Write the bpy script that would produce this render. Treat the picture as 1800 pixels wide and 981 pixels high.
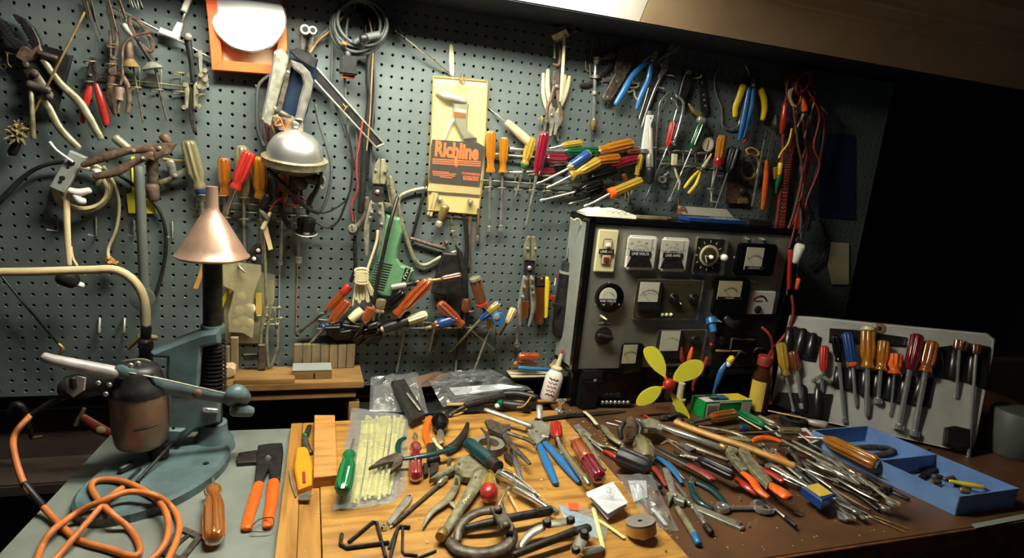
import bpy, bmesh, math, random
import numpy as np
from mathutils import Vector, Matrix
for o in list(bpy.data.objects): bpy.data.objects.remove(o)
SC = bpy.context.scene
COL = SC.collection
# ---------------------------------------------------------------- camera (fitted to the pegboard's one-inch hole grid)
F = 1099.45
CAM = Vector((-0.23184, -1.60881, 0.6858))
_r = Vector((0.9454969, -0.31154251, 0.09474639))     # camera right in world axes
_f = Vector((0.32483591, 0.92270218, -0.20761099))    # camera forward
_u = _r.cross(_f)
cam = bpy.data.objects.new('camera', bpy.data.cameras.new('camera'))
COL.objects.link(cam)
cam.matrix_world = Matrix(((_r.x, _u.x, -_f.x, CAM.x), (_r.y, _u.y, -_f.y, CAM.y), (_r.z, _u.z, -_f.z, CAM.z), (0, 0, 0, 1)))
cam.data.sensor_width = 36
cam.data.lens = 36 * F / 1800
cam.data.clip_start = 0.02
SC.camera = cam
# ---------------------------------------------------------------- world, lamps, exposure
wd = bpy.data.worlds.new('world'); SC.world = wd; wd.use_nodes = True
wd.node_tree.nodes['Background'].inputs[0].default_value = (0.55, 0.75, 1.0, 1)
wd.node_tree.nodes['Background'].inputs[1].default_value = 0.012
def area_lamp(name, loc, sx, sy, energy, col, target):
    l = bpy.data.lights.new(name, 'AREA'); l.shape = 'RECTANGLE'; l.size = sx; l.size_y = sy
    l.energy = energy; l.color = col
    o = bpy.data.objects.new(name, l); COL.objects.link(o); o.location = loc
    o.rotation_euler = (Vector(target) - Vector(loc)).to_track_quat('-Z', 'Y').to_euler()
    return o
LX0, LX1, LY, LZ = -0.46, 0.36, -0.42, 1.12
area_lamp('shop_light_tubes', ((LX0 + LX1) / 2, LY, LZ - 0.02), LX1 - LX0, 0.10, 5.0, (1.0, 0.97, 0.83), ((LX0 + LX1) / 2, LY + 0.03, 0))
SC.view_settings.view_transform = 'Standard'
SC.view_settings.look = 'None'
SC.view_settings.gamma = 1
SC.view_settings.use_curve_mapping = False
SC.view_settings.exposure = 1.3
# ---------------------------------------------------------------- pixel helpers (1800x981 frame): a pixel is a direction, the surface gives the distance
def ray(u, v): return _r * ((u - 900) / F) - _u * ((v - 490.5) / F) + _f
def W(u, v, o=0.0):
    d = ray(u, v); return CAM + d * ((-o - CAM.y) / d.y)
def B(u, v, h=0.0):
    d = ray(u, v); return CAM + d * ((h - CAM.z) / d.z)
UP = Vector((0, 0, 1)); OUT = Vector((0, -1, 0))
ZN = [0, 0, 1.0]; SURF = ['w', 0.02, OUT]
def zone(x, y, s): ZN[:] = [x, y, s]
def wall(o): SURF[:] = ['w', o, OUT]
def bench(h): SURF[:] = ['b', h, UP]
def pt(p, add=0.0):
    if isinstance(p, Vector): return p.copy()
    u = ZN[0] + p[0] / ZN[2]; v = ZN[1] + p[1] / ZN[2]
    o = (p[2] if len(p) > 2 else SURF[1]) + add
    if SURF[0] == 'p':
        d = ray(u, v); n = SURF[2]; return CAM + d * ((SURF[3] + n * o - CAM).dot(n) / d.dot(n))
    return W(u, v, o) if SURF[0] == 'w' else B(u, v, o)
def plane(org, n, o=0.0): SURF[:] = ['p', o, n, org]
def mpp(P): return (P - CAM).dot(_f) / F / ZN[2]     # metres per zoom pixel at P
# ---------------------------------------------------------------- materials
MATS = {}
def lin(c):
    c = c.lstrip('#'); v = [int(c[i:i + 2], 16) / 255 for i in (0, 2, 4)]
    return [x / 12.92 if x <= .04045 else ((x + .055) / 1.055) ** 2.4 for x in v] + [1]
def mat(name, col, rough=.5, metal=0, spot=None, amt=.35, scale=60, bump=0, trans=0, coat=0, alpha=1, ior=1.45, sheen=0):
    m = bpy.data.materials.new(name); m.use_nodes = True; N = m.node_tree.nodes; L = m.node_tree.links
    b = N['Principled BSDF']; b.inputs['Roughness'].default_value = rough; b.inputs['Metallic'].default_value = metal
    b.inputs['Transmission Weight'].default_value = trans; b.inputs['Coat Weight'].default_value = coat; b.inputs['IOR'].default_value = ior
    b.inputs['Alpha'].default_value = alpha
    b.inputs['Base Color'].default_value = lin(col)
    if spot or bump:
        tc = N.new('ShaderNodeTexCoord'); nz = N.new('ShaderNodeTexNoise'); nz.inputs['Scale'].default_value = scale; nz.inputs['Detail'].default_value = 5
        L.new(tc.outputs['Object'], nz.inputs['Vector'])
    if spot:
        cr = N.new('ShaderNodeValToRGB'); cr.color_ramp.elements[0].position = .5 - .28 * amt; cr.color_ramp.elements[1].position = .78 - .2 * amt
        cr.color_ramp.elements[0].color = lin(col); cr.color_ramp.elements[1].color = lin(spot)
        L.new(nz.outputs['Fac'], cr.inputs[0]); L.new(cr.outputs[0], b.inputs['Base Color'])
    if bump:
        bp = N.new('ShaderNodeBump'); bp.inputs['Strength'].default_value = bump; bp.inputs['Distance'].default_value = .002
        L.new(nz.outputs['Fac'], bp.inputs['Height']); L.new(bp.outputs[0], b.inputs['Normal'])
    MATS[name] = m; return m
def film(name, tint, milky=.06, rough=.08, scale=22, gloss=2.6):
    """thin clear plastic: see-through, mirror-like creases, a little haze of its own"""
    m = bpy.data.materials.new(name); m.use_nodes = True; N = m.node_tree.nodes; L = m.node_tree.links
    for n in list(N): N.remove(n)
    out = N.new('ShaderNodeOutputMaterial'); tr = N.new('ShaderNodeBsdfTransparent'); gl = N.new('ShaderNodeBsdfGlossy'); df = N.new('ShaderNodeBsdfDiffuse'); mx = N.new('ShaderNodeMixShader'); m2 = N.new('ShaderNodeMixShader')
    tr.inputs[0].default_value = lin(tint); df.inputs[0].default_value = lin(tint); gl.inputs['Roughness'].default_value = rough
    tc = N.new('ShaderNodeTexCoord'); nz = N.new('ShaderNodeTexNoise'); nz.inputs['Scale'].default_value = scale; nz.inputs['Detail'].default_value = 4; nz.inputs['Distortion'].default_value = 1.5
    bp = N.new('ShaderNodeBump'); bp.inputs['Strength'].default_value = .7; bp.inputs['Distance'].default_value = .008
    fr = N.new('ShaderNodeLayerWeight'); fr.inputs[0].default_value = .5; pw = N.new('ShaderNodeMath'); pw.operation = 'POWER'; pw.inputs[1].default_value = 2.5; ml = N.new('ShaderNodeMath'); ml.operation = 'MULTIPLY_ADD'; ml.inputs[1].default_value = gloss * .25; ml.inputs[2].default_value = .08; ml.use_clamp = True
    L.new(tc.outputs['Object'], nz.inputs[0]); L.new(nz.outputs[0], bp.inputs['Height'])
    for q in (gl, fr): L.new(bp.outputs[0], q.inputs['Normal'])
    L.new(fr.outputs['Facing'], pw.inputs[0]); L.new(pw.outputs[0], ml.inputs[0]); L.new(ml.outputs[0], mx.inputs[0]); L.new(tr.outputs[0], mx.inputs[1]); L.new(gl.outputs[0], mx.inputs[2])
    m2.inputs[0].default_value = milky; L.new(mx.outputs[0], m2.inputs[1]); L.new(df.outputs[0], m2.inputs[2]); L.new(m2.outputs[0], out.inputs[0])
    MATS[name] = m
def wood(name, c1, c2, sc=(6, 60, 60), rough=.55, ring=3.0):
    m = bpy.data.materials.new(name); m.use_nodes = True; N = m.node_tree.nodes; L = m.node_tree.links; b = N['Principled BSDF']
    tc = N.new('ShaderNodeTexCoord'); mp = N.new('ShaderNodeMapping'); mp.inputs['Scale'].default_value = sc
    nz = N.new('ShaderNodeTexNoise'); nz.inputs['Scale'].default_value = ring; nz.inputs['Detail'].default_value = 6; nz.inputs['Distortion'].default_value = .6
    cr = N.new('ShaderNodeValToRGB'); cr.color_ramp.elements[0].color = lin(c2); cr.color_ramp.elements[1].color = lin(c1)
    cr.color_ramp.elements[0].position = .34; cr.color_ramp.elements[1].position = .62
    bp = N.new('ShaderNodeBump'); bp.inputs['Strength'].default_value = .15; bp.inputs['Distance'].default_value = .001
    L.new(tc.outputs['Object'], mp.inputs[0]); L.new(mp.outputs[0], nz.inputs[0]); L.new(nz.outputs[0], cr.inputs[0]); L.new(cr.outputs[0], b.inputs['Base Color'])
    L.new(nz.outputs[0], bp.inputs['Height']); L.new(bp.outputs[0], b.inputs['Normal']); b.inputs['Roughness'].default_value = rough
    MATS[name] = m
mat('peg_grey', '#545e5b', .6, spot='#5c6663', amt=.5, scale=9)
mat('dark', '#121110', .7)
mat('black', '#161616', .42, spot='#2a2927', amt=.4)
mat('black_gloss', '#0c0c0c', .16)
mat('rubber', '#20211f', .6)
mat('steel', '#c8c5b8', .28, .75, spot='#8c877a', amt=.5, scale=40)
mat('chrome', '#e2e2dc', .14, .85)
mat('aluminium', '#d2d2cc', .36, .9)
mat('drill_metal', '#8d7866', .38, .55, spot='#77624f', amt=.5, scale=20)
mat('navy', '#1b2a3d', .35)
mat('tan_dark', '#8a6c40', .5)
mat('rag', '#cfcab2', .8, bump=.4, scale=80)
mat('copper_wire', '#a5603a', .35, .6)
mat('nickel', '#aeac9b', .36, .5, spot='#878572', amt=.5, scale=70)
mat('iron', '#6a6153', .5, .4, spot='#3c332a', amt=.6, scale=80, bump=.2)
mat('dark_iron', '#3b3833', .5, .4, spot='#221d19', amt=.5, scale=80, bump=.2)
mat('rust', '#77614f', .55, .3, spot='#4d3b2f', amt=.6, scale=90, bump=.2)
mat('brass', '#a8915c', .35, .5, spot='#826b3c', amt=.5)
mat('olive_metal', '#9a957a', .42, .35, spot='#6b6549', amt=.5)
mat('copper_funnel', '#c09f88', .32, .6, spot='#a38270', amt=.5, scale=15)
mat('amber', '#cf861f', .12, trans=.55, coat=.5)
mat('amber_dark', '#b8691d', .13, trans=.5, coat=.5)
mat('amber_yellow', '#c9a63c', .12, trans=.55, coat=.5)
mat('orange_clear', '#b4521f', .13, trans=.5, coat=.5)
mat('clear_smoke', '#8f8661', .15, trans=.45, coat=.5)
mat('brown_clear', '#6e3d1f', .18, trans=.25, coat=.5)
mat('red_clear', '#a81f2a', .12, trans=.5, coat=.5)
mat('crimson', '#84142c', .13, trans=.4, coat=.5)
mat('red', '#a32a20', .3, coat=.3)
mat('red_dull', '#8f3326', .5, spot='#6b251b', amt=.4)
mat('orange', '#e4641a', .38, spot='#c9561a', amt=.3)
mat('orange_card', '#f0622a', .5)
mat('orange_cord', '#c8763a', .5, spot='#b06330', amt=.4, scale=30)
mat('yellow', '#e2c226', .35)
mat('yellow_bright', '#f2ea48', .3)
mat('green', '#106a39', .25, coat=.3)
mat('green_clear', '#10552f', .15, trans=.25, coat=.5)
mat('green_drill', '#5f8a63', .42, spot='#577f5b', amt=.3)
mat('green_box', '#0f8a3c', .4)
mat('teal', '#123a3b', .3, coat=.3)
mat('blue', '#2b6aa3', .35, coat=.2)
mat('blue_dark', '#1d3f78', .3, coat=.3)
mat('blue_tray', '#6f93c8', .4, spot='#6285b8', amt=.4, scale=20)
mat('stand_blue', '#607779', .4, spot='#4a5b5c', amt=.5, scale=25, bump=.1)
mat('cream', '#c9bf96', .45)
mat('ivory', '#ded6a6', .4)
mat('white', '#e8e8e0', .4)
mat('paper', '#ccd0d5', .6)
mat('tan_cord', '#c9b68a', .5)
mat('grey_tube', '#a8a394', .4, .3)
mat('grey_cable', '#4b4f4c', .5)
mat('lever_grey', '#b7b0ae', .45, .2, spot='#8d8583', amt=.5, scale=30)
mat('grey_panel', '#8f8e82', .36, .4, spot='#7d7b70', amt=.5, scale=12)
mat('panel_olive', '#4d4830', .45, .3)
mat('grey_paint', '#8b9088', .5, spot='#7f847c', amt=.4, scale=15)
mat('grey_bench', '#7b8279', .55, spot='#6c7269', amt=.5, scale=14)
mat('hardboard', '#65452b', .45, spot='#4b3422', amt=.6, scale=9, bump=.1)
mat('bench_edge', '#7a4a22', .6, spot='#53341c', amt=.6, scale=30)
mat('soffit', '#bfa580', .55, spot='#b09672', amt=.4, scale=6)
mat('soffit_white', '#e9e4d4', .4)
mat('vinyl_grey', '#a5a59e', .36, spot='#93938c', amt=.5, scale=14)
mat('vinyl_black', '#171717', .3, coat=.2)
mat('concrete', '#4e4238', .85, spot='#3c322a', amt=.5, scale=5)
mat('meter_face', '#d6d2bd', .4)
mat('meter_old', '#bdb491', .45)
mat('wood_handle', '#c99a52', .4, spot='#a87a3a', amt=.5, scale=20)
mat('wood_pale', '#d6bd8e', .5, spot='#c4a775', amt=.4, scale=20)
mat('label_yellow', '#cdb04a', .5)
mat('bottle_brown', '#3d1f0e', .15, coat=.3)
mat('cat_white', '#d9d6cc', .35)
mat('tuft', '#9a8a5e', .9, spot='#6f6241', amt=.6, scale=120, bump=.8)
mat('bristle', '#15151a', .8)
mat('tie_yellow', '#d2cb7a', .4)
mat('print_dark', '#33353a', .4)
mat('print_orange', '#f0763a', .5)
mat('sheet_blue', '#a9c4e2', .6)
mat('pencil', '#d8cf8e', .5)
mat('tape_grey', '#77746a', .5)
film('bag_clear', '#f6f8f6', .10, .07, 22, 3.4)
film('bag_cream', '#f0e9c8', .22, .15, 14)
film('bag_yellowed', '#fefbf0', .02, .12, 10, .5)
wood('pine', '#c98f4a', '#a86f35', (3, 30, 30))
wood('pine_old', '#97723f', '#75562f', (3, 30, 30))
mat('knife_orange', '#e08e1c', .4)
mat('navy_shade', '#1c2430', .6)  # dark navy colour standing in for shade under the soffit
wood('pine_side', '#8a6a3d', '#6d5230', (3, 30, 30))
wood('block_top', '#b98a42', '#8c6029', (3.2, 22, 10), .42, 2.2)
wood('block_strip', '#b3823c', '#8f6129', (26, 3.2, 10), .42, 2.2)
mat('blue_sheet', '#142b47', .6)
mat('can_grey', '#565a55', .5)
wood('ply_grey', '#8b7a58', '#6f6146', (30, 4, 4))
# ---------------------------------------------------------------- mesh makers: all return (verts, faces, smooth)
def catmull(P, k=6):
    if len(P) < 3: return P
    out = []
    for i in range(len(P) - 1):
        p0 = P[max(i - 1, 0)]; p1 = P[i]; p2 = P[i + 1]; p3 = P[min(i + 2, len(P) - 1)]
        for j in range(k):
            t = j / k
            out.append(tuple(.5 * ((2 * b) + (-a + c) * t + (2 * a - 5 * b + 4 * c - d) * t * t + (-a + 3 * b - 3 * c + d) * t ** 3) for a, b, c, d in zip(p0, p1, p2, p3)))
    out.append(tuple(P[-1])); return out
def sweep(P, R, n=8, flat=1.0, normal=None, smooth=0, closed=False, cap='round', flute=0, square=False):
    if not hasattr(R, '__len__'): R = [R] * len(P)
    A = [tuple(p) + (r,) for p, r in zip(P, R)]
    if smooth: A = catmull(A, smooth) if not closed else catmull(A + [A[0]], smooth)[:-1]
    if not closed and cap == 'round':
        a, b = Vector(A[0][:3]), Vector(A[1][:3]); d = (a - b); d = d.normalized() if d.length > 1e-9 else Vector((1, 0, 0))
        r = A[0][3] * .55
        A = [tuple(a + d * r) + (A[0][3] * .5,), tuple(a + d * r * .7) + (A[0][3] * .8,)] + A
        a, b = Vector(A[-1][:3]), Vector(A[-2][:3]); d = (a - b); d = d.normalized() if d.length > 1e-9 else Vector((1, 0, 0))
        r = A[-1][3] * .55
        A = A + [tuple(a + d * r * .7) + (A[-1][3] * .8,), tuple(a + d * r) + (A[-1][3] * .5,)]
    m = len(A); V = []; Fc = []; pv = None
    for i in range(m):
        a = Vector(A[i - 1][:3]) if (i or closed) else Vector(A[i][:3]); b = Vector(A[(i + 1) % m][:3]) if (i < m - 1 or closed) else Vector(A[i][:3])
        t = b - a; t = t.normalized() if t.length > 1e-12 else Vector((0, 0, 1))
        nn = normal if normal is not None else pv
        if nn is None or abs(nn.dot(t)) > .97:
            nn = pv if (pv is not None and abs(pv.dot(t)) < .97) else (UP if abs(t.z) < .8 else OUT)
        bn = (nn - t * nn.dot(t)).normalized(); s = t.cross(bn); pv = bn; p = Vector(A[i][:3]); r = A[i][3]
        for k in range(n):
            an = 2 * math.pi * (k + (.5 if square else 0)) / n
            q = r
            if flute and k % 2: q = r * (1 - flute)
            V.append(p + s * (math.cos(an) * q) + bn * (math.sin(an) * q * flat))
    for i in range(m if closed else m - 1):
        for k in range(n):
            a = i * n + k; b = i * n + (k + 1) % n; c = ((i + 1) % m) * n + (k + 1) % n; d = ((i + 1) % m) * n + k
            Fc.append((a, b, c, d))
    if not closed: Fc += [tuple(range(n))[::-1], tuple((m - 1) * n + k for k in range(n))]
    return V, Fc, not square
def lathe(P, Q, prof, n=20, flute=0, nfl=0, ref=None, sq=1.0):
    """prof: (fraction, radius in metres[, 1 if fluted]) from P to Q"""
    ax = Q - P; t = ax.normalized(); r0 = ref or (UP if abs(t.z) < .8 else OUT)
    b = (r0 - t * r0.dot(t)).normalized(); s = t.cross(b); V = []; Fc = []; m = len(prof)
    for pr in prof:
        c = P + ax * pr[0]
        for k in range(n):
            an = 2 * math.pi * k / n; r = pr[1]
            if nfl and len(pr) > 2 and pr[2]: r *= 1 - flute * (.5 - .5 * math.cos(an * nfl)) ** 1.5
            V.append(c + s * (math.cos(an) * r) + b * (math.sin(an) * r * sq))
    for i in range(m - 1):
        for k in range(n):
            a = i * n + k; d = i * n + (k + 1) % n
            Fc.append((a, d, d + n, a + n))
    Fc += [tuple(range(n))[::-1], tuple((m - 1) * n + k for k in range(n))]
    return V, Fc, True
def plate(P, th, nrm, bev=0.0, holes=None):
    bm = bmesh.new(); vs = [bm.verts.new(p) for p in P]; f = bm.faces.new(vs); f.normal_update()
    if f.normal.dot(nrm) < 0: f.normal_flip()
    r = bmesh.ops.extrude_face_region(bm, geom=[f]); tv = [e for e in r['geom'] if isinstance(e, bmesh.types.BMVert)]
    bmesh.ops.translate(bm, verts=tv, vec=nrm * th)
    bm.normal_update()
    if bev:
        tf = [e for e in r['geom'] if isinstance(e, bmesh.types.BMFace)]
        ed = set(e for q in tf for e in q.edges)
        try: bmesh.ops.bevel(bm, geom=list(ed), offset=bev, segments=1, affect='EDGES', clamp_overlap=True)
        except Exception: pass
    bmesh.ops.recalc_face_normals(bm, faces=bm.faces)
    bm.verts.index_update(); V = [v.co.copy() for v in bm.verts]; Fc = [tuple(v.index for v in q.verts) for q in bm.faces]; bm.free()
    return V, Fc, False
def box(c, dx, dy, dz, bev=0.0, ax=None):
    """centre, full sizes, axes optional (3 vectors)"""
    X, Y, Z = ax or (Vector((1, 0, 0)), Vector((0, 1, 0)), UP)
    P = [c + X * (sx * dx / 2) + Y * (sy * dy / 2) - Z * (dz / 2) for sx, sy in ((-1, -1), (1, -1), (1, 1), (-1, 1))]
    if not bev: return plate(P, dz, Z)
    bm = bmesh.new(); bmesh.ops.create_cube(bm, size=1)
    M = Matrix(((X.x * dx, Y.x * dy, Z.x * dz, c.x), (X.y * dx, Y.y * dy, Z.y * dz, c.y), (X.z * dx, Y.z * dy, Z.z * dz, c.z), (0, 0, 0, 1)))
    bmesh.ops.transform(bm, matrix=M, verts=bm.verts); bmesh.ops.bevel(bm, geom=bm.edges[:], offset=bev, segments=2, affect='EDGES')
    bmesh.ops.recalc_face_normals(bm, faces=bm.faces); bm.verts.index_update()
    V = [v.co.copy() for v in bm.verts]; Fc = [tuple(v.index for v in q.verts) for q in bm.faces]; bm.free(); return V, Fc, False
def join(*ms):
    V = []; Fc = []; s = False
    for v, f, sm in ms:
        k = len(V); V += list(v); Fc += [tuple(i + k for i in q) for q in f]; s = s or sm
    return V, Fc, s
def text_mesh(txt, o, X, Y, size, th=.0004, bold=0.0, center=True):
    cu = bpy.data.curves.new('t', 'FONT'); cu.body = txt; cu.size = 1; cu.align_x = 'CENTER' if center else 'LEFT'; cu.align_y = 'CENTER'; cu.offset = bold; cu.resolution_u = 3
    ob = bpy.data.objects.new('t', cu); me = ob.to_mesh(); N = X.cross(Y).normalized()
    V = [o + X * (v.co.x * size) + Y * (v.co.y * size) + N * th for v in me.vertices]; Fc = [tuple(p.vertices) for p in me.polygons]
    ob.to_mesh_clear(); bpy.data.objects.remove(ob); bpy.data.curves.remove(cu); return V, Fc, False
# ---------------------------------------------------------------- things
THINGS = []
class Thing: pass
CUR = None
def thing(name, label, cat, group=None, kind=None):
    global CUR
    t = Thing(); t.name = name; t.label = label; t.cat = cat; t.group = group; t.kind = kind; t.parts = []; THINGS.append(t); CUR = t; return t
def part(name, mesh, material, sub=None, label=None):
    CUR.parts.append((name, mesh, material, sub, label)); return len(CUR.parts) - 1
def mkobj(name, mesh, material, loc, parent=None):
    V, Fc, sm = mesh; me = bpy.data.meshes.new(name)
    me.from_pydata([tuple(v - loc) for v in V], [], Fc); me.materials.append(MATS[material])
    if sm:
        me.polygons.foreach_set('use_smooth', [len(p.vertices) <= 4 for p in me.polygons])
        if hasattr(me, 'set_sharp_from_angle'): me.set_sharp_from_angle(angle=math.radians(48))
    me.update(); ob = bpy.data.objects.new(name, me); COL.objects.link(ob)
    if parent: ob.parent = parent
    else: ob.location = loc
    return ob
def finish():
    for t in THINGS:
        if not t.parts: continue
        vs = [v for p in t.parts for v in p[1][0]]
        lo = Vector((min(v.x for v in vs), min(v.y for v in vs), min(v.z for v in vs))); hi = Vector((max(v.x for v in vs), max(v.y for v in vs), max(v.z for v in vs)))
        base = Vector(((lo.x + hi.x) / 2, (lo.y + hi.y) / 2, lo.z))
        if len(t.parts) == 1:
            root = mkobj(t.name, t.parts[0][1], t.parts[0][2], base)
        else:
            root = bpy.data.objects.new(t.name, None); COL.objects.link(root); root.location = base; root.empty_display_size = .02
            obs = []
            for n, m, mt, sub, lb in t.parts:
                ob = mkobj(n, m, mt, base, root if sub is None else obs[sub])
                if lb: ob['label'] = lb
                obs.append(ob)
        if t.kind: root['kind'] = t.kind
        if t.label: root['label'] = t.label
        if t.cat: root['category'] = t.cat
        if t.group: root['group'] = t.group
    THINGS.clear()
# ---------------------------------------------------------------- traced-part builders (points and radii in the current zone's pixels)
def _rad(P, r):
    if not hasattr(r, '__len__'): r = [r] * len(P)
    if len(r) != len(P): r = [r[0] + (r[-1] - r[0]) * i / (len(P) - 1) for i in range(len(P))]
    return [a * mpp(p) for a, p in zip(r, P)]
def rod(name, pts, r, material, flat=1.0, n=8, sm=5, sub=None, label=None, lift=True, cap='round', closed=False, square=False, flute=0):
    P = [pt(p) for p in pts]; R = _rad(P, r)
    if lift:      # the centre line stands one half-thickness off the surface offset
        P = [p + SURF[2] * (q * flat) for p, q in zip(P, R)]
    return part(name, sweep(P, R, n, flat, SURF[2], sm if len(P) > 2 else 0, closed, cap, flute, square), material, sub, label)
def plt(name, pts, th, material, bev=0.0008, sub=None, label=None, add=0.0):
    return part(name, plate([pt(p, add) for p in pts], th, SURF[2], bev), material, sub, label)
def dot(name, p, r, h, material, sub=None, dome=True, n=14, add=0.0, label=None):
    P = pt(p, add); R = r * mpp(P); Q = P + SURF[2] * h
    pr = [(0, R), (.5, R), (.8, R * .8), (1, R * .4)] if dome else [(0, R), (.9, R), (1, R * .94)]
    return part(name, lathe(P, Q, pr, n), material, sub, label)
def lat(name, p, q, prof, material, n=18, flute=0, nfl=0, sub=None, label=None, lift=None, sq=1.0):
    P, Q = pt(p), pt(q); k = mpp((P + Q) / 2); pr = [(a[0], a[1] * k) + tuple(a[2:]) for a in prof]
    lf = max(a[1] for a in pr) if lift is None else lift
    P = P + SURF[2] * lf; Q = Q + SURF[2] * lf
    return part(name, lathe(P, Q, pr, n, flute, nfl, SURF[2], sq), material, sub, label)
def oval(c, rx, ry, a=0, n=20):
    ca, sa = math.cos(math.radians(a)), math.sin(math.radians(a))
    return [(c[0] + rx * math.cos(t) * ca - ry * math.sin(t) * sa, c[1] + rx * math.cos(t) * sa + ry * math.sin(t) * ca) + tuple(c[2:]) for t in (2 * math.pi * i / n for i in range(n))]
def ring(name, c, rx, ry, r, material, a=0, n=20, sub=None, flat=1.0, lift=True, m=6):
    return rod(name, oval(c, rx, ry, a, n), r, material, flat, m, 0, sub, None, lift, 'none', True)
HP = {'classic': [(0, .45), (.02, .75), (.07, .95, 1), (.12, 1, 1), (.62, 1, 1), (.72, .96, 1), (.78, .8), (.83, .72), (.88, .78), (.94, .9), (.98, .82), (1, .5)],
      'plain': [(0, .5), (.03, .8), (.1, 1, 1), (.8, .92, 1), (.92, .7), (1, .45)],
      'nut': [(0, .5), (.03, .85), (.08, 1, 1), (.6, 1, 1), (.68, .8), (.75, .68), (.88, .72), (.94, .95), (1, .9)],
      'ball': [(0, .4), (.04, .8), (.15, 1, 1), (.5, 1.0, 1), (.62, .75), (.74, .66), (.86, .9), (.95, .85), (1, .5)]}
def sd(label, butt, neck, tip, r, hm, sr=3, style='classic', tipk='flat', collar=None, shaft='steel', band=None, group=None, name='screwdriver', cat='screwdriver', endcap=None):
    """hand driver: fluted handle from butt to neck, blade to tip"""
    thing(name, label, cat, group)
    P, Q = pt(butt), pt(neck); k = mpp((P + Q) / 2); R = r * k
    for v in (P, Q): v += SURF[2] * R
    T = pt(tip) + SURF[2] * (sr * k); 
    pr = [(a[0], a[1] * R) + tuple(a[2:]) for a in HP[style]]
    h = part('handle', lathe(P, Q, pr, 32, .3, 8, SURF[2]), hm)
    if endcap: part('end_cap', lathe(P - (Q - P) * .012, P + (Q - P) * .1, [(0, R * .6), (.3, R * .96), (1, R * 1.03)], 18), endcap, h)
    if band: part('handle_band', lathe(P + (Q - P) * band[0], P + (Q - P) * band[1], [(0, R * .95), (.05, R * 1.03), (.95, R * 1.03), (1, R * .95)], 18), band[2], h)
    if collar: part('collar', lathe(Q - (Q - P) * .04, Q + (Q - P) * .1, [(0, R * .8), (.7, R * .78), (1, R * .5)], 16), collar)
    s = sr * k; d = (T - Q); L = d.length; fw = min(.012, L * .25) / L
    if tipk == 'nut': pr2 = [(-.05, s), (1 - fw * 1.3, s), (1 - fw * 1.2, s * 1.9), (1, s * 1.9)]
    elif tipk == 'phil': pr2 = [(-.05, s), (1 - fw * .8, s), (1 - fw * .25, s * .55), (1, s * .2)]
    else: pr2 = [(-.05, s), (1 - fw, s)]
    part('blade', lathe(Q, T, pr2, 10), shaft)
    if tipk == 'flat': part('tip', sweep([Q + d * (1 - fw * 1.1), Q + d * (1 - fw * .6), T], [s * 1.05, s * 1.45, s * 1.2], 8, .45, SURF[2], 0, False, 'none'), shaft)
def pliers(label, jaws, handles, pivot, jm='iron', th=.007, name='pliers', cat='pliers', group=None, flat=.7, bare=None):
    """jaws: traced outlines; handles: (path, radius, material)"""
    thing(name, label, cat, group)
    for i, j in enumerate(jaws): plt('jaw', j, th, jm, .0012, add=.0015 * i)
    for pth, r, m in handles: rod('handle' if m in ('iron', 'steel', 'nickel', 'rust', 'dark_iron', 'olive_metal', 'chrome') else 'grip', pth, r, m, flat, 10, 5)
    if pivot: dot('pivot', pivot[:2], pivot[2], th + .004, pivot[3] if len(pivot) > 3 else 'steel')
def wrench(label, a, b, w, ra, rb, m='chrome', th=.006, kind='combo', group=None, name='combination_wrench', gap=None):
    """flat wrench from head a to head b, half-width w, head radii ra, rb"""
    thing(name, label, 'wrench', group)
    A, Bp = pt(a), pt(b); d = (Bp - A); L = d.length; t = d / L; n = SURF[2]; n = (n - t * n.dot(t)).normalized(); s = t.cross(n); k = mpp((A + Bp) / 2); w *= k; ra *= k; rb *= k
    part('shank', sweep([A + n * th / 2, (A + Bp) / 2 + n * th / 2, Bp + n * th / 2], [w, w * .85, w], 8, min(1, th * .5 / w), n, 0, False, 'none'), m)
    def openj(c, dr, r):
        pts = []
        for an in range(0, 301, 25):
            q = math.radians(an + 30 + 15); pts.append(c + dr * (math.cos(q) * r) + s * (math.sin(q) * r))
        for q, rr in ((330, .35), (180, .15), (60, .35)):
            q = math.radians(q + 15); pts.append(c + dr * (math.cos(q) * r * rr) + s * (math.sin(q) * r * rr))
        return plate(pts, th, n, .0008)
    def ringj(c, r):
        return sweep([c + n * th * .6 + (t * math.cos(q) + s * math.sin(q)) * r * .8 for q in (2 * math.pi * i / 16 for i in range(16))], r * .28, 6, max(.6, th * .6 / (r * .28) if r else 1), n, 0, True)
    part('open_jaw' if kind != 'ring' else 'ring_end', openj(A, -t, ra) if kind != 'ring' else ringj(A, ra), m)
    part('ring_end' if kind != 'open' else 'open_jaw', ringj(Bp, rb) if kind != 'open' else openj(Bp, t, rb), m)
def squiggle(name, a, b, amp, n, r, material, sub=None):
    """worn script that cannot be read: one wavy stroke from a to b"""
    dx, dy = b[0] - a[0], b[1] - a[1]; L = math.hypot(dx, dy); P = []
    for i in range(n * 6 + 1):
        t = i / (n * 6); w = amp * math.sin(2 * math.pi * n * t) * (1 - .4 * t); c = amp * .5 * math.cos(2 * math.pi * n * t)
        P.append((a[0] + dx * (t + c / L) - dy / L * w, a[1] + dy * (t + c / L) + dx / L * w) + tuple(a[2:]))
    return rod(name, P, r, material, .4, 5, 0, sub, lift=False)
def hexkey(label, pts, r, group=None, m='dark_iron'):
    thing('hex_key', label, 'hex key', group); rod('hex_key', pts, r, m, 1, 6, 0, cap='none')
def cable(label, pts, r, m, name='cable', group=None, sm=6):
    thing(name, label, 'cable', group); rod(name, pts, r, m, 1, 8, sm)
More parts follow.
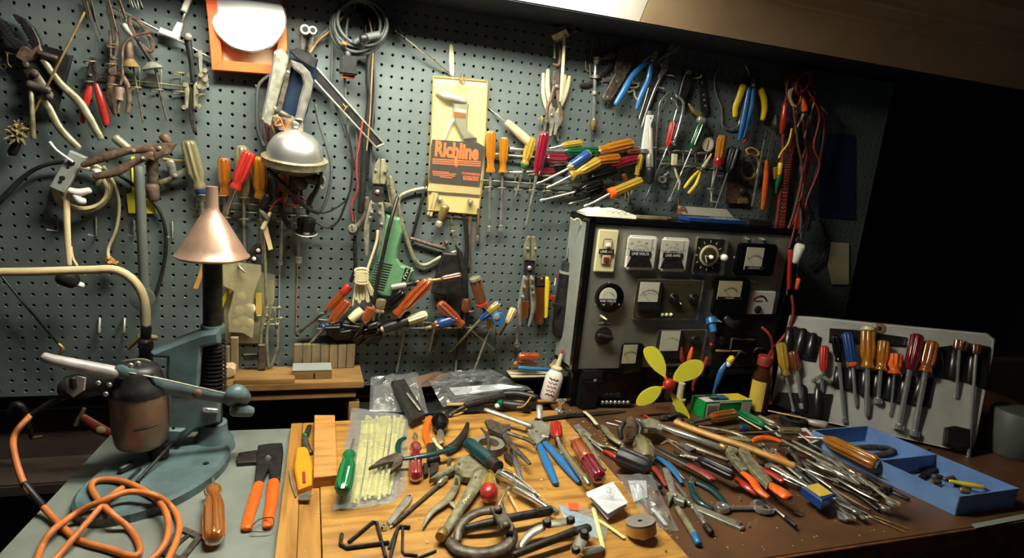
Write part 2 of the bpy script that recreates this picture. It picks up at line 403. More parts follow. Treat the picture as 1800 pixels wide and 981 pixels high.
def boxpx(name, c0, c1, y0, y1, material, bev=.001, sub=None, label=None):
    """upright box: front face spans pixel corners c0 (bottom left) to c1 (top right) at depth y0 in front of the wall, back at y1"""
    a = W(ZN[0] + c0[0] / ZN[2], ZN[1] + c0[1] / ZN[2], y0); b = W(ZN[0] + c1[0] / ZN[2], ZN[1] + c1[1] / ZN[2], y0)
    c = Vector(((a.x + b.x) / 2, -(y0 + y1) / 2, (a.z + b.z) / 2))
    return part(name, box(c, abs(b.x - a.x), abs(y0 - y1), abs(b.z - a.z), bev), material, sub, label)
def struct(name, mesh, material, label=None):
    o = mkobj(name, mesh, material, Vector((0, 0, 0))); o['kind'] = 'structure'
    if label: o['label'] = label
    return o
# ================================================================ the setting
def pegboard(x0, x1, z0, z1, S=.0254, ZO=37.3201 * .0254, hr=.0033):
    i0, i1 = math.ceil(x0 / S - .5), math.floor(x1 / S + .5); zj0 = math.ceil((ZO - z1) / S - .5); zj1 = math.floor((ZO - z0) / S + .5)
    V = []; Fc = []; n = 8; D = .006
    for i in range(i0, i1):
        for j in range(zj0, zj1):
            cx, cz = i * S, ZO - j * S; k = len(V); h = S / 2
            for a in range(n):
                an = 2 * math.pi * a / n; c, s = math.cos(an), math.sin(an); q = h / max(abs(c), abs(s))
                V += [(cx + c * q, 0, cz + s * q), (cx + c * hr * 1.3, 0, cz + s * hr * 1.3), (cx + c * hr * .95, .0012, cz + s * hr * .95), (cx + c * hr * .95, D, cz + s * hr * .95)]
            for a in range(n):
                b = (a + 1) % n; A, Bq = k + 4 * a, k + 4 * b
                Fc += [(A + j_, Bq + j_, Bq + 1 + j_, A + 1 + j_) for j_ in range(3)]
    return [Vector(v) for v in V], Fc, False
XW1 = W(1512, 470).x
struct('wall_back', pegboard(-1.35, XW1, .012, 1.16), 'peg_grey', 'grey painted pegboard wall with rows of small holes')
struct('wall_behind_pegboard', box(Vector((.1, .03, .58)), 3.0, .03, 1.2), 'dark')
struct('wall_lower', box(Vector((.6, .07, -.46)), 5.0, .05, .96), 'concrete')
struct('trim_1', box(Vector((W(522, 520).x, -.002, W(522, 500).z - .02)), .003, .004, .21), 'pine_side')
struct('trim_2', box(Vector((W(491, 520).x, -.002, W(491, 500).z - .02)), .003, .004, .26), 'grey_paint')
struct('wall_right', box(Vector((3.2, -.2, .3)), .04, 5.0, 2.5), 'dark')
struct('wall_far', box(Vector((2.4, 1.5, .3)), 2.4, .04, 2.5), 'dark')
struct('floor', box(Vector((.6, -1.3, -.93)), 5.2, 4.2, .04), 'concrete')
struct('ceiling', box(Vector((.6, -1.3, 1.52)), 5.2, 4.2, .04), 'soffit')
def extr(prof, x0, x1):
    n = len(prof); V = [Vector((x, y, z)) for x in (x0, x1) for y, z in prof]
    Fc = [(k, (k + 1) % n, n + (k + 1) % n, n + k) for k in range(n)] + [tuple(range(n))[::-1], tuple(range(n, 2 * n))]
    return V, Fc, False
sof = [(0.0, 1.002), (-.2, 1.0), (-.255, 1.085), (-.268, 1.088), (-.272, 1.10), (-.285, 1.115), (-.298, 1.118), (-.302, 1.13), (-.33, 1.165), (-.33, 1.5), (0.0, 1.5)]
xs = W(1131, 16, .21).x
struct('trim_3', extr(sof, -1.35, xs - .0012), 'soffit_white', 'white enamelled soffit panel above the pegboard')
struct('trim_4', extr(sof, xs + .0012, 2.75), 'soffit', 'beige soffit panel above the pegboard')
struct('trim_5', box(Vector((.7, -.098, .9985)), 4.1, .196, .003), 'navy_shade', 'soffit underside coloured dark navy for the shade above the pegboard')  # thin sheet; the soffit's shade is put into its navy colour
# lamp over the bench, just above the picture: white tray with two tubes
thing('shop_light', 'white fluorescent shop light with two tubes above the bench', 'lamp')
cx = (LX0 + LX1) / 2
part('housing', box(Vector((cx, LY, LZ + .06)), LX1 - LX0 + .06, .12, .05, .006), 'white')
mt = bpy.data.materials.new('tube_glow'); mt.use_nodes = True
mt.node_tree.nodes['Principled BSDF'].inputs['Emission Color'].default_value = (1, .97, .85, 1); mt.node_tree.nodes['Principled BSDF'].inputs['Emission Strength'].default_value = 26; MATS['tube_glow'] = mt
for dy in (-.035, .035): part('tube', sweep([Vector((LX0, LY + dy, LZ + .015)), Vector((LX1, LY + dy, LZ + .015))], .013, 12), 'tube_glow')
for x in (LX0 - .01, LX1 + .01): part('lamp_holder', box(Vector((x, LY, LZ + .02)), .015, .11, .045), 'white')
for x in (LX0 + .1, LX1 - .1): part('chain', sweep([Vector((x, LY, LZ + .08)), Vector((x, LY, 1.5))], .003, 6), 'steel')
# ================================================================ the bench
t = thing('workbench', 'long workbench with a grey sheet, pale wood and brown hardboard top', 'workbench')
GZ = -.02
part('grey_sheet', plate([Vector(p) for p in ((-.614, -.135, GZ - .02), (-.237, -.15, GZ - .02), (-.237, -.82, GZ - .02), (-.705, -.82, GZ - .02))], .02, UP, .001), 'grey_bench')
wb = -.165
xl, xr = -.237, .44
def slab(name, pts, z0, z1, m, bev=.0012): part(name, plate([Vector((x, y, z0)) for x, y in pts], z1 - z0, UP, bev), m)
slab('end_strip', [(-.237, wb), (-.212, wb), (-.226, -.825), (-.263, -.825)], GZ, 0, 'block_strip')
slab('end_strip', [(-.211, wb), (-.178, wb), (-.186, -.825), (-.225, -.825)], GZ, -.001, 'block_strip', .0003)
for i in range(8):
    y1 = wb - i * .0825; y0 = y1 - .0823
    slab('plank', [(-.1772 - .0008 * i, y1), (xr, y1), (xr, y0), (-.1775 - .0008 * i, y0)], GZ, 0, 'block_top', 0)
slab('hardboard_top', [(xr + .001, -.10), (2.1, -.10), (2.1, -.818), (xr + .001, -.818)], -.008, 0, 'hardboard')
slab('core_board', [(xr - .2, -.10), (2.1, -.10), (2.1, -.815), (xr - .2, -.815)], -.045, -.021, 'bench_edge')
slab('front_rail', [(-.70, -.80), (2.1, -.80), (2.1, -.815), (-.70, -.815)], -.16, -.047, 'bench_edge')
slab('back_rail', [(-.60, -.13), (2.1, -.13), (2.1, -.15), (-.60, -.15)], -.16, -.047, 'bench_edge')
for x, y in ((-.58, -.18), (-.6, -.75), (.7, -.18), (.7, -.75), (2.0, -.18), (2.0, -.75)): part('leg', box(Vector((x, y, -.50)), .09, .09, .815), 'bench_edge')
slab('edge_strip', [(xr + .001, -.819), (2.1, -.819), (2.1, -.825), (xr + .001, -.825)], -.046, -.0005, 'bench_edge')
thing('back_ledge', 'dark ledge along the foot of the pegboard behind the bench', 'ledge')
part('back_ledge', box(Vector((.85, -.05, -.035)), 2.3, .09, .02), 'dark')
# ---------------------------------------------------------------- instrument case
zone(0, 0, 1)
Y0 = .15
xa, xb = W(1020, 520, Y0).x, W(1383, 500, Y0).x
zb, zt = .098, W(1200, 391, Y0).z
XC = lambda u, v, o=Y0: W(u, v, o)
thing('instrument_case', 'black cased electrical test panel with meters standing on the bench', 'instrument panel')
c = Vector(((xa + xb) / 2, -Y0 / 2 - .006, (zb + zt) / 2))
def frame_part(name, x0, x1, z0, z1, y0, y1, m, bev=.002): return part(name, box(Vector(((x0 + x1) / 2, -(y0 + y1) / 2, (z0 + z1) / 2)), x1 - x0, abs(y1 - y0), z1 - z0, bev), m)
frame_part('back_box', xa + .004, xb - .004, zb + .004, zt - .004, Y0 - .012, .02, 'grey_paint')
frame_part('frame_side', xa, xa + .018, zb, zt, Y0 + .006, Y0 - .02, 'black_gloss', .004)
frame_part('frame_side', xb - .018, xb, zb, zt, Y0 + .006, Y0 - .02, 'black_gloss', .004)
frame_part('frame_top', xa, xb, zt - .018, zt, Y0 + .006, .02, 'black_gloss', .004)
frame_part('frame_bottom', xa, xb, zb, zb + .012, Y0 + .006, .02, 'black_gloss', .004)
frame_part('front_panel', xa + .019, xb - .019, zb + .013, zt - .019, Y0, Y0 - .011, 'grey_panel', .0)
frame_part('plinth', xa + .01, xb - .01, .0005, zb - .001, Y0 - .002, .03, 'black_gloss', .002)
zone(1000, 350, 3.6325)
wall(Y0)
# zone pixels of the panel close-up
def txt(s, c, size, m='white', o=.0, par=None, nm='lettering', bold=.02, X=Vector((1, 0, 0)), Y=UP):
    P = pt(c, o); return part(nm, text_mesh(s, P, X, Y, size * mpp(P), .0006, bold), m, par)
def rbox(name, c0, c1, d, m, o=0.0, bev=.002, sub=None, label=None):
    a = pt((c0[0], c0[1]), o); b = pt((c1[0], c1[1]), o)
    return part(name, box(Vector(((a.x + b.x) / 2, a.y - d / 2, (a.z + b.z) / 2)), abs(a.x - b.x), d, abs(a.z - b.z), bev), m, sub, label)
def scale_marks(c, r, a0, a1, n, o, L, par, m='black', th=1.2):
    P = pt(c, o); k = mpp(P); ms = []
    for i in range(n):
        an = math.radians(a0 + (a1 - a0) * i / (n - 1)); d = Vector((math.cos(an), 0, math.sin(an))); s = Vector((-d.z, 0, d.x)) * (th * k / 2)
        p0 = P + d * (r * k); p1 = P + d * ((r + L) * k); ms.append(plate([p0 - s, p0 + s, p1 + s, p1 - s], .0004, OUT))
    part('scale', join(*ms), m, par)
def arc_mark(c, r, a0, a1, w, o, par, m='black'):
    P = pt(c, o); k = mpp(P); pts = []
    for i in range(9):
        an = math.radians(a0 + (a1 - a0) * i / 8); pts.append(P + Vector((math.cos(an), 0, math.sin(an))) * (r * k))
    part('scale_arc', sweep(pts, w * k / 2, 4, .4, OUT, 0, False, 'none'), m, par)
# switch plate LINE AC
p = rbox('switch_plate', (150, 462), (315, 196), .008, 'ivory', bev=.003)
rbox('switch_rocker', (213, 320), (278, 255), .004, 'cream', .008, .002, p); rbox('switch_lever', (232, 303), (258, 280), .011, 'white', .012, .002, p)
rbox('pilot_rocker', (200, 415), (270, 350), .004, 'cream', .008, .002, p); rbox('pilot_lamp', (218, 397), (258, 372), .003, 'red_dull', .012, .001, p)
rbox('label_strip', (190, 350), (290, 322), .0006, 'black', .0122, 0, p); txt('LINE AC', (240, 336), 24, o=.0128, par=p)
def meter(x0, y0, x1, y1, lab, nums):
    p = rbox('line_meter', (x0, y1), (x1, y0), .022, 'cat_white', bev=.005)
    w, h = x1 - x0, y1 - y0; cx = (x0 + x1) / 2
    rbox('meter_dial', (x0 + .1 * w, y0 + .62 * h), (x1 - .08 * w, y0 + .1 * h), .001, 'meter_face', .022, 0, p)
    a = [(x0 + .26 * w, y0 + .64 * h), (x1 - .2 * w, y0 + .64 * h), (x1 - .1 * w, y1 - .04 * h), (x0 + .1 * w, y1 - .04 * h)]
    plt('meter_skirt', [(q[0], q[1], Y0 + .022) for q in a], .002, 'black', 0, p)
    rbox('label_strip', (x0 + .2 * w, y0 + .62 * h), (x1 - .12 * w, y0 + .49 * h), .0008, 'black', .0235, 0, p); txt(lab, (cx + .04 * w, y0 + .555 * h), .115 * h, o=.0243, par=p)
    txt(nums, (cx, y0 + .43 * h), .085 * h, 'black', .0235, p)
    scale_marks((cx, y0 + .68 * h), .36 * h, 150, 30, 13, .0232, .06 * h, p)
    for i, s in enumerate(('50', '100', '150', '200', '250') if 'V' in nums else ('10', '20', '30', '40')):
        an = math.radians(145 - 110 * i / (4 if 'V' in nums else 3)); txt(s, (cx + .5 * h * math.cos(an), y0 + .68 * h - .5 * h * math.sin(an)), .075 * h, 'black', .0232, p, bold=0)
    P0 = pt((cx, y0 + .62 * h), .0236); P1 = pt((x0 + .14 * w, y0 + .36 * h), .0236); part('needle', sweep([P0, P1], .0004, 4), 'black', p)
meter(345, 235, 550, 442, 'LINE VOLTS', 'A.C VOLTS'); meter(560, 248, 752, 452, 'LINE AMPS', 'A.C AMPERES')
# timer dial
p = rbox('timer_body', (768, 478), (1005, 245), .018, 'steel', bev=.003)
rbox('timer_face', (790, 468), (990, 258), .002, 'black', .018, 0, p)
dot('timer_ring', (892, 360), 68, .006, 'meter_old', p, False, 24, .020); dot('timer_dial', (892, 360), 52, .003, 'panel_olive', p, False, 24, .026)
dot('timer_hub', (903, 370), 14, .012, 'white', p, True, 14, .029); dot('timer_post', (985, 372), 22, .016, 'white', p, True, 14, .020)
part('timer_pointer', sweep([pt((903, 370), .032), pt((872, 362), .032), pt((880, 405), .032)], .0018, 6), 'white', p)
scale_marks((892, 360), 82, 0, 330, 12, .0202, 17, p, 'ivory', 5)
# load watts meter
def blackmeter(x0, y0, x1, y1, lab, fx0, fy0, fx1, fy1, face='meter_face'):
    p = rbox('meter_case', (x0, y1), (x1, y0), .024, 'black_gloss', bev=.006)
    rbox('meter_dial', (fx0, fy1), (fx1, fy0), .001, face, .024, 0, p)
    cx = (fx0 + fx1) / 2; h = fy1 - fy0
    scale_marks((cx, fy1 - .12 * h), .5 * h, 140, 40, 11, .0252, .09 * h, p); arc_mark((cx, fy1 - .12 * h), .5 * h, 140, 40, 1.5, .0252, p)
    part('needle', sweep([pt((cx, fy1 - .1 * h), .0258), pt((cx - .3 * h, fy1 - .6 * h), .0258)], .0003, 4), 'black', p)
    if lab: rbox('label_strip', (fx0 + 4, fy1 + 2), (fx1 - 4, fy1 - .13 * h), .0006, 'black', .0254, 0, p); txt(lab, (cx, fy1 - .065 * h), .1 * h, o=.026, par=p)
    return p
p = blackmeter(1035, 285, 1310, 475, 'LOAD WATTS', 1115, 312, 1250, 450); dot('screw', (1058, 372), 8, .002, 'steel', p, True, 8, .024)
for q in ((1140, 255), (1240, 258)): rod('toggle', [(q[0], q[1], Y0), (q[0] + 12, q[1] + 2, Y0 + .014)], [11, 6], 'chrome', lift=False)
# round variac meter
p = dot('round_meter', (250, 625), 95, .016, 'black_gloss', None, False, 28)
dot('meter_dial', (250, 625), 62, .001, 'meter_face', p, False, 24, .016); scale_marks((250, 640), 40, 150, 30, 9, .0172, 10, p)
rbox('label_strip', (192, 665), (305, 638), .0008, 'black', .0172, 0, p); txt('VAR VOLTS', (249, 651), 22, o=.018, par=p)
plt('meter_skirt', [(215, 690, Y0 + .0172), (237, 668, Y0 + .0172), (262, 668, Y0 + .0172), (285, 690, Y0 + .0172)], .001, 'black', 0, p)
for q in ((258, 535), (170, 675), (320, 675)): dot('screw', q, 6, .002, 'steel', p, True, 8, .016)
p = rod('toggle', [(205, 745, Y0 + .002), (240, 770, Y0 + .018)], [9, 6], 'ivory', lift=False)
rbox('label_strip', (190, 803), (268, 778), .0006, 'black', 0, 0); txt('OFF ON', (229, 791), 22, o=.0008)
p = dot('selector_knob', (218, 872), 60, .004, 'dark_iron', None, False, 24); rod('knob_bar', [(190, 872, Y0 + .012), (275, 888, Y0 + .012)], [16, 14], 'black', .9, sub=p, lift=False)
# wide meter with two knobs
p = rbox('meter_frame', (398, 765), (850, 512), .014, 'steel', bev=.002)
rbox('meter_plate', (405, 758), (845, 522), .0015, 'panel_olive', .014, 0, p)
rbox('meter_case', (430, 705), (592, 525), .012, 'black', .014, .002, p); rbox('meter_dial', (440, 655), (582, 532), .001, 'meter_face', .026, 0, p)
scale_marks((511, 660), 78, 145, 35, 13, .0272, 12, p); arc_mark((511, 660), 78, 145, 35, 2, .0272, p); arc_mark((511, 660), 62, 140, 40, 1.5, .0272, p)
part('needle', sweep([pt((511, 655), .0278), pt((470, 585), .0278)], .0003, 4), 'black', p)
for q in ((660, 625), (785, 628)):
    dot('knob', q, 32, .012, 'black', p, False, 18, .0155); part('knob_mark', sweep([pt((q[0] - 8, q[1] - 10), .0279), pt((q[0] + 14, q[1] + 12), .0279)], .0006, 4), 'white', p)
for x_, w_ in ((660, 26), (772, 18)): part('faint_print', sweep([pt((x_ - w_, 548), .0157), pt((x_ + w_, 548), .0157)], .0006, 4, .3, OUT), 'black', p)
rod('toggle', [(700, 655, Y0 + .015), (718, 672, Y0 + .026)], [7, 5], 'nickel', sub=p, lift=False)
for x in (594, 622, 650): dot('terminal', (x, 738), 12, .006, 'ivory', p, True, 10, .0155)
# load amps, gauge, small meters
p = blackmeter(890, 508, 1140, 730, 'LOAD AMPS', 942, 525, 1110, 640, 'meter_old'); rod('toggle', [(1140, 510, Y0 + .002), (1190, 528, Y0 + .01)], [7, 5], 'ivory', sub=p, lift=False)
p = rbox('square_gauge', (1128, 728), (1305, 585), .014, 'cat_white', bev=.002)
arc_mark((1215, 680), 62, 150, 95, 12, .0142, p, 'red'); arc_mark((1215, 680), 62, 93, 30, 12, .0142, p, 'black'); rbox('gauge_line', (1190, 654), (1235, 649), .0004, 'black', .0142, 0, p)
dot('gauge_hub', (1205, 705), 26, .006, 'black', p, True, 14, .014)
p = blackmeter(305, 912, 465, 1110, None, 335, 930, 440, 1050, 'meter_old')
p = rbox('meter_frame', (530, 1060), (870, 828), .014, 'steel', bev=.002); rbox('meter_plate', (537, 1052), (868, 836), .0015, 'panel_olive', .014, 0, p)
rbox('meter_case', (565, 1015), (722, 836), .012, 'black', .014, .002, p); rbox('meter_dial', (575, 970), (714, 842), .001, 'meter_face', .026, 0, p); scale_marks((645, 968), 78, 145, 35, 11, .0272, 11, p)
dot('knob', (798, 895), 30, .012, 'black', p, False, 18, .0155)
# lower right: dark terminal bay with posts
p = rbox('terminal_bay', (890, 1120), (1330, 735), .006, 'dark', bev=.001)
lat('binding_post', (905, 760, Y0 + .006), (925, 850, Y0 + .03), [(0, 36), (.4, 38), (.5, 24), (1, 22)], 'blue', sub=p, lift=0); dot('post_screw', (930, 765), 8, .034, 'chrome', p, True, 8, .006)
rod('black_lever', [(1000, 760, Y0 + .02), (1040, 800, Y0 + .03), (1080, 790, Y0 + .02)], [24, 30, 20], 'black', sub=p, lift=False)
dot('knob', (962, 895), 30, .016, 'black', p, True, 16, .006); dot('red_terminal', (900, 925), 12, .012, 'red', p, True, 10, .006)
rod('brass_bar', [(1030, 960, Y0 + .012), (1040, 890, Y0 + .012), (1180, 900, Y0 + .012)], [7, 7, 7], 'brass', sub=p, lift=False, sm=0)
rod('strap', [(940, 968, Y0 + .012), (1100, 972, Y0 + .012)], [8, 6], 'wood_pale', .5, sub=p, lift=False)
for x, y in ((1070, 1010), (1180, 985), (1250, 1040)): rod('terminal_lead', [(x, y, Y0 + .01), (x + 20, y - 30, Y0 + .022), (x + 60, y - 25, Y0 + .01)], 8, 'iron', sub=p, lift=False)
# ---------------------------------------------------------------- things on the case
TZ = zt + .0005
def ontop(u, v, y): return W(u, v, y)
zone(0, 0, 1)
# ================================================================ pegboard, upper left
zone(0, 0, 3.7725); wall(.006)
def rack(label, rails, rings, posts=(), m='nickel', rr=7, group=None):
    """wire tool rack: rails along the wall, flat rings standing out from it"""
    thing('tool_rack', label, 'tool rack', group)
    for r in rails: rod('rail', r, rr, m, sm=0, lift=False)
    for x, y, w in rings: rod('ring', [(x + w * math.cos(a), y + w * .16 * math.sin(a), SURF[1] + .022 + .018 * math.sin(-a)) for a in (2 * math.pi * i / 16 for i in range(16))], rr * .8, m, 1, 6, 0, lift=False, cap='none', closed=True)
    for x, y0, y1 in posts: rod('post', [(x, y0, SURF[1] + .006), (x, y1, SURF[1] + .006)], rr * .8, m, lift=False)
rack('wire tool rack holding red snap ring pliers and two awls', [[(620, 505, .012), (1240, 575, .012)]], [(595, 412, 42), (588, 545, 34), (735, 430, 40), (745, 566, 40), (1040, 600, 44), (900, 585, 40), (1180, 488, 44), (1180, 613, 44), (1330, 630, 30)], [(925, 450, 585), (1068, 465, 600), (1203, 490, 610)], 'olive_metal', 6)
# big toothed slip-jaw tongs
thing('pipe_pliers', 'large pipe pliers with black toothed jaws and olive handles', 'pliers'); wall(.02)
def toothed(a, b, n, d):
    out = []
    for i in range(n):
        t0, t1 = i / n, (i + .5) / n; out += [(a[0] + (b[0] - a[0]) * t0, a[1] + (b[1] - a[1]) * t0), (a[0] + (b[0] - a[0]) * t1 + d[0], a[1] + (b[1] - a[1]) * t1 + d[1])]
    return out
plt('jaw', [(0, 130), (15, 122)] + toothed((35, 140), (110, 270), 6, (14, -6)) + [(180, 295), (165, 330), (130, 335), (60, 265), (15, 200)], .016, 'black', .002)
plt('jaw', [(100, 105), (120, 100), (170, 125), (235, 185), (275, 260), (290, 310), (240, 330), (205, 290)] + toothed((215, 260), (150, 145), 6, (-12, 8)), .016, 'black', .002)
plt('jaw_neck', [(150, 325), (185, 310), (230, 335), (280, 300), (300, 340), (260, 400), (180, 420), (120, 380)], .018, 'rust', .002)
plt('body', [(110, 372), (250, 350), (300, 305), (420, 335), (470, 372), (490, 370), (385, 740), (330, 690), (270, 640), (200, 540)], .012, 'black', .002)
rod('handle', [(290, 400, .034), (400, 550, .034), (540, 690, .034), (670, 915, .034)], [22, 24, 27, 22], 'olive_metal', .6)
rod('handle', [(270, 640, .03), (330, 720, .03), (400, 850, .03), (525, 980, .03)], [22, 24, 24, 22], 'olive_metal', .6)
rod('link', [(215, 490, .036), (330, 640, .036)], [42, 30], 'iron', .35)
for q in ((265, 352, .034), (172, 428, .034), (232, 492, .046), (200, 560, .046), (330, 640, .046)): dot('bolt', q, 22, .006, 'iron')
rod('knurled_screw', [(262, 352, .04), (380, 385, .04)], [17, 16], 'iron')
rod('screw_bar', [(212, 590, .04), (228, 915, .04)], [15, 17], 'olive_metal')
rod('screw_arm', [(200, 560, .044), (330, 600, .044)], [28, 24], 'iron', .7)
rod('wire_hook', [(40, 350), (85, 358), (125, 362)], [6, 6, 6], 'brass'); rod('wire_hook', [(50, 360), (55, 420), (75, 445)], [5, 5, 5], 'brass')
# dauber
thing('dauber', 'long brass rod with a tan wool tuft leaning across pipe pliers', 'dauber'); wall(.05)
rod('stem', [(562, 85), (175, 850, .03)], 8, 'brass')
rng = random.Random(3)
ms = []
for i in range(60):
    a = rng.uniform(0, 6.28); d = rng.uniform(.2, 1); c = pt((118 + 55 * d * math.cos(a), 880 + 55 * d * math.sin(a), .03 + .02 * rng.random())); ms.append(sweep([c, c + Vector((rng.uniform(-1, 1), rng.uniform(-1, 0), rng.uniform(-1, 1))) * .012], [.004, .0015], 5))
part('tuft', join(*ms), 'tuft')
rod('shank', [(185, 830, .03), (95, 1010, .02)], [18, 30], 'black')
# red snap ring pliers
wall(.026)
pliers('small red-handled snap ring pliers hanging in the wire rack', [[(603, 380), (615, 380), (620, 430), (650, 480), (655, 530), (625, 570), (590, 570), (575, 500), (590, 440)], [(623, 380), (635, 382), (640, 450), (630, 480), (615, 440)]],
       [([(600, 560), (585, 640), (560, 720), (552, 810)], [14, 24, 20, 14], 'red'), ([(640, 560), (668, 650), (695, 740), (708, 825)], [14, 24, 26, 18], 'red')], (605, 500, 12), 'dark_iron')
# old brown tongs
pliers('rusty brown pliers hanging jaws up beside snap ring pliers', [[(728, 205), (745, 200), (752, 300), (748, 380), (775, 400), (785, 500), (745, 505), (725, 480), (738, 390)], [(775, 200), (790, 215), (795, 330), (780, 380), (765, 400), (772, 300)]],
       [([(755, 470), (735, 560), (730, 660), (765, 755)], [26, 20, 20, 14], 'rust'), ([(790, 480), (845, 560), (860, 660), (848, 748)], [18, 18, 16, 13], 'rust')], (762, 388, 18), 'rust', .012)
ring('collar', (748, 305, .036), 34, 10, 6, 'rust')
# awls
thing('awl', 'brown wooden handled awl with a brass cone in rack', 'awl'); wall(.02)
rod('handle', [(858, 285), (868, 400)], [26, 24], 'rust'); lat('ferrule', (872, 395), (878, 447), [(0, 22), (.5, 40), (1, 56)], 'brass', lift=.012); rod('spike', [(885, 445), (920, 640), (950, 812)], [6, 7, 6], 'iron')
thing('awl', 'black handled awl with a pewter cone in rack', 'awl')
rod('handle', [(925, 280), (965, 345), (1015, 415)], [16, 14, 22], 'dark_iron'); ring('handle_loop', (940, 230), 40, 130, 13, 'rust', -32); lat('ferrule', (1008, 415), (1022, 460), [(0, 20), (.6, 55), (1, 68)], 'nickel', lift=.014); rod('spike', [(1030, 458), (1070, 640), (1108, 798)], [7, 8, 6], 'iron')
thing('wire_hook', 'bent brown wire spring hook with a brass plug end', 'hook'); wall(.04)
rod('wire', [(1025, 215), (940, 225), (870, 250), (820, 310), (812, 420), (815, 500), (800, 560)], 9, 'rust'); lat('plug', (800, 580), (795, 662), [(0, 28), (.1, 30), (.6, 24), (1, 28)], 'copper_funnel', lift=.01); rod('plug_tip', [(793, 660), (785, 745)], [11, 9], 'brass')
thing('hose_fitting', 'small steel threaded hose fitting above the awls', 'fitting'); rod('fitting', [(828, 170), (850, 205), (875, 235)], [22, 18, 10], 'nickel')
# bunches of thin rods
wall(.012)
for i, (a, b) in enumerate((((545, 0), (580, 130)), ((560, 0), (588, 138)), ((575, 0), (605, 143)), ((590, 0), (632, 145)), ((598, 20), (668, 230)), ((608, 0), (640, 150)))):
    thing('welding_rod', 'thin brown welding rod hanging in the bunch above the brass dauber', 'rod', 'welding rods by the dauber'); rod('rod', [a + (.012 + .004 * (i % 3),), b + (.012 + .004 * (i % 3),)], 5, 'rust')
for i, (a, b) in enumerate((((700, 0), (742, 190)), ((712, 0), (768, 235)), ((724, 0), (778, 210)), ((775, 0), (808, 145)), ((785, 0), (840, 150)), ((795, 0), (838, 120)))):
    thing('welding_rod', 'thin coppery welding rod hanging above the rusty brown pliers', 'rod', 'welding rods by the rusty pliers'); rod('rod', [a + (.045 + .004 * (i % 3),), b + (.045 + .004 * (i % 3),)], 5, 'rust')
for i, (a, b) in enumerate((((858, 0), (862, 30)), ((868, 0), (885, 50)), ((884, 0), (912, 65)), ((910, 0), (922, 60)), ((930, 0), (948, 55)))):
    thing('welding_rod', 'short wire end hanging in the small bunch between awls and steel rod', 'rod', 'short wire ends'); rod('rod', [a + (.02 + .003 * (i % 2),), b + (.02 + .003 * (i % 2),)], 4, 'nickel')
# steel rod with white elbow
thing('elbow_rod', 'slanting steel rod carrying a white L-shaped elbow clamp', 'rod'); wall(.016)
rod('rod', [(735, 38), (1060, 205)], 8, 'steel'); rod('rod', [(1190, 270), (1400, 388)], 8, 'steel')
plt('elbow', [(1070, 185), (1145, 215), (1180, 150), (1217, 160), (1185, 272), (1055, 222)], .014, 'cat_white', .002)
rod('cross_rod', [(1205, 155), (1228, 85)], 8, 'steel', sub=2); plt('sleeve', [(1232, 0), (1275, 0), (1240, 88), (1203, 72)], .014, 'cat_white', .002)
# chain tool / puller hanging
thing('gear_puller', 'small gear puller with black bar and bolted steel links', 'puller'); wall(.02)
rod('handle_bar', [(1245, 250, .034), (1270, 400, .034), (1282, 545, .034)], [24, 18, 14], 'black'); dot('bar_end', (1245, 242, .05), 26, .006, 'steel')
plt('link_plate', [(1312, 335), (1342, 335), (1345, 460), (1380, 500), (1385, 580), (1340, 600), (1310, 540), (1325, 480)], .006, 'nickel')
for x in (1245, 1302): plt('side_plate', [(x - 15, 555), (x + 10, 545), (x + 18, 600), (x + 8, 720), (x - 14, 725)], .016, 'olive_metal', .002)
plt('centre_plate', [(1258, 560), (1296, 560), (1290, 760), (1308, 880), (1285, 885), (1258, 780)], .01, 'dark_iron', .002)
for q in ((1362, 468), (1255, 500), (1335, 498), (1232, 563), (1325, 575), (1225, 712), (1322, 705), (1365, 530)): dot('nut', (q[0], q[1], .03), 17, .008, 'olive_metal', n=6, dome=False)
# ---------------------------------------------------------------- boxed round lamp
zone(350, 0, 3.7725); wall(.004)
thing('boxed_lamp', 'round lamp with painted white glare in an open orange cardboard carton', 'lamp')
plt('carton_side', [(48, -60), (120, -60), (150, 230), (165, 405), (98, 470), (70, 125)], .035, 'orange_card', .001)
plt('carton_bottom', [(95, 470), (165, 405), (200, 412), (495, 440), (485, 500)], .035, 'orange_card', .001)
plt('carton_side', [(500, -60), (555, -60), (555, 180), (580, 186), (585, 345), (545, 400), (495, 440), (520, 330), (545, 180)], .034, 'orange_card', .001)
plt('carton_lining', [(115, -60), (520, -60), (540, 200), (500, 440), (200, 412), (150, 405), (140, 200)], .012, 'cream', .001)
zz = pt((331, 116), .03); k = mpp(zz)
n1 = Vector((-.12, -1, .26)).normalized()
part('rim', lathe(zz - n1 * .012, zz + n1 * .008, [(0, 170 * k), (.5, 233 * k), (.8, 240 * k), (1, 232 * k)], 40), 'steel')
mat('lens_glare', '#f8f8f4', .08, coat=1.0)  # white base colour stands in for light reflected off the glass
part('lens', lathe(zz + n1 * .0085, zz + n1 * .018, [(0, 228 * k), (.25, 206 * k), (.6, 140 * k), (.9, 60 * k), (1, 8 * k)], 40), 'lens_glare')
# tube sockets
for i, q in enumerate(((698, 208), (748, 213))):
    thing('tube_socket', ('large', 'smaller')[i] + ' steel tube socket pointing out beside the orange carton', 'socket'); wall(.03)
    P = pt(q, .0); k = mpp(P); r = (31, 26)[i] * k; ax = Vector((.05, -1, .02)).normalized()
    part('tube', lathe(P - ax * .02, P + ax * .03, [(0, r), (1, r)], 18), 'nickel'); part('bore', lathe(P + ax * .03, P + ax * .0305, [(0, r * .62), (1, r * .6)], 14), 'dark')
    rod('stem', [(q[0] - 2, q[1] + 20), (q[0] - 12, q[1] + 115, .02)], [17, 15], 'nickel', lift=False)
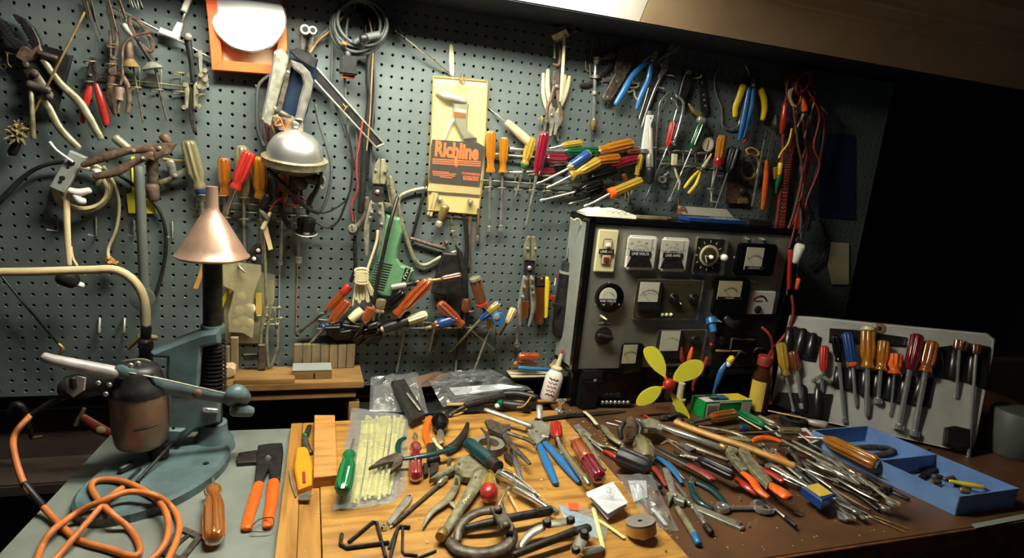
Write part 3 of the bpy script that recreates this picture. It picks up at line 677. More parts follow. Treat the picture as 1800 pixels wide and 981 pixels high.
# lantern bracket: bent chromed sheet
thing('lamp_bracket', 'chromed sheet metal motor bracket with a dark blue inside', 'bracket'); wall(.03)
plt('back_shell', [(600, 330), (690, 345), (785, 410), (760, 560), (720, 740), (690, 800), (560, 790), (540, 700), (590, 500)], .02, 'navy', .002)
plt('left_plate', [(510, 335), (545, 325), (600, 378), (575, 480), (545, 570), (500, 740), (470, 840), (425, 815), (415, 780), (465, 560)], .012, 'nickel', .003, add=.03)
rod('left_edge', [(505, 345, .07), (465, 560, .07), (418, 790, .07)], [7, 8, 8], 'chrome')
plt('left_flange', [(600, 385), (620, 400), (590, 560), (545, 740), (505, 745), (555, 560)], .006, 'iron', .001, add=.028)
plt('curved_arm', [(610, 400), (680, 425), (735, 480), (757, 540), (740, 640), (690, 800), (635, 790), (668, 640), (692, 560), (680, 500), (640, 470), (612, 440)], .014, 'steel', .004, add=.038)
plt('foot_plate', [(495, 765, .06), (560, 745, .06), (690, 800, .06), (690, 870, .06), (530, 865, .06), (490, 800, .06)], .006, 'nickel')
for q, r in (((525, 812, .068), 26), ((640, 826, .068), 26), ((505, 720, .08), 13), ((590, 480, .08), 14)): dot('bolt', q, r, .006, 'steel')
rod('plug', [(540, 750, .075), (605, 775, .075)], [24, 10], 'iron'); plt('yoke', [(600, 345, .07), (650, 320, .07), (790, 400, .07), (765, 460, .07), (660, 400, .07)], .014, 'black', .002)
rod('loop_wire', [(475, 495, .03), (400, 560, .03), (385, 660, .03), (390, 850, .03), (430, 965, .03)], 12, 'grey_cable'); rod('screw', [(375, 565, .02), (395, 595, .02)], 6, 'brass')
for pts in ([(490, 770, .085), (540, 790, .085), (560, 850, .085), (575, 880, .085)], [(520, 790, .08), (505, 830, .08), (560, 830, .08)], [(575, 810, .08), (600, 800, .08), (575, 850, .08)]): rod('lead', pts, 5, 'orange')
# black channel bar
thing('channel_bar', 'long black metal channel bar hanging diagonally beside the chrome bracket', 'bar'); wall(.028)
a, b = (690, 400), (1200, 965)
rod('web', [a, b], 33, 'black', .15, n=4, square=True, cap='none')
rod('flange', [(a[0] + 28, a[1] - 18, .03), (b[0] + 24, b[1] - 12, .03)], 7, 'nickel'); rod('flange', [(a[0] - 28, a[1] + 22, .03), (b[0] - 24, b[1] + 16, .03)], 7, 'nickel'); rod('end_lip', [(1180, 975, .03), (1222, 955, .03)], 7, 'nickel')
rod('wire_tie', [(955, 690, .04), (975, 715, .04), (985, 700, .04), (960, 735, .04)], 5, 'brass')
# dome headlamp
zone(300, 200, 3.772); wall(.05)
thing('dome_headlamp', 'polished chrome dome headlamp with a brass rim and wires', 'headlamp')
P = pt((825, 285), .03); k = mpp(P); up = Vector((.03, -.18, 1)).normalized()
part('dome', lathe(P, P + up * (175 * k), [(0, 180 * k), (.2, 178 * k), (.45, 165 * k), (.65, 143 * k), (.82, 108 * k), (.94, 62 * k), (1, 12 * k)], 36), 'aluminium')
part('rim', lathe(P - up * (62 * k), P - up * (1 * k), [(0, 190 * k), (.15, 205 * k), (.75, 208 * k), (.9, 212 * k), (1, 180 * k)], 40), 'olive_metal')
part('underside', lathe(P - up * (118 * k), P - up * (63 * k), [(0, 60 * k), (.3, 120 * k), (1, 180 * k)], 32), 'iron')
part('motor', sweep([P - up * (118 * k) + Vector((.01, 0, 0)), P - up * (190 * k) + Vector((.012, 0, 0))], [55 * k, 60 * k], 14), 'black')
for q in ((703, 320), (952, 322)): dot('rim_clip', (q[0], q[1], .112), 10, .006, 'nickel')
rod('black_strap', [(645, 365, .10), (780, 500, .09), (900, 620, .07), (980, 660, .05)], [16, 15, 14, 10], 'black', .6)
rod('cord', [(1000, 360, .08), (985, 470, .08), (930, 580, .06), (910, 660, .06)], 11, 'black'); rod('cord', [(1000, 390, .07), (960, 500, .07), (915, 570, .06), (905, 660, .06)], 10, 'black')
rod('bracket_bar', [(850, 410, .07), (990, 440, .07)], [36, 38], 'black', .6); ring('clip_ring', (1005, 455, .08), 16, 40, 8, 'nickel')
rod('red_wire', [(660, 640, .07), (700, 580, .07), (760, 545, .07)], 7, 'red_dull'); rod('red_wire', [(700, 545, .06), (760, 595, .06), (850, 610, .06)], 6, 'red_dull'); rod('red_wire', [(780, 530, .06), (850, 540, .06), (900, 580, .06)], 6, 'red_dull')
thing('cord_plug', 'black round cord plug hanging under the dome headlamp', 'plug'); wall(.05)
P = pt((900, 740), 0); k = mpp(P)
part('plug_body', lathe(P - up * (50 * k), P + up * (55 * k), [(0, 66 * k), (.08, 72 * k), (.16, 56 * k), (.85, 60 * k), (.93, 48 * k), (1, 20 * k)], 20), 'black_gloss'); part('plug_rim', lathe(P - up * (58 * k), P - up * (50 * k), [(0, 66 * k), (.5, 74 * k), (1, 70 * k)], 20), 'grey_tube')
# ---------------------------------------------------------------- coiled cable group
zone(350, 0, 3.7725); wall(.03)
thing('coiled_cable', 'dark grey coiled power cable hanging in big loops', 'cable')
for i, (cx_, cy_, rx, ry, a, o) in enumerate(((1055, 182, 185, 182, 0, .03), (1060, 172, 178, 160, 20, .038), (1068, 158, 172, 150, -15, .046), (1082, 150, 170, 148, 30, .052), (1050, 175, 150, 170, 10, .044))): ring('loop', (cx_, cy_, o), rx, ry, 11, 'grey_cable', a, 36, m=8)
rod('plug', [(1030, 285, .06), (1090, 255, .06), (1188, 235, .06)], [18, 24, 26], 'grey_cable'); rod('plug_tip', [(1080, 262, .066), (1100, 250, .066)], [30, 28], 'black')
rod('tail', [(990, 110, .03), (975, 220, .03), (985, 360, .03)], 9, 'grey_cable'); rod('orange_mark', [(948, 288, .056), (975, 296, .056)], 13, 'amber_dark')
rod('hang_wire', [(1095, -20, .02), (1100, 40, .02)], 5, 'nickel'); rod('hang_wire', [(1035, -20, .02), (1030, 60, .02)], 5, 'nickel')
thing('bottle_brush', 'black bottle brush with twisted wire and pale wooden handle', 'brush'); wall(.02)
ms = []
for i in range(700):
    c = pt((rng.uniform(1265, 1345), 0)); t_ = rng.random(); c = pt((1262 + 75 * t_, 150 + 62 * t_, .03)); an = rng.uniform(0, 6.28); L_ = rng.uniform(.012, .024)
    d = Vector((math.cos(an) * .64 , math.sin(an), -math.cos(an) * .77)).normalized(); d += Vector((.5, 0, -.4)) * rng.uniform(-.2, .3)
    q = c + d * L_; q.y = min(q.y, -.003); ms.append(sweep([c, q], [.0009, .0006], 3, cap='none'))
for i in range(160):
    t_ = rng.random(); c = pt((1010 + 200 * t_, 40 + 90 * t_, .016)); an = rng.uniform(0, 6.28); L_ = rng.uniform(.012, .028)
    q = c + Vector((math.cos(an) * .6, math.sin(an) * .5, -math.cos(an) * .77)) * L_; q.y = min(q.y, -.003); ms.append(sweep([c, q], [.0012, .0006], 3, cap='none'))
part('bristles', join(*ms), 'bristle')
zone(700, 0, 3.7725)
rod('twisted_wire', [(-20, 195, .03), (100, 290, .03), (300, 455, .012), (350, 495, .001), (600, 712, .001), (640, 745, .008), (715, 808, .018)], 4, 'iron', sm=2); rod('twisted_wire', [(-20, 203, .034), (100, 298, .034), (300, 463, .012), (350, 503, .001), (600, 718, .001), (640, 750, .01), (715, 812, .02)], 3.5, 'nickel', sm=2)
zone(840, 200, 4.459); wall(.012)
lat('wooden_handle', (212, 62), (405, 240), [(0, 22), (.06, 28), (.2, 30), (.6, 38), (.9, 36), (1, 30)], 'wood_pale')
# black inline socket with orange ring
zone(350, 0, 3.7725); wall(.03)
thing('cord_socket', 'black square cord socket with an orange ring under the coiled cable', 'socket')
rbox('socket_body', (932, 465), (1040, 385), .028, 'black', 0, .004); rbox('socket_flange', (922, 492), (1048, 466), .034, 'black', -.002, .003); rod('orange_ring', [(945, 510, .045), (1028, 512, .045)], 10, 'orange'); rod('neck', [(985, 345, .044), (985, 385, .044)], [24, 30], 'black', lift=False)
# hanging leads
wall(.012)
CB = [('black hanging lead running straight down left of the others', [(880, 180), (882, 400), (878, 560), (900, 680), (960, 840), (1000, 990), (1040, 1080, .012)], 8, 'grey_cable', .012),
      ('thin grey lead crossing behind the black channel bar', [(985, 120), (965, 400), (968, 600), (985, 760), (985, 900), (990, 1060)], 8, 'grey_cable', .02),
      ('black lead with tape wraps among the hanging leads', [(1130, 350), (1120, 520), (1130, 640), (1120, 760), (1100, 900), (1090, 1100), (1080, 1300), (1070, 1400)], 20, 'black', .02),
      ('tan hanging lead beside the taped black lead', [(1125, 120), (1150, 250), (1150, 400), (1140, 600), (1130, 800), (1110, 1000)], 6, 'tan_dark', .03),
      ('thick black lead twisted behind the taped lead', [(1100, 60), (1110, 300), (1145, 480), (1140, 650), (1150, 800), (1120, 950), (1110, 1150)], 14, 'black', .008),
      ('grey hanging lead right of the taped black lead', [(1165, 100), (1160, 330), (1165, 600), (1150, 800), (1140, 1000), (1135, 1200)], 7, 'grey_cable', .014),
      ('red hanging lead at the foot of the hanging lead bundle', [(1085, 800), (1060, 960), (1040, 1100), (1050, 1250), (1010, 1360), (1020, 1470)], 7, 'red_dull', .03),
      ('dark grey lead running down into the vise grip area', [(1060, 780), (1045, 900), (1050, 1100), (1040, 1300), (1035, 1500)], 8, 'grey_cable', .016)]
for lb, P_, r_, m_, o_ in CB:
    wall(o_); cable(lb, P_, r_, m_, 'hanging_lead')
cable('striped ribbon lead arching from the tube sockets to the coiled cable', [(735, 350, .02), (790, 270, .02), (870, 205, .025), (960, 100, .03)], 9, 'tan_dark', 'hanging_lead'); cable('dark ribbon lead arching from the tube sockets to the coiled cable', [(725, 340, .016), (775, 265, .016), (860, 190, .02), (955, 90, .024)], 10, 'grey_cable', 'hanging_lead')
# leads round the dome lamp
zone(300, 200, 3.772); wall(.03)
cable('grey lead looping round the right of the dome headlamp', [(960, -60), (985, 60), (1030, 200), (1065, 350), (1050, 500), (1010, 620), (960, 655)], 10, 'grey_cable', 'lamp_lead')
cable('thin black lead sagging right of the black cord plug', [(960, 715), (1040, 755), (1110, 710), (1150, 620), (1190, 500), (1205, 330), (1190, 200), (1150, 60)], 7, 'black', 'lamp_lead')
cable('thin dark lead from strap to the hanging lead bundle', [(960, 655), (1040, 650), (1130, 600), (1180, 540), (1205, 440)], 6, 'black', 'lamp_lead')
for i, (P_, m_, lb) in enumerate((([(630, -20), (632, 60), (655, 200)], 'red_dull', 'red lead behind the left of the dome headlamp'), ([(590, 0), (600, 120), (620, 220)], 'grey_cable', 'grey lead behind the left of the dome headlamp'), ([(660, 60), (690, 150), (670, 230)], 'wood_handle', 'tan lead behind the left of the dome headlamp'))): wall(.022); cable(lb, P_, 9, m_, 'lamp_lead')
# ---------------------------------------------------------------- left screwdriver rack
wall(.004)
rack('wire rack holding four screwdrivers behind the copper funnel', [[(155, 580, .012), (900, 625, .012)], [(155, 632, .012), (900, 680, .012)]], [(205, 545, 40), (350, 550, 36), (365, 692, 32), (487, 562, 38), (487, 704, 38), (615, 708, 40), (735, 716, 36), (830, 722, 30), (600, 572, 34)], [(170, 580, 690), (345, 560, 690), (852, 590, 800)], 'olive_metal', 6)
wall(.016)
sd('smoky clear screwdriver with a blue collar above the copper funnel', (120, 175), (205, 500), (215, 700), 48, 'clear_smoke', 14, 'classic', collar='blue_dark')
sd('amber-brown screwdriver upright in the rack behind the funnel', (357, 290), (362, 540), (365, 720), 40, 'amber_dark', 12, 'nut')
sd('grey handled screwdriver upright behind the red one', (475, 208), (488, 560), (493, 980), 46, 'clear_smoke', 11, 'plain')
sd('yellow-amber screwdriver upright just left of the dome headlamp', (590, 280), (598, 560), (618, 990), 46, 'amber', 12, 'classic')
sd('amber screwdriver hidden partly under the dome headlamp', (745, 395), (745, 580), (728, 1000), 36, 'amber', 10, 'plain'); wall(.022)
sd('steel shafted driver with crimson handle below the dome headlamp', (840, 410), (845, 600), (850, 985), 46, 'crimson', 12, 'plain', 'nut')
wall(.045)
sd('red screwdriver leaning to the right above the copper funnel', (532, 250), (430, 500), (360, 670, .03), 44, 'red', 15, 'classic')
thing('cream_clip', 'black and cream clip tool hanging from the screwdriver rack', 'clip'); wall(.04)
rod('body', [(650, 545), (605, 615)], [30, 22], 'black'); rod('neck', [(600, 640), (640, 690)], [16, 20], 'nickel'); plt('tongue', [(605, 745), (640, 735), (678, 895), (650, 905)], .006, 'wood_pale'); rod('lever', [(660, 655), (640, 700), (610, 760)], [10, 14, 16], 'ivory')
thing('black_probe', 'black probe dangling below the dome headlamp', 'probe'); rod('probe', [(725, 520), (740, 650), (785, 750)], [10, 16, 15], 'black')
# ================================================================ pegboard, middle
zone(700, 0, 3.7725); wall(.006)
def W2(x, y): return (ZN[0] + x / ZN[2], ZN[1] + y / ZN[2])
thing('blister_pouch', 'hanging plastic pouch with cream card holding a grey rivet tool', 'package')
zone(0, 0, 1)
plt('backing_card', [(763, 135), (857, 143), (850, 300), (841, 376), (752, 368), (757, 250)], .0015, 'ivory', 0)
plt('printed_insert', [(759.5, 245), (840, 251), (852, 258), (843, 326), (754, 318), (757, 280)], .0012, 'print_dark', 0, add=.012)
XX = (W(845, 272, .02) - W(763, 264, .02)).normalized(); XX.y = 0; XX.normalize(); YY = Vector((-XX.z, 0, XX.x)); 
def ink(s, c, size, m='print_orange', bold=.03, o=.0196): P = W(c[0], c[1], o); part('lettering', text_mesh(s, P, XX, YY, size * mpp(P), .0002, bold, True), m)
P = W(803, 266, .0196); part('lettering', text_mesh('Richline', P, XX, YY * 1.42, 25 * mpp(P), .0002, .045, True), 'print_orange')
for dy in (0, 3.6, 7.2): rod('stripe', [(760, 279.5 + dy, .0196), (845, 284.5 + dy, .0196)], 1.0, 'print_orange', .15, 4, 0, lift=False, cap='none')
plt('arrow', [(799, 275), (804, 275), (804, 288), (807, 288), (802, 294), (797, 288), (799, 288)], .0003, 'print_orange', 0, add=.0138)
for i, (u0, u1) in enumerate(((760, 789), (760, 802), (761, 800), (773, 795))): rod('small_print', [(u0, 301 + 3.2 * i, .0196), (u1, 303.2 + 3.2 * i, .0196)], .8, 'print_orange', .2, 4, 0, lift=False, cap='none')
ink('TOWNSEND', (828, 306), 6, bold=.02); plt('maker_panel', [(814, 309), (842, 311), (841, 318), (814, 316)], .0003, 'print_orange', 0, add=.0138); ink('TEXTRON', (828, 313.5), 6, 'print_dark', .02, .0203)
zone(700, 0, 3.7725); wall(.01)
rod('tool_nozzle', [(258, 625), (300, 635), (340, 645), (440, 672)], [10, 26, 28, 20], 'grey_tube'); rod('nozzle_tip', [(252, 622), (275, 628)], [11, 9], 'brass')
plt('tool_body', [(358, 675), (465, 685), (455, 790), (455, 860), (525, 920), (430, 930), (375, 830), (365, 780)], .010, 'grey_paint', .004)
rod('tool_lever', [(365, 790), (330, 850), (305, 925)], [12, 14, 12], 'cat_white', .7)
plt('brand_sticker', [(375, 715), (450, 730), (450, 752), (370, 738)], .0008, 'paper', 0, add=.0105); plt('brand_sticker', [(370, 739), (450, 753), (445, 787), (375, 772)], .0008, 'amber', 0, add=.0105)
zone(580, 230, 4.0875)
plt('flap', [(715, 360), (1078, 370), (1080, 460), (700, 430)], .0008, 'cream', 0, add=.004)
rod('rivet_strip', [(745, 440), (705, 600)], [14, 10], 'cream', .3); rod('rivet_strip', [(770, 440), (725, 610)], [10, 9], 'cream', .3)
rod('brass_fitting', [(820, 545), (800, 600), (788, 640)], [34, 30, 22], 'brass'); rod('fitting_nut', [(780, 655), (775, 682)], [26, 26], 'nickel')
for q in ((786, 490), (1005, 507)): dot('snap', q, 18, .022, 'nickel')
zone(0, 0, 1); wall(.024)
plt('clear_front', [(762, 134), (857, 142), (851, 300), (841, 377), (751, 369), (757, 250)], .0006, 'bag_yellowed', 0)
for a_, b_ in (((762, 134), (857, 142)), ((857, 142), (851, 300)), ((851, 300), (841, 377)), ((841, 377), (751, 369)), ((751, 369), (757, 250)), ((757, 250), (762, 134))): rod('welt', [a_ + (.012,), b_ + (.012,)], 1.3, 'amber_yellow', 1, 6, 0, lift=False)
zone(700, 0, 3.7725); ring('eyelet', (423, 542, .026), 16, 16, 6, 'steel'); 
thing('peg_hook', 'steel hook through the eyelet of the cream pouch', 'hook'); rod('hook', [(430, 488, .001), (428, 500, .03), (424, 545, .045), (415, 530, .05)], 5, 'brass', lift=False)
thing('metal_strap', 'flat steel loop handle sticking up behind the cream pouch', 'strap'); wall(.002); rod('strap', [(362, 500), (360, 380), (350, 300), (345, 380), (348, 490)], [9, 9, 10, 9, 9], 'cream', .5)
# ---- pliers cluster hanging
wall(.02)
thing('hex_socket', 'grey hexagonal tube socket on the top hook', 'socket')
P = pt((1130, 200), .03); k = mpp(P); Q_ = pt((1035, 245), 0)
part('tube', lathe(Q_, P, [(0, 42 * k), (1, 36 * k)], 6), 'nickel'); part('bore', lathe(P, P + (P - Q_) * .01, [(0, 24 * k), (1, 23 * k)], 6), 'dark')
thing('peg_hook', 'twin wire hook above the hanging crimp pliers', 'hook'); rod('hook', [(1150, 160, .001), (1152, 175, .03)], 5, 'nickel', lift=False); rod('hook', [(1195, 165, .002), (1185, 200, .04), (1170, 210, .04)], 6, 'nickel', lift=False); rod('hook', [(1140, 290, .02), (1125, 308, .03), (1105, 300, .03)], 5, 'nickel', lift=False)
thing('white_stick', 'pale stick hanging in front of cream-handled pliers', 'stick'); wall(.05); rod('stick', [(1100, 242), (1085, 480), (1073, 670)], [10, 12, 9], 'cream')
thing('brown_hook', 'rusty brown hook hanging beside the pale stick', 'hook'); wall(.03); rod('shank', [(1070, 295), (1068, 400), (1055, 435), (1025, 425)], [14, 14, 13, 8], 'rust'); rod('chrome_pin', [(1032, 275), (1035, 385)], [8, 9], 'chrome')
wall(.018)
pliers('cream-handled pliers hanging with the jaws down', [[(1000, 720), (1030, 710), (1045, 770), (1025, 830), (1010, 905), (998, 905), (1002, 830), (990, 770)], [(1030, 750), (1070, 740), (1075, 800), (1050, 860), (1040, 900), (1028, 890), (1035, 820)]],
       [([(990, 465), (985, 560), (995, 650), (1015, 730)], [12, 17, 15, 12], 'cream'), ([(1132, 510), (1115, 590), (1085, 680), (1050, 750)], [12, 16, 14, 10], 'cream')], (1012, 765, 16), 'nickel', .008)
wall(.006)
pliers('second cream-handled pliers hanging behind the first', [[(1010, 780), (1045, 760), (1062, 850), (1060, 935), (1048, 935), (1035, 870)], [(960, 800), (985, 790), (975, 860), (962, 870)]],
       [([(960, 490), (958, 600), (970, 680), (1000, 770)], [11, 15, 14, 10], 'cream'), ([(1105, 500), (1095, 600), (1080, 700), (1050, 790)], [11, 14, 13, 10], 'cream')], (1045, 778, 14), 'nickel', .007)
wall(.04)
pliers('brown curved-handle tongs over the cream-handled pliers', [[(1025, 470), (1060, 465), (1065, 560), (1045, 590), (1020, 560)]], [([(1035, 560), (1015, 640), (985, 720), (990, 810)], [12, 12, 12, 8], 'rust'), ([(1050, 560), (1062, 680), (1085, 770), (1072, 830)], [12, 12, 12, 8], 'rust')], (1045, 575, 18), 'iron', .008)
thing('wing_bolt', 'small brass wing bolt beside cream-handled pliers', 'bolt'); wall(.02); rod('bolt', [(925, 788), (965, 795)], 6, 'brass'); rod('wing', [(950, 775), (952, 812)], 9, 'brass')
# ---- needle tool
thing('grease_needle', 'slim chrome grease needle injector hanging upright', 'injector'); wall(.012)
plt('blade', [(1283, 245), (1338, 245), (1335, 378), (1275, 378)], .005, 'iron'); lat('collar', (1305, 375), (1303, 425), [(0, 22), (.2, 26), (.4, 16), (.6, 22), (1, 14)], 'nickel', lift=.01)
rod('barrel', [(1302, 425), (1292, 800)], [13, 12], 'chrome'); lat('clamp', (1300, 500), (1299, 520), [(0, 24), (1, 24)], 'nickel', lift=.01); lat('joint', (1293, 605), (1292, 628), [(0, 18), (1, 18)], 'nickel', lift=.009); lat('brass_tip', (1288, 798), (1280, 860), [(0, 24), (.55, 24), (.65, 18), (1, 10)], 'brass', lift=.01); rod('needle', [(1280, 855), (1277, 942)], [4, 2.5], 'iron')
thing('peg_hook', 'twin wire hook behind the chrome grease needle', 'hook'); wall(.004); rod('hook', [(1240, 405), (1242, 465), (1268, 480)], 5, 'nickel', sm=0); rod('hook', [(1268, 430), (1272, 510), (1345, 515)], 5, 'nickel', sm=0)
# ================================================================ pegboard, upper right
zone(1020, 0, 3.27); wall(.02)
thing('scraper', 'wide worn steel scraper with a narrow handle', 'scraper'); plt('blade', [(228, 268), (362, 256), (322, 335), (262, 435), (196, 420), (195, 385)], .004, 'iron'); plt('handle', [(196, 420), (262, 435), (168, 585), (128, 582), (123, 562)], .007, 'iron', .0015)
for q in ((205, 468), (152, 558)): dot('rivet', (q[0], q[1]), 8, .009, 'nickel')
rod('handle_edge', [(160, 590), (262, 440)], 5, 'pine', .6)
thing('curved_shears', 'dark curved iron shears half behind the scraper', 'shears'); wall(.006); rod('blade', [(0, 490), (50, 485), (100, 445), (165, 390), (240, 285)], [10, 14, 14, 18, 26], 'dark_iron', .4); rod('blade', [(110, 330), (170, 315), (215, 310)], [16, 22, 16], 'rust', .5); rod('bow', [(160, 365), (190, 385), (215, 365)], 6, 'iron')
thing('peg_hook', 'empty wire double hook below the scraper', 'hook'); wall(.003); rod('hook', [(125, 425), (128, 465), (175, 468)], 5, 'chrome', sm=0); rod('hook', [(130, 455), (172, 457)], 4, 'chrome')
wall(.03)
pliers('blue-handled slip joint pliers beside the scraper', [[(408, 300), (440, 290), (430, 340), (410, 385), (390, 380)], [(355, 350), (400, 310), (408, 322), (362, 360)]], [([(392, 345), (300, 430), (240, 530), (200, 598)], [14, 18, 20, 16], 'blue'), ([(402, 375), (385, 460), (345, 550), (322, 625)], [16, 18, 18, 14], 'blue')], (405, 345, 10), 'nickel')
wall(.012)
pliers('long bare tongue and groove pliers with dropped jaws', [[(478, 310), (520, 290), (560, 258), (572, 262), (555, 295), (500, 330), (470, 340), (425, 390), (430, 350)], [(490, 335), (505, 345), (500, 400), (455, 455), (440, 445), (465, 395), (455, 365)], [(490, 290), (520, 245), (555, 232), (550, 255), (515, 290)]], [([(465, 430), (420, 530), (380, 640), (352, 735)], [11, 10, 9, 6], 'steel'), ([(395, 500), (370, 590), (337, 685)], [10, 9, 7], 'steel')], (475, 375, 10), 'nickel')
thing('wire_loops', 'bent wire hook loops under the blue pliers', 'hook'); wall(.006); rod('wire', [(335, 480), (280, 478), (262, 500), (275, 530), (305, 520), (310, 550), (325, 575)], 6, 'cream'); ring('loop', (300, 490, .01), 34, 14, 5, 'cream')
thing('peg_hook', 'short empty hook right of tongue and groove pliers', 'hook'); rod('hook', [(445, 502, .01), (482, 508, .03)], 6, 'chrome', lift=False); rod('hook', [(490, 430, .004), (540, 436, .02)], 5, 'nickel', lift=False)
thing('black_channel', 'black slotted channel with a bright square end', 'channel'); wall(.014); plt('channel', [(595, 408), (638, 412), (622, 500), (585, 600), (560, 610), (555, 545), (570, 480)], .012, 'black', .002); plt('end', [(597, 402), (625, 405), (622, 430), (595, 428)], .013, 'steel'); 
thing('perforated_strap', 'dark perforated steel strap hanging from a hook', 'strap'); plt('strap', [(672, 455), (712, 450), (735, 640), (690, 655)], .003, 'dark_iron'); 
for y in (475, 545, 575, 608): dot('hole_rim', (697 + (y - 475) * .14, y), 8, .004, 'nickel')
thing('peg_hook', 'steel hook carrying the perforated strap', 'hook'); rod('hook', [(640, 450, .002), (690, 445, .02), (698, 425, .022)], 5, 'steel', lift=False)
# bent offset tools
thing('hooked_rod', 'thin steel rod with a hooked top beside the white folding tool', 'rod'); wall(.02); rod('rod', [(522, 520), (460, 580), (447, 650), (436, 780), (430, 980), (428, 1010)], 4, 'steel', sm=3)
thing('bent_tube', 'bright bent tube bracket beside the red driver', 'tube'); wall(.03); rod('tube', [(520, 565), (555, 610), (535, 690), (515, 810)], 7, 'chrome', sm=3); rod('tube', [(545, 550), (588, 590), (570, 700), (535, 815)], 9, 'chrome', sm=3); rod('foot', [(515, 815), (540, 830)], 9, 'chrome')
# yellow and blue cutters
wall(.012)
pliers('wire strippers with curved yellow grips hanging open', [[(930, 470), (990, 430), (1030, 470), (1020, 520), (985, 500), (945, 520)]], [([(925, 500), (905, 560), (885, 615), (883, 665)], [24, 22, 20, 18], 'yellow'), ([(1028, 520), (1045, 570), (1050, 630), (1040, 685)], [22, 22, 20, 16], 'yellow')], (985, 460, 12), 'dark_iron')
wall(.026)
pliers('long blue-handled pliers between the yellow grips', [[(975, 500), (990, 430), (1008, 430), (1005, 510)]], [([(965, 510), (945, 620), (925, 720), (908, 808)], [14, 17, 16, 10], 'blue'), ([(990, 515), (975, 620), (955, 700), (935, 790)], [14, 16, 15, 10], 'blue')], (988, 490, 10), 'iron')
thing('wire_hoop', 'thin bent wire hoop hanging left of the yellow grips', 'wire'); wall(.006); rod('wire', [(800, 380), (770, 440), (775, 530), (808, 620), (815, 720), (860, 745), (905, 720), (930, 620), (965, 500), (965, 420), (945, 375)], 5, 'steel'); rod('wire', [(780, 440), (880, 510), (930, 560)], 3, 'iron')
thing('rubber_bulb', 'small dark knob hanging right of the yellow grips', 'knob'); wall(.01); lat('knob', (1105, 660), (1105, 745), [(0, 12), (.3, 18), (.45, 26), (.9, 28), (1, 20)], 'dark_iron')
# ================================================================ right tool rack (A)
zone(1100, 150, 3.924); wall(.004)
rack('wire rack on the dark right of the pegboard holding green driver', [[(30, 430, .012), (640, 470, .012)], [(150, 500, .012), (640, 560, .012)]], [(355, 455, 32), (270, 437, 30), (445, 457, 32), (525, 470, 32), (200, 432, 26), (278, 545, 34), (360, 553, 34), (440, 562, 34), (515, 572, 30), (605, 575, 22), (655, 628, 22)], [(300, 450, 540), (480, 470, 560), (395, 465, 550)], 'nickel', 5)
thing('folding_tool', 'white enamelled folding tool with a clear tube hanging in rack', 'folding tool'); wall(.03)
plt('white_plate', [(140, 205), (185, 205), (180, 235), (165, 265), (165, 300), (142, 440), (105, 440), (118, 340)], .008, 'white', .001); dot('rivet', (160, 226), 7, .01, 'steel'); plt('tab', [(152, 175), (172, 175), (174, 205), (148, 205)], .005, 'nickel')
plt('clamp', [(98, 445), (145, 450), (140, 470), (95, 465)], .014, 'steel'); rod('clear_tube', [(160, 300), (157, 660)], [18, 26], 'grey_tube'); rod('tube_band', [(150, 480), (150, 560)], [22, 24], 'nickel'); rod('tube_end', [(150, 575), (152, 660)], [32, 28], 'black')
wall(.018)
sd('small amber screwdriver low beside the white folding tool', (95, 470), (65, 620), (10, 820), 22, 'amber_yellow', 6, 'classic')
sd('red-handled driver with long steel shaft in the right rack', (315, 250), (275, 425), (128, 795), 26, 'red', 6, 'plain', 'flat', shaft='chrome')
sd('green-handled driver with long steel shaft in the right rack', (505, 265), (437, 440), (293, 805), 30, 'green_clear', 7, 'plain', 'nut', shaft='chrome')
thing('valve_cap', 'brown brass valve above the green-handled driver', 'valve'); rod('valve', [(430, 130), (460, 180), (500, 200)], [8, 16, 20], 'brass'); rod('cap', [(490, 235), (520, 250)], [26, 28], 'nickel')
wall(.028)
sd('amber and red two-tone screwdriver beside the white dial', (645, 342), (612, 560), (580, 740), 34, 'amber', 6, 'plain', band=(.7, 1.0, 'red_clear'))
thing('dial_thermometer', 'round white dial thermometer behind the amber red screwdriver', 'thermometer'); wall(.016)
p = dot('case', (565, 408), 50, .006, 'steel', None, False, 28); dot('dial', (565, 408), 46, .001, 'meter_face', p, False, 28, .006); scale_marks((565, 408), 34, 0, 330, 12, .0072, 7, p); part('pointer', sweep([pt((558, 440), .0078), pt((572, 380), .0078)], .0012, 6), 'panel_olive', p); rod('stem', [(560, 460), (530, 560)], [5, 4], 'nickel')
wall(.03)
pliers('small yellow-handled pliers hanging by the dial thermometer', [[(585, 470), (590, 478), (535, 575), (515, 580), (525, 555)]], [([(500, 590), (450, 640), (402, 705)], [10, 14, 12], 'yellow'), ([(510, 600), (480, 680), (430, 742)], [9, 14, 12], 'yellow')], (520, 570, 7), 'cream', .005)
thing('ivory_lever', 'ivory curved lever tool hanging in the right rack', 'lever'); plt('lever_block', [(315, 470), (345, 475), (340, 555), (310, 550)], .01, 'cream'); rod('lever_tail', [(335, 560), (350, 620), (370, 670), (362, 720)], [7, 10, 9, 5], 'cream', .5)
thing('wire_connector', 'small hollow metal connector under the rack', 'connector'); wall(.012); ring('connector', (248, 650), 22, 20, 8, 'nickel', 10); rod('tab', [(265, 620), (290, 600)], [9, 8], 'grey_tube')
wall(.02)
sd('black-handled screwdriver with long bright blade hanging low right', (725, 430), (672, 600), (595, 905), 48, 'black', 6, 'plain', 'flat', shaft='chrome')
thing('wire_bracket', 'thin wire bracket hanging below the two-tone screwdriver', 'wire'); wall(.014); rod('wire', [(605, 590), (590, 700), (585, 800), (640, 808)], 5, 'cream', sm=0); rod('cross_wire', [(565, 712), (605, 715)], 4, 'cream')
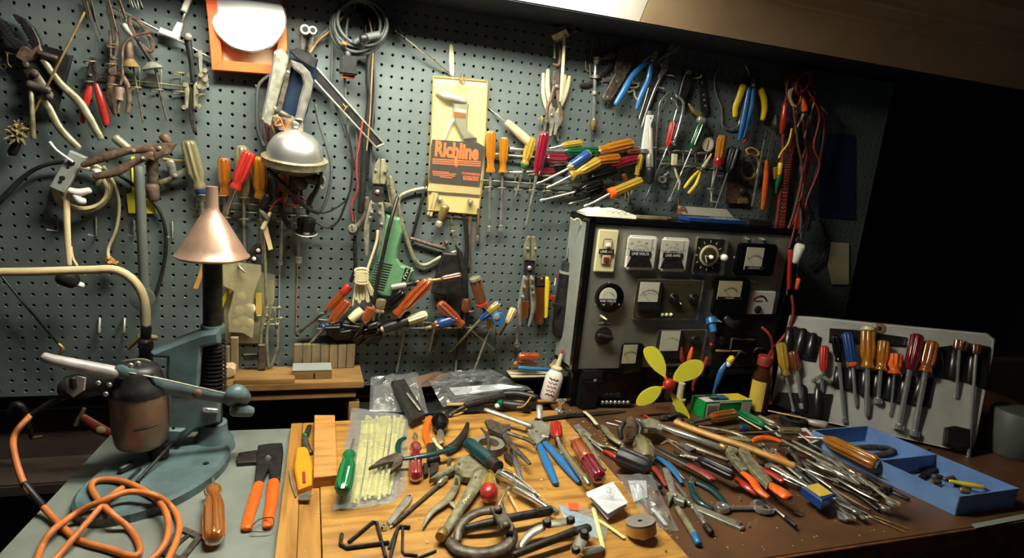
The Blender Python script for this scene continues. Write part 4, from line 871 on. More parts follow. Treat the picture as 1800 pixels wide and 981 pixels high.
thing('rusty_bracket', 'rusty brown sheet bracket hanging on the pegboard', 'bracket'); wall(.01); plt('sheet', [(690, 660), (760, 650), (835, 720), (835, 815), (680, 815)], .003, 'rust'); plt('tab', [(770, 780), (835, 780), (835, 815), (770, 815)], .006, 'brass'); dot('boss', (800, 730), 28, .012, 'dark_iron')
thing('rubber_loops', 'tan and red rubber loops hanging above the rusty bracket', 'loop'); wall(.02); ring('band', (850, 560), 60, 85, 9, 'brass', 10); ring('band', (830, 590), 55, 60, 8, 'rust', -20); ring('band', (870, 460), 45, 25, 7, 'wood_handle', 20); rod('band', [(800, 400), (820, 370), (850, 320)], [10, 12, 8], 'red')
thing('long_file', 'long flat steel file with an angled tang hanging at right', 'file'); wall(.03); rod('blade', [(960, 360), (920, 560), (872, 830)], [7, 11, 14], 'steel', .4); rod('tang', [(970, 310), (955, 370)], [7, 8], 'dark_iron')
thing('orange_file', 'slim orange-handled file hanging beside the steel file', 'file'); wall(.02); rod('handle', [(965, 520), (955, 680), (938, 850)], [16, 24, 18], 'orange', .6); rod('blade', [(990, 420), (968, 520)], [5, 8], 'iron')
thing('small_yellow_screwdriver', 'small green and yellow driver hanging near red leads', 'screwdriver'); rod('handle', [(1055, 540), (1045, 610)], [18, 18], 'yellow'); rod('handle', [(1020, 570), (1020, 640)], [14, 14], 'amber'); rod('collar', [(1040, 630), (1030, 740)], [22, 8], 'green')
# red test lead bundle
RL = []
rr = random.Random(11)
lead_defs = [('coiled red handset cord', [(1165, 180), (1160, 330), (1130, 480), (1100, 700), (1075, 980)], 14, 'red_dull'), ('dark red lead hanging nearest the handset cord', [(1120, 20), (1080, 180), (1075, 420), (1060, 700), (1030, 960)], 12, 'red_dull'), ('dull red lead in the middle of the bundle', [(1230, 100), (1220, 300), (1240, 480), (1190, 700), (1130, 980)], 11, 'red_dull'),
 ('thin maroon lead swinging right', [(1250, 60), (1300, 280), (1260, 500), (1230, 650), (1190, 800)], 9, 'crimson'), ('grey thin lead hanging furthest right of the red bundle', [(1370, 260), (1345, 450), (1300, 620), (1265, 760), (1280, 880), (1250, 1000)], 7, 'grey_cable'), ('maroon lead beside the blue sheet', [(1300, 40), (1370, 280), (1340, 500), (1270, 720)], 8, 'crimson'),
 ('dark red lead tangled low in the bundle', [(1190, 60), (1250, 350), (1200, 560), (1215, 720), (1150, 960)], 8, 'red_dull'), ('thin black lead tangled in the red bundle', [(1270, 120), (1240, 380), (1290, 560), (1250, 760), (1300, 930)], 6, 'black'), ('wavy brick red lead near the blue sheet', [(1240, 20), (1330, 200), (1290, 420), (1330, 560), (1240, 800), (1220, 980)], 8, 'red_dull'),
 ('brown lead behind the coiled cord', [(1150, 150), (1180, 400), (1210, 600), (1160, 850), (1110, 1000)], 9, 'rust')]
for i, (lb, P_, r_, m_) in enumerate(lead_defs): wall(.01 + .006 * i); cable(lb, P_, r_, m_, 'test_lead')
wall(.05)
thing('coil_sleeve', 'tight red spiral of the handset cord down the case side', 'cord')
P_ = [pt(q) for q in catmull([(1160, 330), (1130, 480), (1100, 700), (1075, 980)], 8)]; V_ = []
for i in range(260):
    t_ = i / 259 * (len(P_) - 1); a = int(min(t_, len(P_) - 2)); c = P_[a].lerp(P_[a + 1], t_ - a); an = i * .9; V_.append(c + Vector((math.cos(an) * .0062, math.sin(an) * .0062, 0)))
part('spiral', sweep(V_, .0017, 5), 'red_dull')
for lb, P_, r_, m_ in (('red probe grip high in the lead bundle', [(1085, 130), (1070, 240), (1062, 330)], [18, 24, 14], 'red'), ('red probe with bare tip low in lead bundle', [(1210, 800), (1190, 880), (1170, 980)], [12, 20, 18], 'red'), ('orange banana plug high in the lead bundle', [(1205, 95), (1215, 170)], [16, 26], 'orange'), ('steel probe needle in the lead bundle', [(1300, 95), (1255, 260), (1225, 365)], [6, 7, 5], 'steel'), ('grey clip in the lead bundle', [(1215, 200), (1195, 250), (1175, 295)], [14, 12, 6], 'nickel'), ('brown alligator clip on the lead bundle', [(1335, 150), (1385, 195)], [10, 7], 'brass')):
    thing('test_probe', lb, 'probe'); rod('probe', P_, r_, m_)
thing('knotted_leads', 'tangled red leads knotted on a hook at the top', 'cable'); wall(.02)
for i in range(9):
    q = [(1090 + rr.uniform(0, 90), 60 + rr.uniform(-20, 90), .02 + .004 * i)]
    c0 = (1130 + rr.uniform(0, 110), -10 + rr.uniform(-30, 60)); rod('loop', oval((c0[0], c0[1], .02 + .005 * i), 45 + rr.uniform(-10, 20), 75 + rr.uniform(-10, 30), rr.uniform(-30, 30), 16), 9, 'red_dull', 1, 6, 0, cap='none', closed=True)
wall(.06); thing('tan_lead', 'cream wire loops tied round the red lead knot', 'cable')
for i in range(4): rod('loop', [(1150 - 8 * i, 20 + 4 * i), (1132 - 4 * i, 70), (1145, 120 + 6 * i), (1170, 145 + 4 * i)], 6, 'cream')
thing('yellow_lead', 'thin yellow lead hanging beside the handset cord', 'cable'); rod('lead', [(1140, 300), (1115, 400), (1070, 460), (1050, 500)], 7, 'yellow')
# blue sheet, grey panel, paper at the end of the wall
zone(0, 0, 1); wall(.002)
thing('blue_sheet', 'dark blue sheet hanging at the right end of the pegboard', 'sheet'); plt('blue_sheet', [(1442, 235), (1500, 238), (1500, 384), (1438, 380)], .004, 'blue_sheet', 0)
thing('yellow_note', 'yellowed note pinned at the right end of the pegboard', 'note'); wall(.004); plt('note', [(1460, 425), (1492, 428), (1492, 500), (1462, 500), (1455, 468)], .001, 'cream', 0)
thing('dark_cable_arc', 'black cable arcing across the pegboard end', 'cable'); wall(.006); rod('cable', [(1440, 385), (1452, 420), (1445, 450), (1425, 470)], 2.2, 'black')
thing('white_plug', 'white adapter plug hanging beside the instrument case', 'plug'); wall(.17); rod('plug', [(1399, 432), (1393, 458)], [10, 7], 'cat_white'); rod('tip', [(1394, 460), (1394, 466)], 2.5, 'brass'); rod('lead', [(1400, 424, .17), (1408, 395, .1), (1405, 350, .05)], 2, 'grey_cable', lift=False)
thing('test_probe', 'long red probe hanging down the case side', 'probe'); rod('grip', [(1386, 440), (1384, 505)], [4, 4], 'red'); rod('needle', [(1384, 505), (1382, 518)], 1, 'steel'); rod('lead', [(1387, 436, .178), (1397, 400, .17), (1406, 355, .06)], 1.8, 'red_dull', lift=False)
thing('orange_plug', 'small orange plug hanging beside the red probe', 'plug'); rod('plug', [(1400, 490), (1397, 506)], [4.5, 4], 'orange'); rod('lead', [(1401, 486, .175), (1406, 440, .13), (1410, 380, .06)], 1.5, 'grey_cable', lift=False)
cable('red lead curving down to the case terminals', [(1390, 520, .17), (1392, 550, .18), (1380, 585, .18), (1352, 620, .18), (1345, 655, .17)], 2.6, 'red_dull', 'test_lead'); cable('red lead arching from the terminal bay', [(1338, 575, .17), (1352, 590, .19), (1357, 620, .19), (1352, 665, .20)], 2.6, 'red_dull', 'test_lead')
# ================================================================ pegboard, middle: long row of drivers (R8)
zone(840, 200, 4.459); wall(.004)
rack('wire rack holding the crowded row of amber and crimson screwdrivers', [[(30, 520, .012), (560, 556, .012), (1180, 600, .012)]], [(85, 578, 34), (190, 585, 36), (210, 458, 34), (312, 468, 32), (315, 598, 38), (430, 480, 34), (430, 603, 38), (545, 490, 36), (545, 610, 40), (665, 620, 40), (780, 625, 40), (1080, 665, 34), (1190, 675, 34)], [(292, 470, 600), (408, 480, 600), (520, 490, 610), (1155, 600, 670)], 'nickel', 6)
wall(.014)
sd('tall amber nut driver next to the cream pouch', (93, 132), (88, 455), (88, 920), 40, 'amber', 11, 'nut', 'nut')
sd('amber nut driver second from the cream pouch', (195, 182), (183, 460), (175, 915), 38, 'amber', 11, 'nut', 'nut')
sd('yellowish screwdriver with a green collar and short blade', (413, 182), (352, 400), (285, 668), 40, 'amber_yellow', 10, 'classic', collar='green', tipk='phil')
wall(.03)
sd('big crimson screwdriver upright in front of crowded row', (508, 140), (445, 475), (372, 890), 44, 'crimson', 12, 'plain', 'flat')
wall(.012)
sd('green-handled screwdriver lying level across the rack', (943, 296), (665, 292), (240, 278), 36, 'green_clear', 12, 'plain', 'nut')
sd('amber screwdriver with dark tip lying above the green one', (808, 225), (640, 250), (560, 275), 28, 'amber_yellow', 9, 'plain')
sd('large amber screwdriver lying at the top of the row', (1195, 225), (930, 285), (700, 330), 40, 'amber', 12, 'classic')
sd('amber-brown screwdriver under the large amber one', (1090, 345), (900, 370), (560, 400), 44, 'amber_dark', 11, 'plain')
sd('crimson screwdriver lying behind the clear blue one', (680, 350), (510, 345), (130, 320), 40, 'crimson', 11, 'plain')
sd('dark red screwdriver lying at the right of the row', (1232, 345), (1010, 410), (700, 470), 38, 'crimson', 10, 'plain')
sd('maroon screwdriver lying low beneath the yellow one', (590, 455), (420, 450), (200, 460), 32, 'crimson', 9, 'plain')
sd('brown-handled screwdriver lying right of the large amber one', (1250, 280), (1150, 290), (1050, 300), 34, 'brown_clear', 9, 'plain')
wall(.035)
sd('clear screwdriver with blue stripes pointing down left', (865, 300), (690, 430), (455, 555), 38, 'clear_smoke', 10, 'plain', band=(.1, .8, 'blue_dark'))
sd('yellow screwdriver below the clear blue one', (935, 365), (710, 485), (535, 585), 44, 'amber_yellow', 10, 'nut')
wall(.028)
sd('black screwdriver lying in the row below yellow one', (1068, 435), (850, 500), (560, 580), 38, 'black_gloss', 10, 'plain')
wall(.05)
sd('black screwdriver with a slim bright blade pointing left', (960, 535), (740, 610), (485, 682), 40, 'black_gloss', 9, 'nut')
wall(.035)
sd('black screwdriver lowest beside the yellow-banded one', (980, 590), (860, 650), (712, 712), 40, 'black', 9, 'plain')
wall(.05)
sd('clear yellow screwdriver with an orange collar at row end', (1268, 520), (1010, 625), (830, 732), 42, 'amber_yellow', 11, 'plain', band=(.84, 1.0, 'orange'))
wall(.02)
sd('slender steel-collared driver standing at the row end', (1130, 470), (1160, 540), (1185, 700), 20, 'brown_clear', 8, 'plain', 'nut', shaft='brass')
# ================================================================ R7: vise grip pliers, drill, brackets
zone(580, 230, 4.0875); wall(.03)
def sheetpliers(label, jl, jr, hl, hr, rivets, piv, group=None):
    thing('crimping_pliers', label, 'pliers', group)
    for j in (jl, jr): plt('jaw', j, .009, 'olive_metal', .0015, add=.004)
    plt('throat', piv[0], .008, 'dark_iron', .001); dot('pivot', piv[1], piv[1][2], .014, 'steel') if False else dot('pivot', piv[1][:2], piv[1][2], .014, 'steel')
    for h in (hl, hr): rod('handle', h[0], h[1], 'nickel', .55)
    for q in rivets: dot('rivet', q, 13, .019, 'steel')
sheetpliers('parallel-jaw crimping pliers hanging beside the green drill', [(345, 200), (358, 203), (352, 380), (302, 375), (308, 300), (318, 250)], [(365, 203), (390, 200), (410, 250), (405, 330), (392, 382), (355, 380)],
            ([(308, 510), (285, 590), (265, 680), (262, 790), (265, 895)], [20, 22, 20, 18, 10]), ([(358, 510), (370, 600), (375, 700), (368, 800), (345, 900)], [20, 22, 20, 18, 10]), [(325, 283), (390, 292), (308, 522), (355, 525), (296, 582), (355, 590), (288, 620), (366, 667)],
            ([(310, 382), (380, 385), (385, 480), (370, 510), (300, 510), (300, 410)], (338, 437, 20)))
wall(.014)
pliers('olive locking pliers hanging behind the crimping pliers', [[(415, 305), (440, 330), (430, 380), (405, 400), (400, 340)], [(385, 510), (430, 520), (440, 540), (400, 555)]], [([(430, 330), (445, 430), (465, 530), (480, 620)], [16, 22, 18, 8], 'olive_metal'), ([(420, 400), (435, 500), (470, 620)], [10, 10, 8], 'olive_metal')], (432, 408, 10), 'olive_metal')
thing('belt_pulley', 'round black end clamp hanging on a bar left of crimping pliers', 'clamp'); wall(.03)
rod('bar', [(265, 480), (258, 580), (225, 650), (190, 690)], [16, 16, 18, 20], 'iron', .6); dot('drum', (165, 710), 36, .02, 'black', None, False, 20); dot('drum_face', (162, 700), 32, .002, 'nickel', None, False, 20, .02)
for q in ((158, 685), (160, 708)): dot('screw', q, 5, .003, 'black', None, True, 8, .022)
rod('lower_bar', [(180, 740), (178, 850), (180, 980), (150, 1080)], [13, 14, 14, 12], 'black')
thing('brush_chain', 'rusty ball chain hanging among the leads', 'chain'); wall(.02)
for i in range(13): dot('link', (262 - i * 1.2, 70 + i * 28), 9, .006, 'rust', n=8)
# green electric tool
thing('power_tool', 'green electric engraver with slotted vents hanging nose down', 'power tool'); wall(.012)
zone(500, 420, 4.088)
plt('body', [(725, -180), (820, -160), (838, -60), (805, 60), (800, 120), (830, 170), (918, 208), (880, 300), (835, 310), (790, 320), (760, 405), (690, 392), (600, 345), (605, 280), (660, 150), (700, -20)], .035, 'green_drill', .006)
for i in range(11):
    y = 165 + i * 18; x0 = 665 - i * 6; rod('vent', [(x0 - 2, y, .0475), (x0 + 108, y + 24, .0475)], 4.2, 'black', .3, lift=False)
p = plt('nameplate', [(868, 205), (908, 215), (875, 300), (838, 310)], .0012, 'black', 0, add=.0352)
squiggle('script', (858, 290, .0486), (890, 225, .0486), 13, 3, 2.2, 'ivory', p)
rod('seam', [(760, 405, .03), (838, 310, .03), (918, 208, .03)], 4, 'cream', sm=0, lift=False)
cable('black cable running down over the green power tool', [(810, -300, .03), (760, -120, .055), (710, 100, .055), (660, 330, .055), (645, 460, .05)], 14, 'black', 'power_cable')
thing('cord_plug', 'grey and black plug at the lower end of black cable', 'plug'); wall(.045); rod('sleeve', [(645, 470), (635, 575)], [14, 18], 'grey_tube'); plt('plug_body', [(585, 605), (665, 580), (665, 625), (600, 640)], .02, 'black', .003); rod('prong', [(665, 600), (705, 585)], 4, 'steel')
thing('cord_hank', 'cream cord wound into a tight hank with hanging loops', 'cord'); wall(.05)
for i in range(5): ring('turn', (553, 225 + i * 20, .062), 46 - 2 * (i % 2), 15, 10, 'cream', 4 * (i % 3), 18)
for i, (x0, x1, y1) in enumerate(((515, 510, 430), (530, 530, 450), (545, 555, 430), (560, 590, 445), (575, 620, 400), (590, 640, 420))): rod('loop', [(x0, 300), (x1 - 5, 380), (x1, y1), (x1 + 15, y1 - 10), (x0 + 12, 310)], 8, 'cream')
rod('tail', [(590, 230), (625, 130), (660, 20), (670, -60)], 10, 'cream'); rod('tail', [(520, 300), (500, 400), (490, 480)], 7, 'cream')
# brackets behind: hacksaw style rods
zone(580, 230, 4.0875); wall(.008)
thing('saw_frame', 'brown bent steel saw frame hanging below the cream pouch', 'saw'); rod('bow', [(690, 410), (560, 440), (495, 490), (500, 600), (540, 740), (590, 890), (640, 955), (700, 960), (800, 905), (925, 862)], 15, 'olive_metal', .7); rod('tension_wire', [(870, 620), (885, 740), (925, 862)], 4, 'brass'); rod('clip', [(870, 720), (905, 722)], 5, 'brass')
thing('iron_angle', 'dark iron angle bracket hanging behind the saw frame', 'bracket'); rod('arm', [(695, 320), (665, 480), (590, 760)], [8, 12, 11], 'dark_iron', sm=0); rod('arm', [(580, 770), (700, 810), (820, 845)], [14, 14, 16], 'rust', sm=0); dot('nut', (835, 800), 18, .012, 'rust')
thing('flat_steel_bar', 'rust brown flat bar hanging right of the saw frame', 'bar'); wall(.006); rod('bar', [(1010, 600), (1000, 760), (1000, 980)], [14, 13, 13], 'rust', .4); 
thing('brown_rod_tool', 'brown nut driver rod hanging under the pouch corner', 'rod'); rod('rod', [(1065, 560), (1058, 760)], [11, 10], 'rust'); rod('end', [(1058, 755), (1055, 800)], [15, 14], 'rust')
thing('black_bar', 'long black bar hanging beside the flat brown bar', 'bar'); wall(.012); rod('bar', [(960, 600), (975, 720), (980, 860), (960, 1100), (950, 1400)], [14, 15, 16, 22, 26], 'black', .6)
thing('hacksaw_grip', 'broad black pistol grip hanging below the saw frame', 'grip'); wall(.01); zone(500, 420, 4.088); plt('grip', [(1130, 90), (1230, 95), (1260, 240), (1280, 420), (1260, 560), (1180, 540), (1150, 400), (1050, 380), (1090, 230)], .02, 'black', .004); plt('grip_back', [(1225, 40), (1270, 90), (1310, 250), (1320, 560), (1290, 860), (1230, 860), (1260, 560), (1270, 300)], .016, 'black', .003)
# ================================================================ lower rack (C)
wall(.004)
rack('wire rack over the dark lower pegboard holding tilted drivers', [[(240, 580, .012), (700, 610, .012)], [(990, 600, .012), (1480, 630, .012)], [(240, 645, .012), (1480, 640, .012)]], [(268, 540, 30), (248, 650, 18), (530, 655, 28), (665, 580, 36), (860, 655, 30), (1105, 637, 40), (1250, 640, 40), (1340, 640, 30), (1460, 635, 28), (1105, 522, 24), (1340, 525, 26)], [(240, 500, 660), (995, 580, 640)], 'nickel', 6)
wall(.03)
sd('orange-brown screwdriver low in the cord hank corner', (455, 430), (330, 590), (175, 760, .01), 42, 'orange_clear', 9, 'plain', shaft='iron')
sd('red and orange screwdriver leaning behind the orange-brown one', (465, 330), (300, 510), (105, 668, .01), 30, 'orange_clear', 10, 'plain', shaft='iron', band=(.0, .3, 'red'))
sd('striped cream and black screwdriver under the cord hank', (560, 490), (465, 580), (400, 640), 34, 'black', 7, 'plain', band=(.05, .9, 'ivory'))
sd('blue-collared screwdriver at the left of the lower rack', (400, 620), (280, 625), (180, 755, .01), 36, 'black', 9, 'plain', collar='blue_dark')
wall(.05)
sd('long orange-amber screwdriver leaning up to the right', (1035, 290), (790, 540), (700, 620, .03), 44, 'orange_clear', 9, 'classic', shaft='brown_clear')
sd('black and white striped screwdriver below the green tool', (850, 370), (720, 480), (600, 570, .03), 36, 'black_gloss', 8, 'plain')
sd('orange screwdriver handle beside the grey plug', (620, 480), (575, 590), (470, 745, .01), 34, 'orange_clear', 8, 'plain', shaft='iron')
sd('smoky round-ended driver behind the grey plug', (695, 420), (680, 520), (650, 640, .02), 38, 'clear_smoke', 8, 'ball')
wall(.045)
sd('pale yellow and black screwdriver lying across the rack', (1020, 530), (690, 640), (525, 770, .01), 36, 'ivory', 8, 'plain', band=(.42, .95, 'black'), shaft='iron')
wall(.055)
sd('brown nut driver with brass neck pointing left', (1265, 255), (1115, 285), (1030, 300), 26, 'brown_clear', 12, 'plain', 'nut', shaft='brass')
thing('inspection_light', 'knurled steel and black pen barrel behind orange screwdriver', 'pen tool'); wall(.05); lat('barrel', (765, 345), (870, 325), [(0, 22), (.1, 24), (.9, 24), (1, 20)], 'nickel', flute=.1, nfl=0); lat('grip', (870, 325), (945, 310), [(0, 17), (.7, 17), (.8, 24), (1, 24)], 'black'); rod('tip', [(945, 310), (965, 300)], 8, 'brass')
wall(.035)
sd('red-brown screwdriver leaning down to the right', (1100, 450), (1270, 610), (1360, 700, .02), 38, 'orange_clear', 8, 'classic', shaft='iron')
sd('blue and brown screwdriver lying over the rack rings', (1235, 555), (1050, 620), (1010, 640), 38, 'brown_clear', 12, 'plain', band=(.2, .75, 'blue_dark'), shaft='cream')
sd('dark amber round-capped screwdriver standing in the rack', (1355, 265), (1410, 470), (1480, 640, .02), 44, 'brown_clear', 9, 'plain', endcap='olive_metal', band=(.9, 1.0, 'red'), shaft='iron')
wall(.045)
sd('blue and yellow striped screwdriver at the rack end', (1545, 450), (1400, 570), (1185, 810, .01), 34, 'blue_dark', 10, 'plain', band=(.1, .6, 'amber_yellow'), shaft='olive_metal')
thing('tape_roll', 'small blue tape roll on end at the rack end', 'tape'); wall(.06); p = dot('roll', (1528, 562), 46, .02, 'blue', None, False, 24); dot('hub', (1528, 560), 24, .003, 'grey_tube', p, True, 16, .02)
wall(.03)
sd('tan wooden handled awl right of the blue tape roll', (1640, 490), (1590, 600), (1545, 690, .02), 28, 'wood_pale', 8, 'plain', shaft='iron')
sd('yellow-tipped screwdriver with long steel blade reaching down', (1480, 560), (1465, 640), (1350, 975, .015), 30, 'amber_yellow', 9, 'plain', shaft='nickel')
sd('thin blade screwdriver crossing under the rack end', (1380, 610), (1340, 650), (1510, 795, .02), 20, 'blue_dark', 7, 'plain', shaft='steel')
for i, (a_, b_, lb) in enumerate((((860, 660), (805, 950), 'long thin steel blade hanging below the middle of the lower rack'), ((1075, 640), (1040, 800), 'short steel blade hanging from lower rack'), ((1115, 645), (1065, 810), 'brown steel blade hanging beside the short one'))):
    thing('driver_blade', lb, 'rod'); wall(.018); rod('blade', [a_, b_], 9, ('nickel', 'nickel', 'iron')[i])
thing('rust_wire', 'rusty wire hanging under the blue tape roll', 'wire'); wall(.01); rod('wire', [(1520, 640), (1515, 760), (1525, 880)], 4, 'rust')
thing('steel_rod', 'bright short rod hanging below the black bar', 'rod'); rod('rod', [(1235, 870), (1225, 980)], [8, 7], 'nickel')
# ================================================================ N zone: crimpers, knife, rotary tool
zone(880, 400, 3.505); wall(.03)
sheetpliers('parallel-jaw crimping pliers hanging beside the yellow knife', [(163, 52), (177, 52), (175, 198), (142, 192), (140, 130), (150, 85)], [(185, 55), (205, 52), (217, 120), (212, 200), (182, 200)],
            ([(148, 300), (130, 400), (115, 500), (117, 600)], [15, 17, 15, 8]), ([(188, 300), (195, 400), (198, 500), (172, 605)], [15, 17, 15, 8]), [(157, 125), (205, 126), (150, 314), (187, 314), (140, 362), (186, 362), (192, 396), (128, 422)],
            ([(145, 200), (205, 205), (205, 285), (140, 290)], (172, 246, 17)))
thing('utility_knife', 'brown and yellow utility knife behind the crimping pliers', 'knife'); wall(.01); plt('body', [(210, 360), (262, 360), (258, 585), (235, 597), (207, 585)], .012, 'brown_clear', .002); plt('yellow_side', [(265, 305), (285, 300), (295, 330), (280, 550), (262, 550)], .016, 'yellow', .003); plt('head', [(212, 300), (265, 285), (265, 355), (212, 358)], .014, 'dark_iron', .002); dot('screw', (243, 310), 14, .017, 'brass'); dot('hole', (235, 567), 6, .0135, 'nickel')
thing('yellow_handled_tool', 'amber-handled cutter glimpsed between the crimping plier handles', 'cutter'); rod('handle', [(165, 310), (155, 400)], 10, 'amber', .7); rod('handle', [(150, 460), (150, 545)], [26, 20], 'amber_dark', .5)
wrench('small ring spanner hanging below the crimping pliers', (105, 590), (97, 720), 9, 6, 17, 'nickel', .006, 'combo', name='ring_spanner')
thing('rotary_tool', 'black rotary tool hanging upright beside the case', 'rotary tool'); wall(.012)
lat('bit', (408, 100), (402, 185), [(0, 3), (.3, 8), (1, 12)], 'rust', lift=.022); lat('collet', (400, 180), (398, 205), [(0, 14), (1, 16)], 'dark_iron', lift=.022); lat('nose', (398, 200), (392, 262), [(0, 30), (.1, 38), (.85, 40), (1, 44)], 'rubber', lift=.022)
lat('ring', (390, 258), (388, 272), [(0, 46), (1, 46)], 'grey_tube', lift=.022); lat('barrel', (387, 272), (345, 660), [(0, 46), (.35, 50), (.5, 55), (.8, 55), (.95, 48), (1, 30)], 'black', lift=.024)
plt('red_switch', [(305, 415), (335, 420), (332, 452), (302, 440)], .004, 'red', .001, add=.046); plt('stripe', [(345, 285), (355, 287), (350, 320), (340, 318)], .002, 'red', 0, add=.046); plt('stripe', [(336, 310), (341, 311), (334, 355), (329, 354)], .002, 'white', 0, add=.046); plt('tab', [(320, 465), (370, 470), (365, 500), (318, 490)], .004, 'black', .001, add=.048)
plt('cradle', [(390, 362), (485, 355), (475, 480), (385, 640), (375, 560)], .016, 'black', .002)
rod('tail', [(390, 690), (370, 760)], [12, 10], 'cream', .6); 
thing('spanner_strip', 'flat cream strip hanging behind the glue bottle', 'strip'); wall(.006); plt('strip', [(385, 760), (300, 850), (320, 880), (380, 860), (395, 790)], .003, 'wood_pale', 0)
thing('small_shelf', 'small cream sheet metal shelf on the pegboard', 'shelf'); P0 = W2(20, 868); P1 = W2(430, 890); zone(0, 0, 1); wall(0)
a = W(890, 652, .0); b = W(1003, 656, .0); part('shelf_plate', box(Vector(((a.x + b.x) / 2, -.026, a.z)), b.x - a.x, .05, .003), 'cream')
for u in (901, 960): 
    q = W(u, 640, .01); part('prong', sweep([Vector((q.x, -.006, a.z)), Vector((q.x, -.006, a.z + .038))], .0014, 6), 'steel')
thing('orange_stub', 'stubby orange screwdriver handle lying on the small shelf', 'screwdriver'); zone(880, 400, 3.505); wall(.018); lat('handle', (95, 790), (220, 785), [(0, 20), (.1, 32, 1), (.5, 36, 1), (.65, 26), (.8, 32), (1, 26)], 'orange_clear', 20, .2, 8); rod('label', [(85, 838), (215, 838)], 16, 'wood_handle', .5)
thing('blue_pen', 'light blue metal pen lying on the small shelf edge', 'pen'); wall(.04); rod('barrel', [(110, 860), (305, 872)], 13, 'blue'); rod('point', [(45, 860), (110, 862)], [3, 7], 'iron')
# small glints: empty hooks on the lower left
zone(0, 220, 3.27)
for i, (x, y, d) in enumerate(((330, 520, (-60, 90)), (552, 530, (-45, 110)), (770, 545, (-35, 95)), (990, 552, (-25, 100)))):
    thing('peg_hook', 'empty wire hook in the row under the cream coiled cord', 'hook', 'empty hooks under the cream cord'); wall(.003)
    rod('hook', [(x, y, .004), (x + 2, y + d[1], .006), (x + d[0], y + d[1] * .9, .04)], 5, 'nickel', sm=0, lift=False)
zone(0, 440, 3.067)
for i, (x, y) in enumerate(((538, 365), (672, 368))):
    thing('peg_hook', 'short straight peg in the pair above the drill stand lever', 'hook', 'straight pegs above the drill stand'); wall(.004); rod('hook', [(x, y, .003), (x - 4, y + 80, .02)], [7, 9], 'nickel', lift=False)
# ================================================================ left: nail puller pliers, cream cord, pipe (R5)
zone(0, 220, 3.27); wall(.05)
thing('angle_block', 'grey drilled angle block with a wire handle', 'block'); wall(.035)
plt('block', [(415, 145), (508, 185), (385, 388), (300, 350)], .02, 'grey_paint', .002); rod('wire', [(290, 98, .06), (330, 145, .06), (420, 210, .06)], [9, 7, 7], 'white')
for q, r in (((427, 213), 20), ((377, 300), 15), ((365, 322), 10), ((410, 240), 8)): dot('hole', q, r, .0208, 'black', dome=False)
wall(.06)
pliers('old brown end cutters lying level over the grey pipe top', [[(860, 125), (920, 100), (1025, 105), (1010, 120), (925, 165), (890, 205), (860, 190)], [(890, 160), (1010, 120), (985, 160), (935, 180), (900, 195)]], [([(880, 135), (750, 145), (620, 180), (480, 230)], [26, 22, 24, 16], 'rust'), ([(880, 165), (770, 215), (680, 265), (550, 295)], [26, 20, 24, 20], 'rust')], (920, 132, 17), 'rust', .012)
for q in ((775, 145), (828, 188)): dot('rivet', q, 12, .02, 'nickel')
thing('extension_cable', 'cream extension cord coiled on a hook with white plugs', 'cord'); wall(.012)
for i, (rx, ry, c_) in enumerate(((165, 135, (475, 365)), (155, 130, (480, 345)), (148, 118, (470, 360)))): ring('loop', c_ + (.016 + .008 * i,), rx, ry, 10, 'tan_cord', 8 * i - 5, 30)
rod('tail', [(600, 240, .03), (660, 340, .03), (688, 460, .02), (670, 600, .02), (628, 700, .02), (625, 755, .03)], 9, 'tan_cord')
rod('flat_lead', [(385, 380, .04), (388, 560, .05), (400, 800, .07)], [17, 17, 14], 'tan_cord', .5); rod('flat_lead', [(410, 700, .055), (420, 760, .06), (445, 805, .07)], 8, 'tan_cord')
for P_ in ([(540, 250), (570, 270), (545, 300)], [(410, 375), (460, 385), (520, 372)], [(440, 400), (465, 430), (490, 435)]): rod('plug', [q + (.045,) for q in P_], [20, 22, 18], 'cat_white')
for P_ in ([(560, 340, .04), (590, 300, .04), (575, 260, .04)],): rod('plug_lead', P_, 10, 'tan_cord')
thing('frayed_plug', 'tan frayed plug end hanging from the cream cord', 'plug'); wall(.02)
ms = [sweep([pt((640 + rng.uniform(-30, 30), 785 + rng.uniform(-20, 20), .03)), pt((640 + rng.uniform(-40, 40), 785 + rng.uniform(-30, 30), .03 + rng.uniform(-.01, .012)))], [.006, .004], 6) for _ in range(10)]; part('plug', join(*ms), 'wood_handle')
thing('lamp_socket', 'black and white lamp socket under the bent pipe', 'socket'); wall(.05); rod('body', [(395, 855), (435, 890)], [60, 44], 'black'); rod('white_cap', [(440, 905), (480, 918)], [18, 16], 'white'); 
cable('black cable sweeping in from the left behind the block', [(-30, 470, .02), (40, 400, .02), (150, 290, .02), (260, 230, .02), (400, 208, .02)], [17, 16, 13, 11, 10], 'black', 'black_cable')
cable('thin black cable running behind the bent pipe to a knob', [(640, 260, .01), (760, 335, .01), (890, 450, .008), (945, 560, .008), (955, 720, .008), (920, 900, .01), (880, 1010, .02)], 10, 'black', 'black_cable')
thing('yellow_tag', 'bright yellow tag behind the grey upright pipe', 'tag'); wall(.004); plt('tag', [(755, 180), (775, 180), (785, 380), (890, 420), (895, 508), (740, 505), (728, 395), (760, 385)], .002, 'yellow_bright', 0)
thing('socket_driver', 'dark steel socket handle hanging beside the grey pipe', 'socket'); wall(.03); rod('handle', [(880, 190), (885, 350)], [34, 30], 'iron'); rod('drive', [(883, 350), (890, 420)], [38, 30], 'rust')
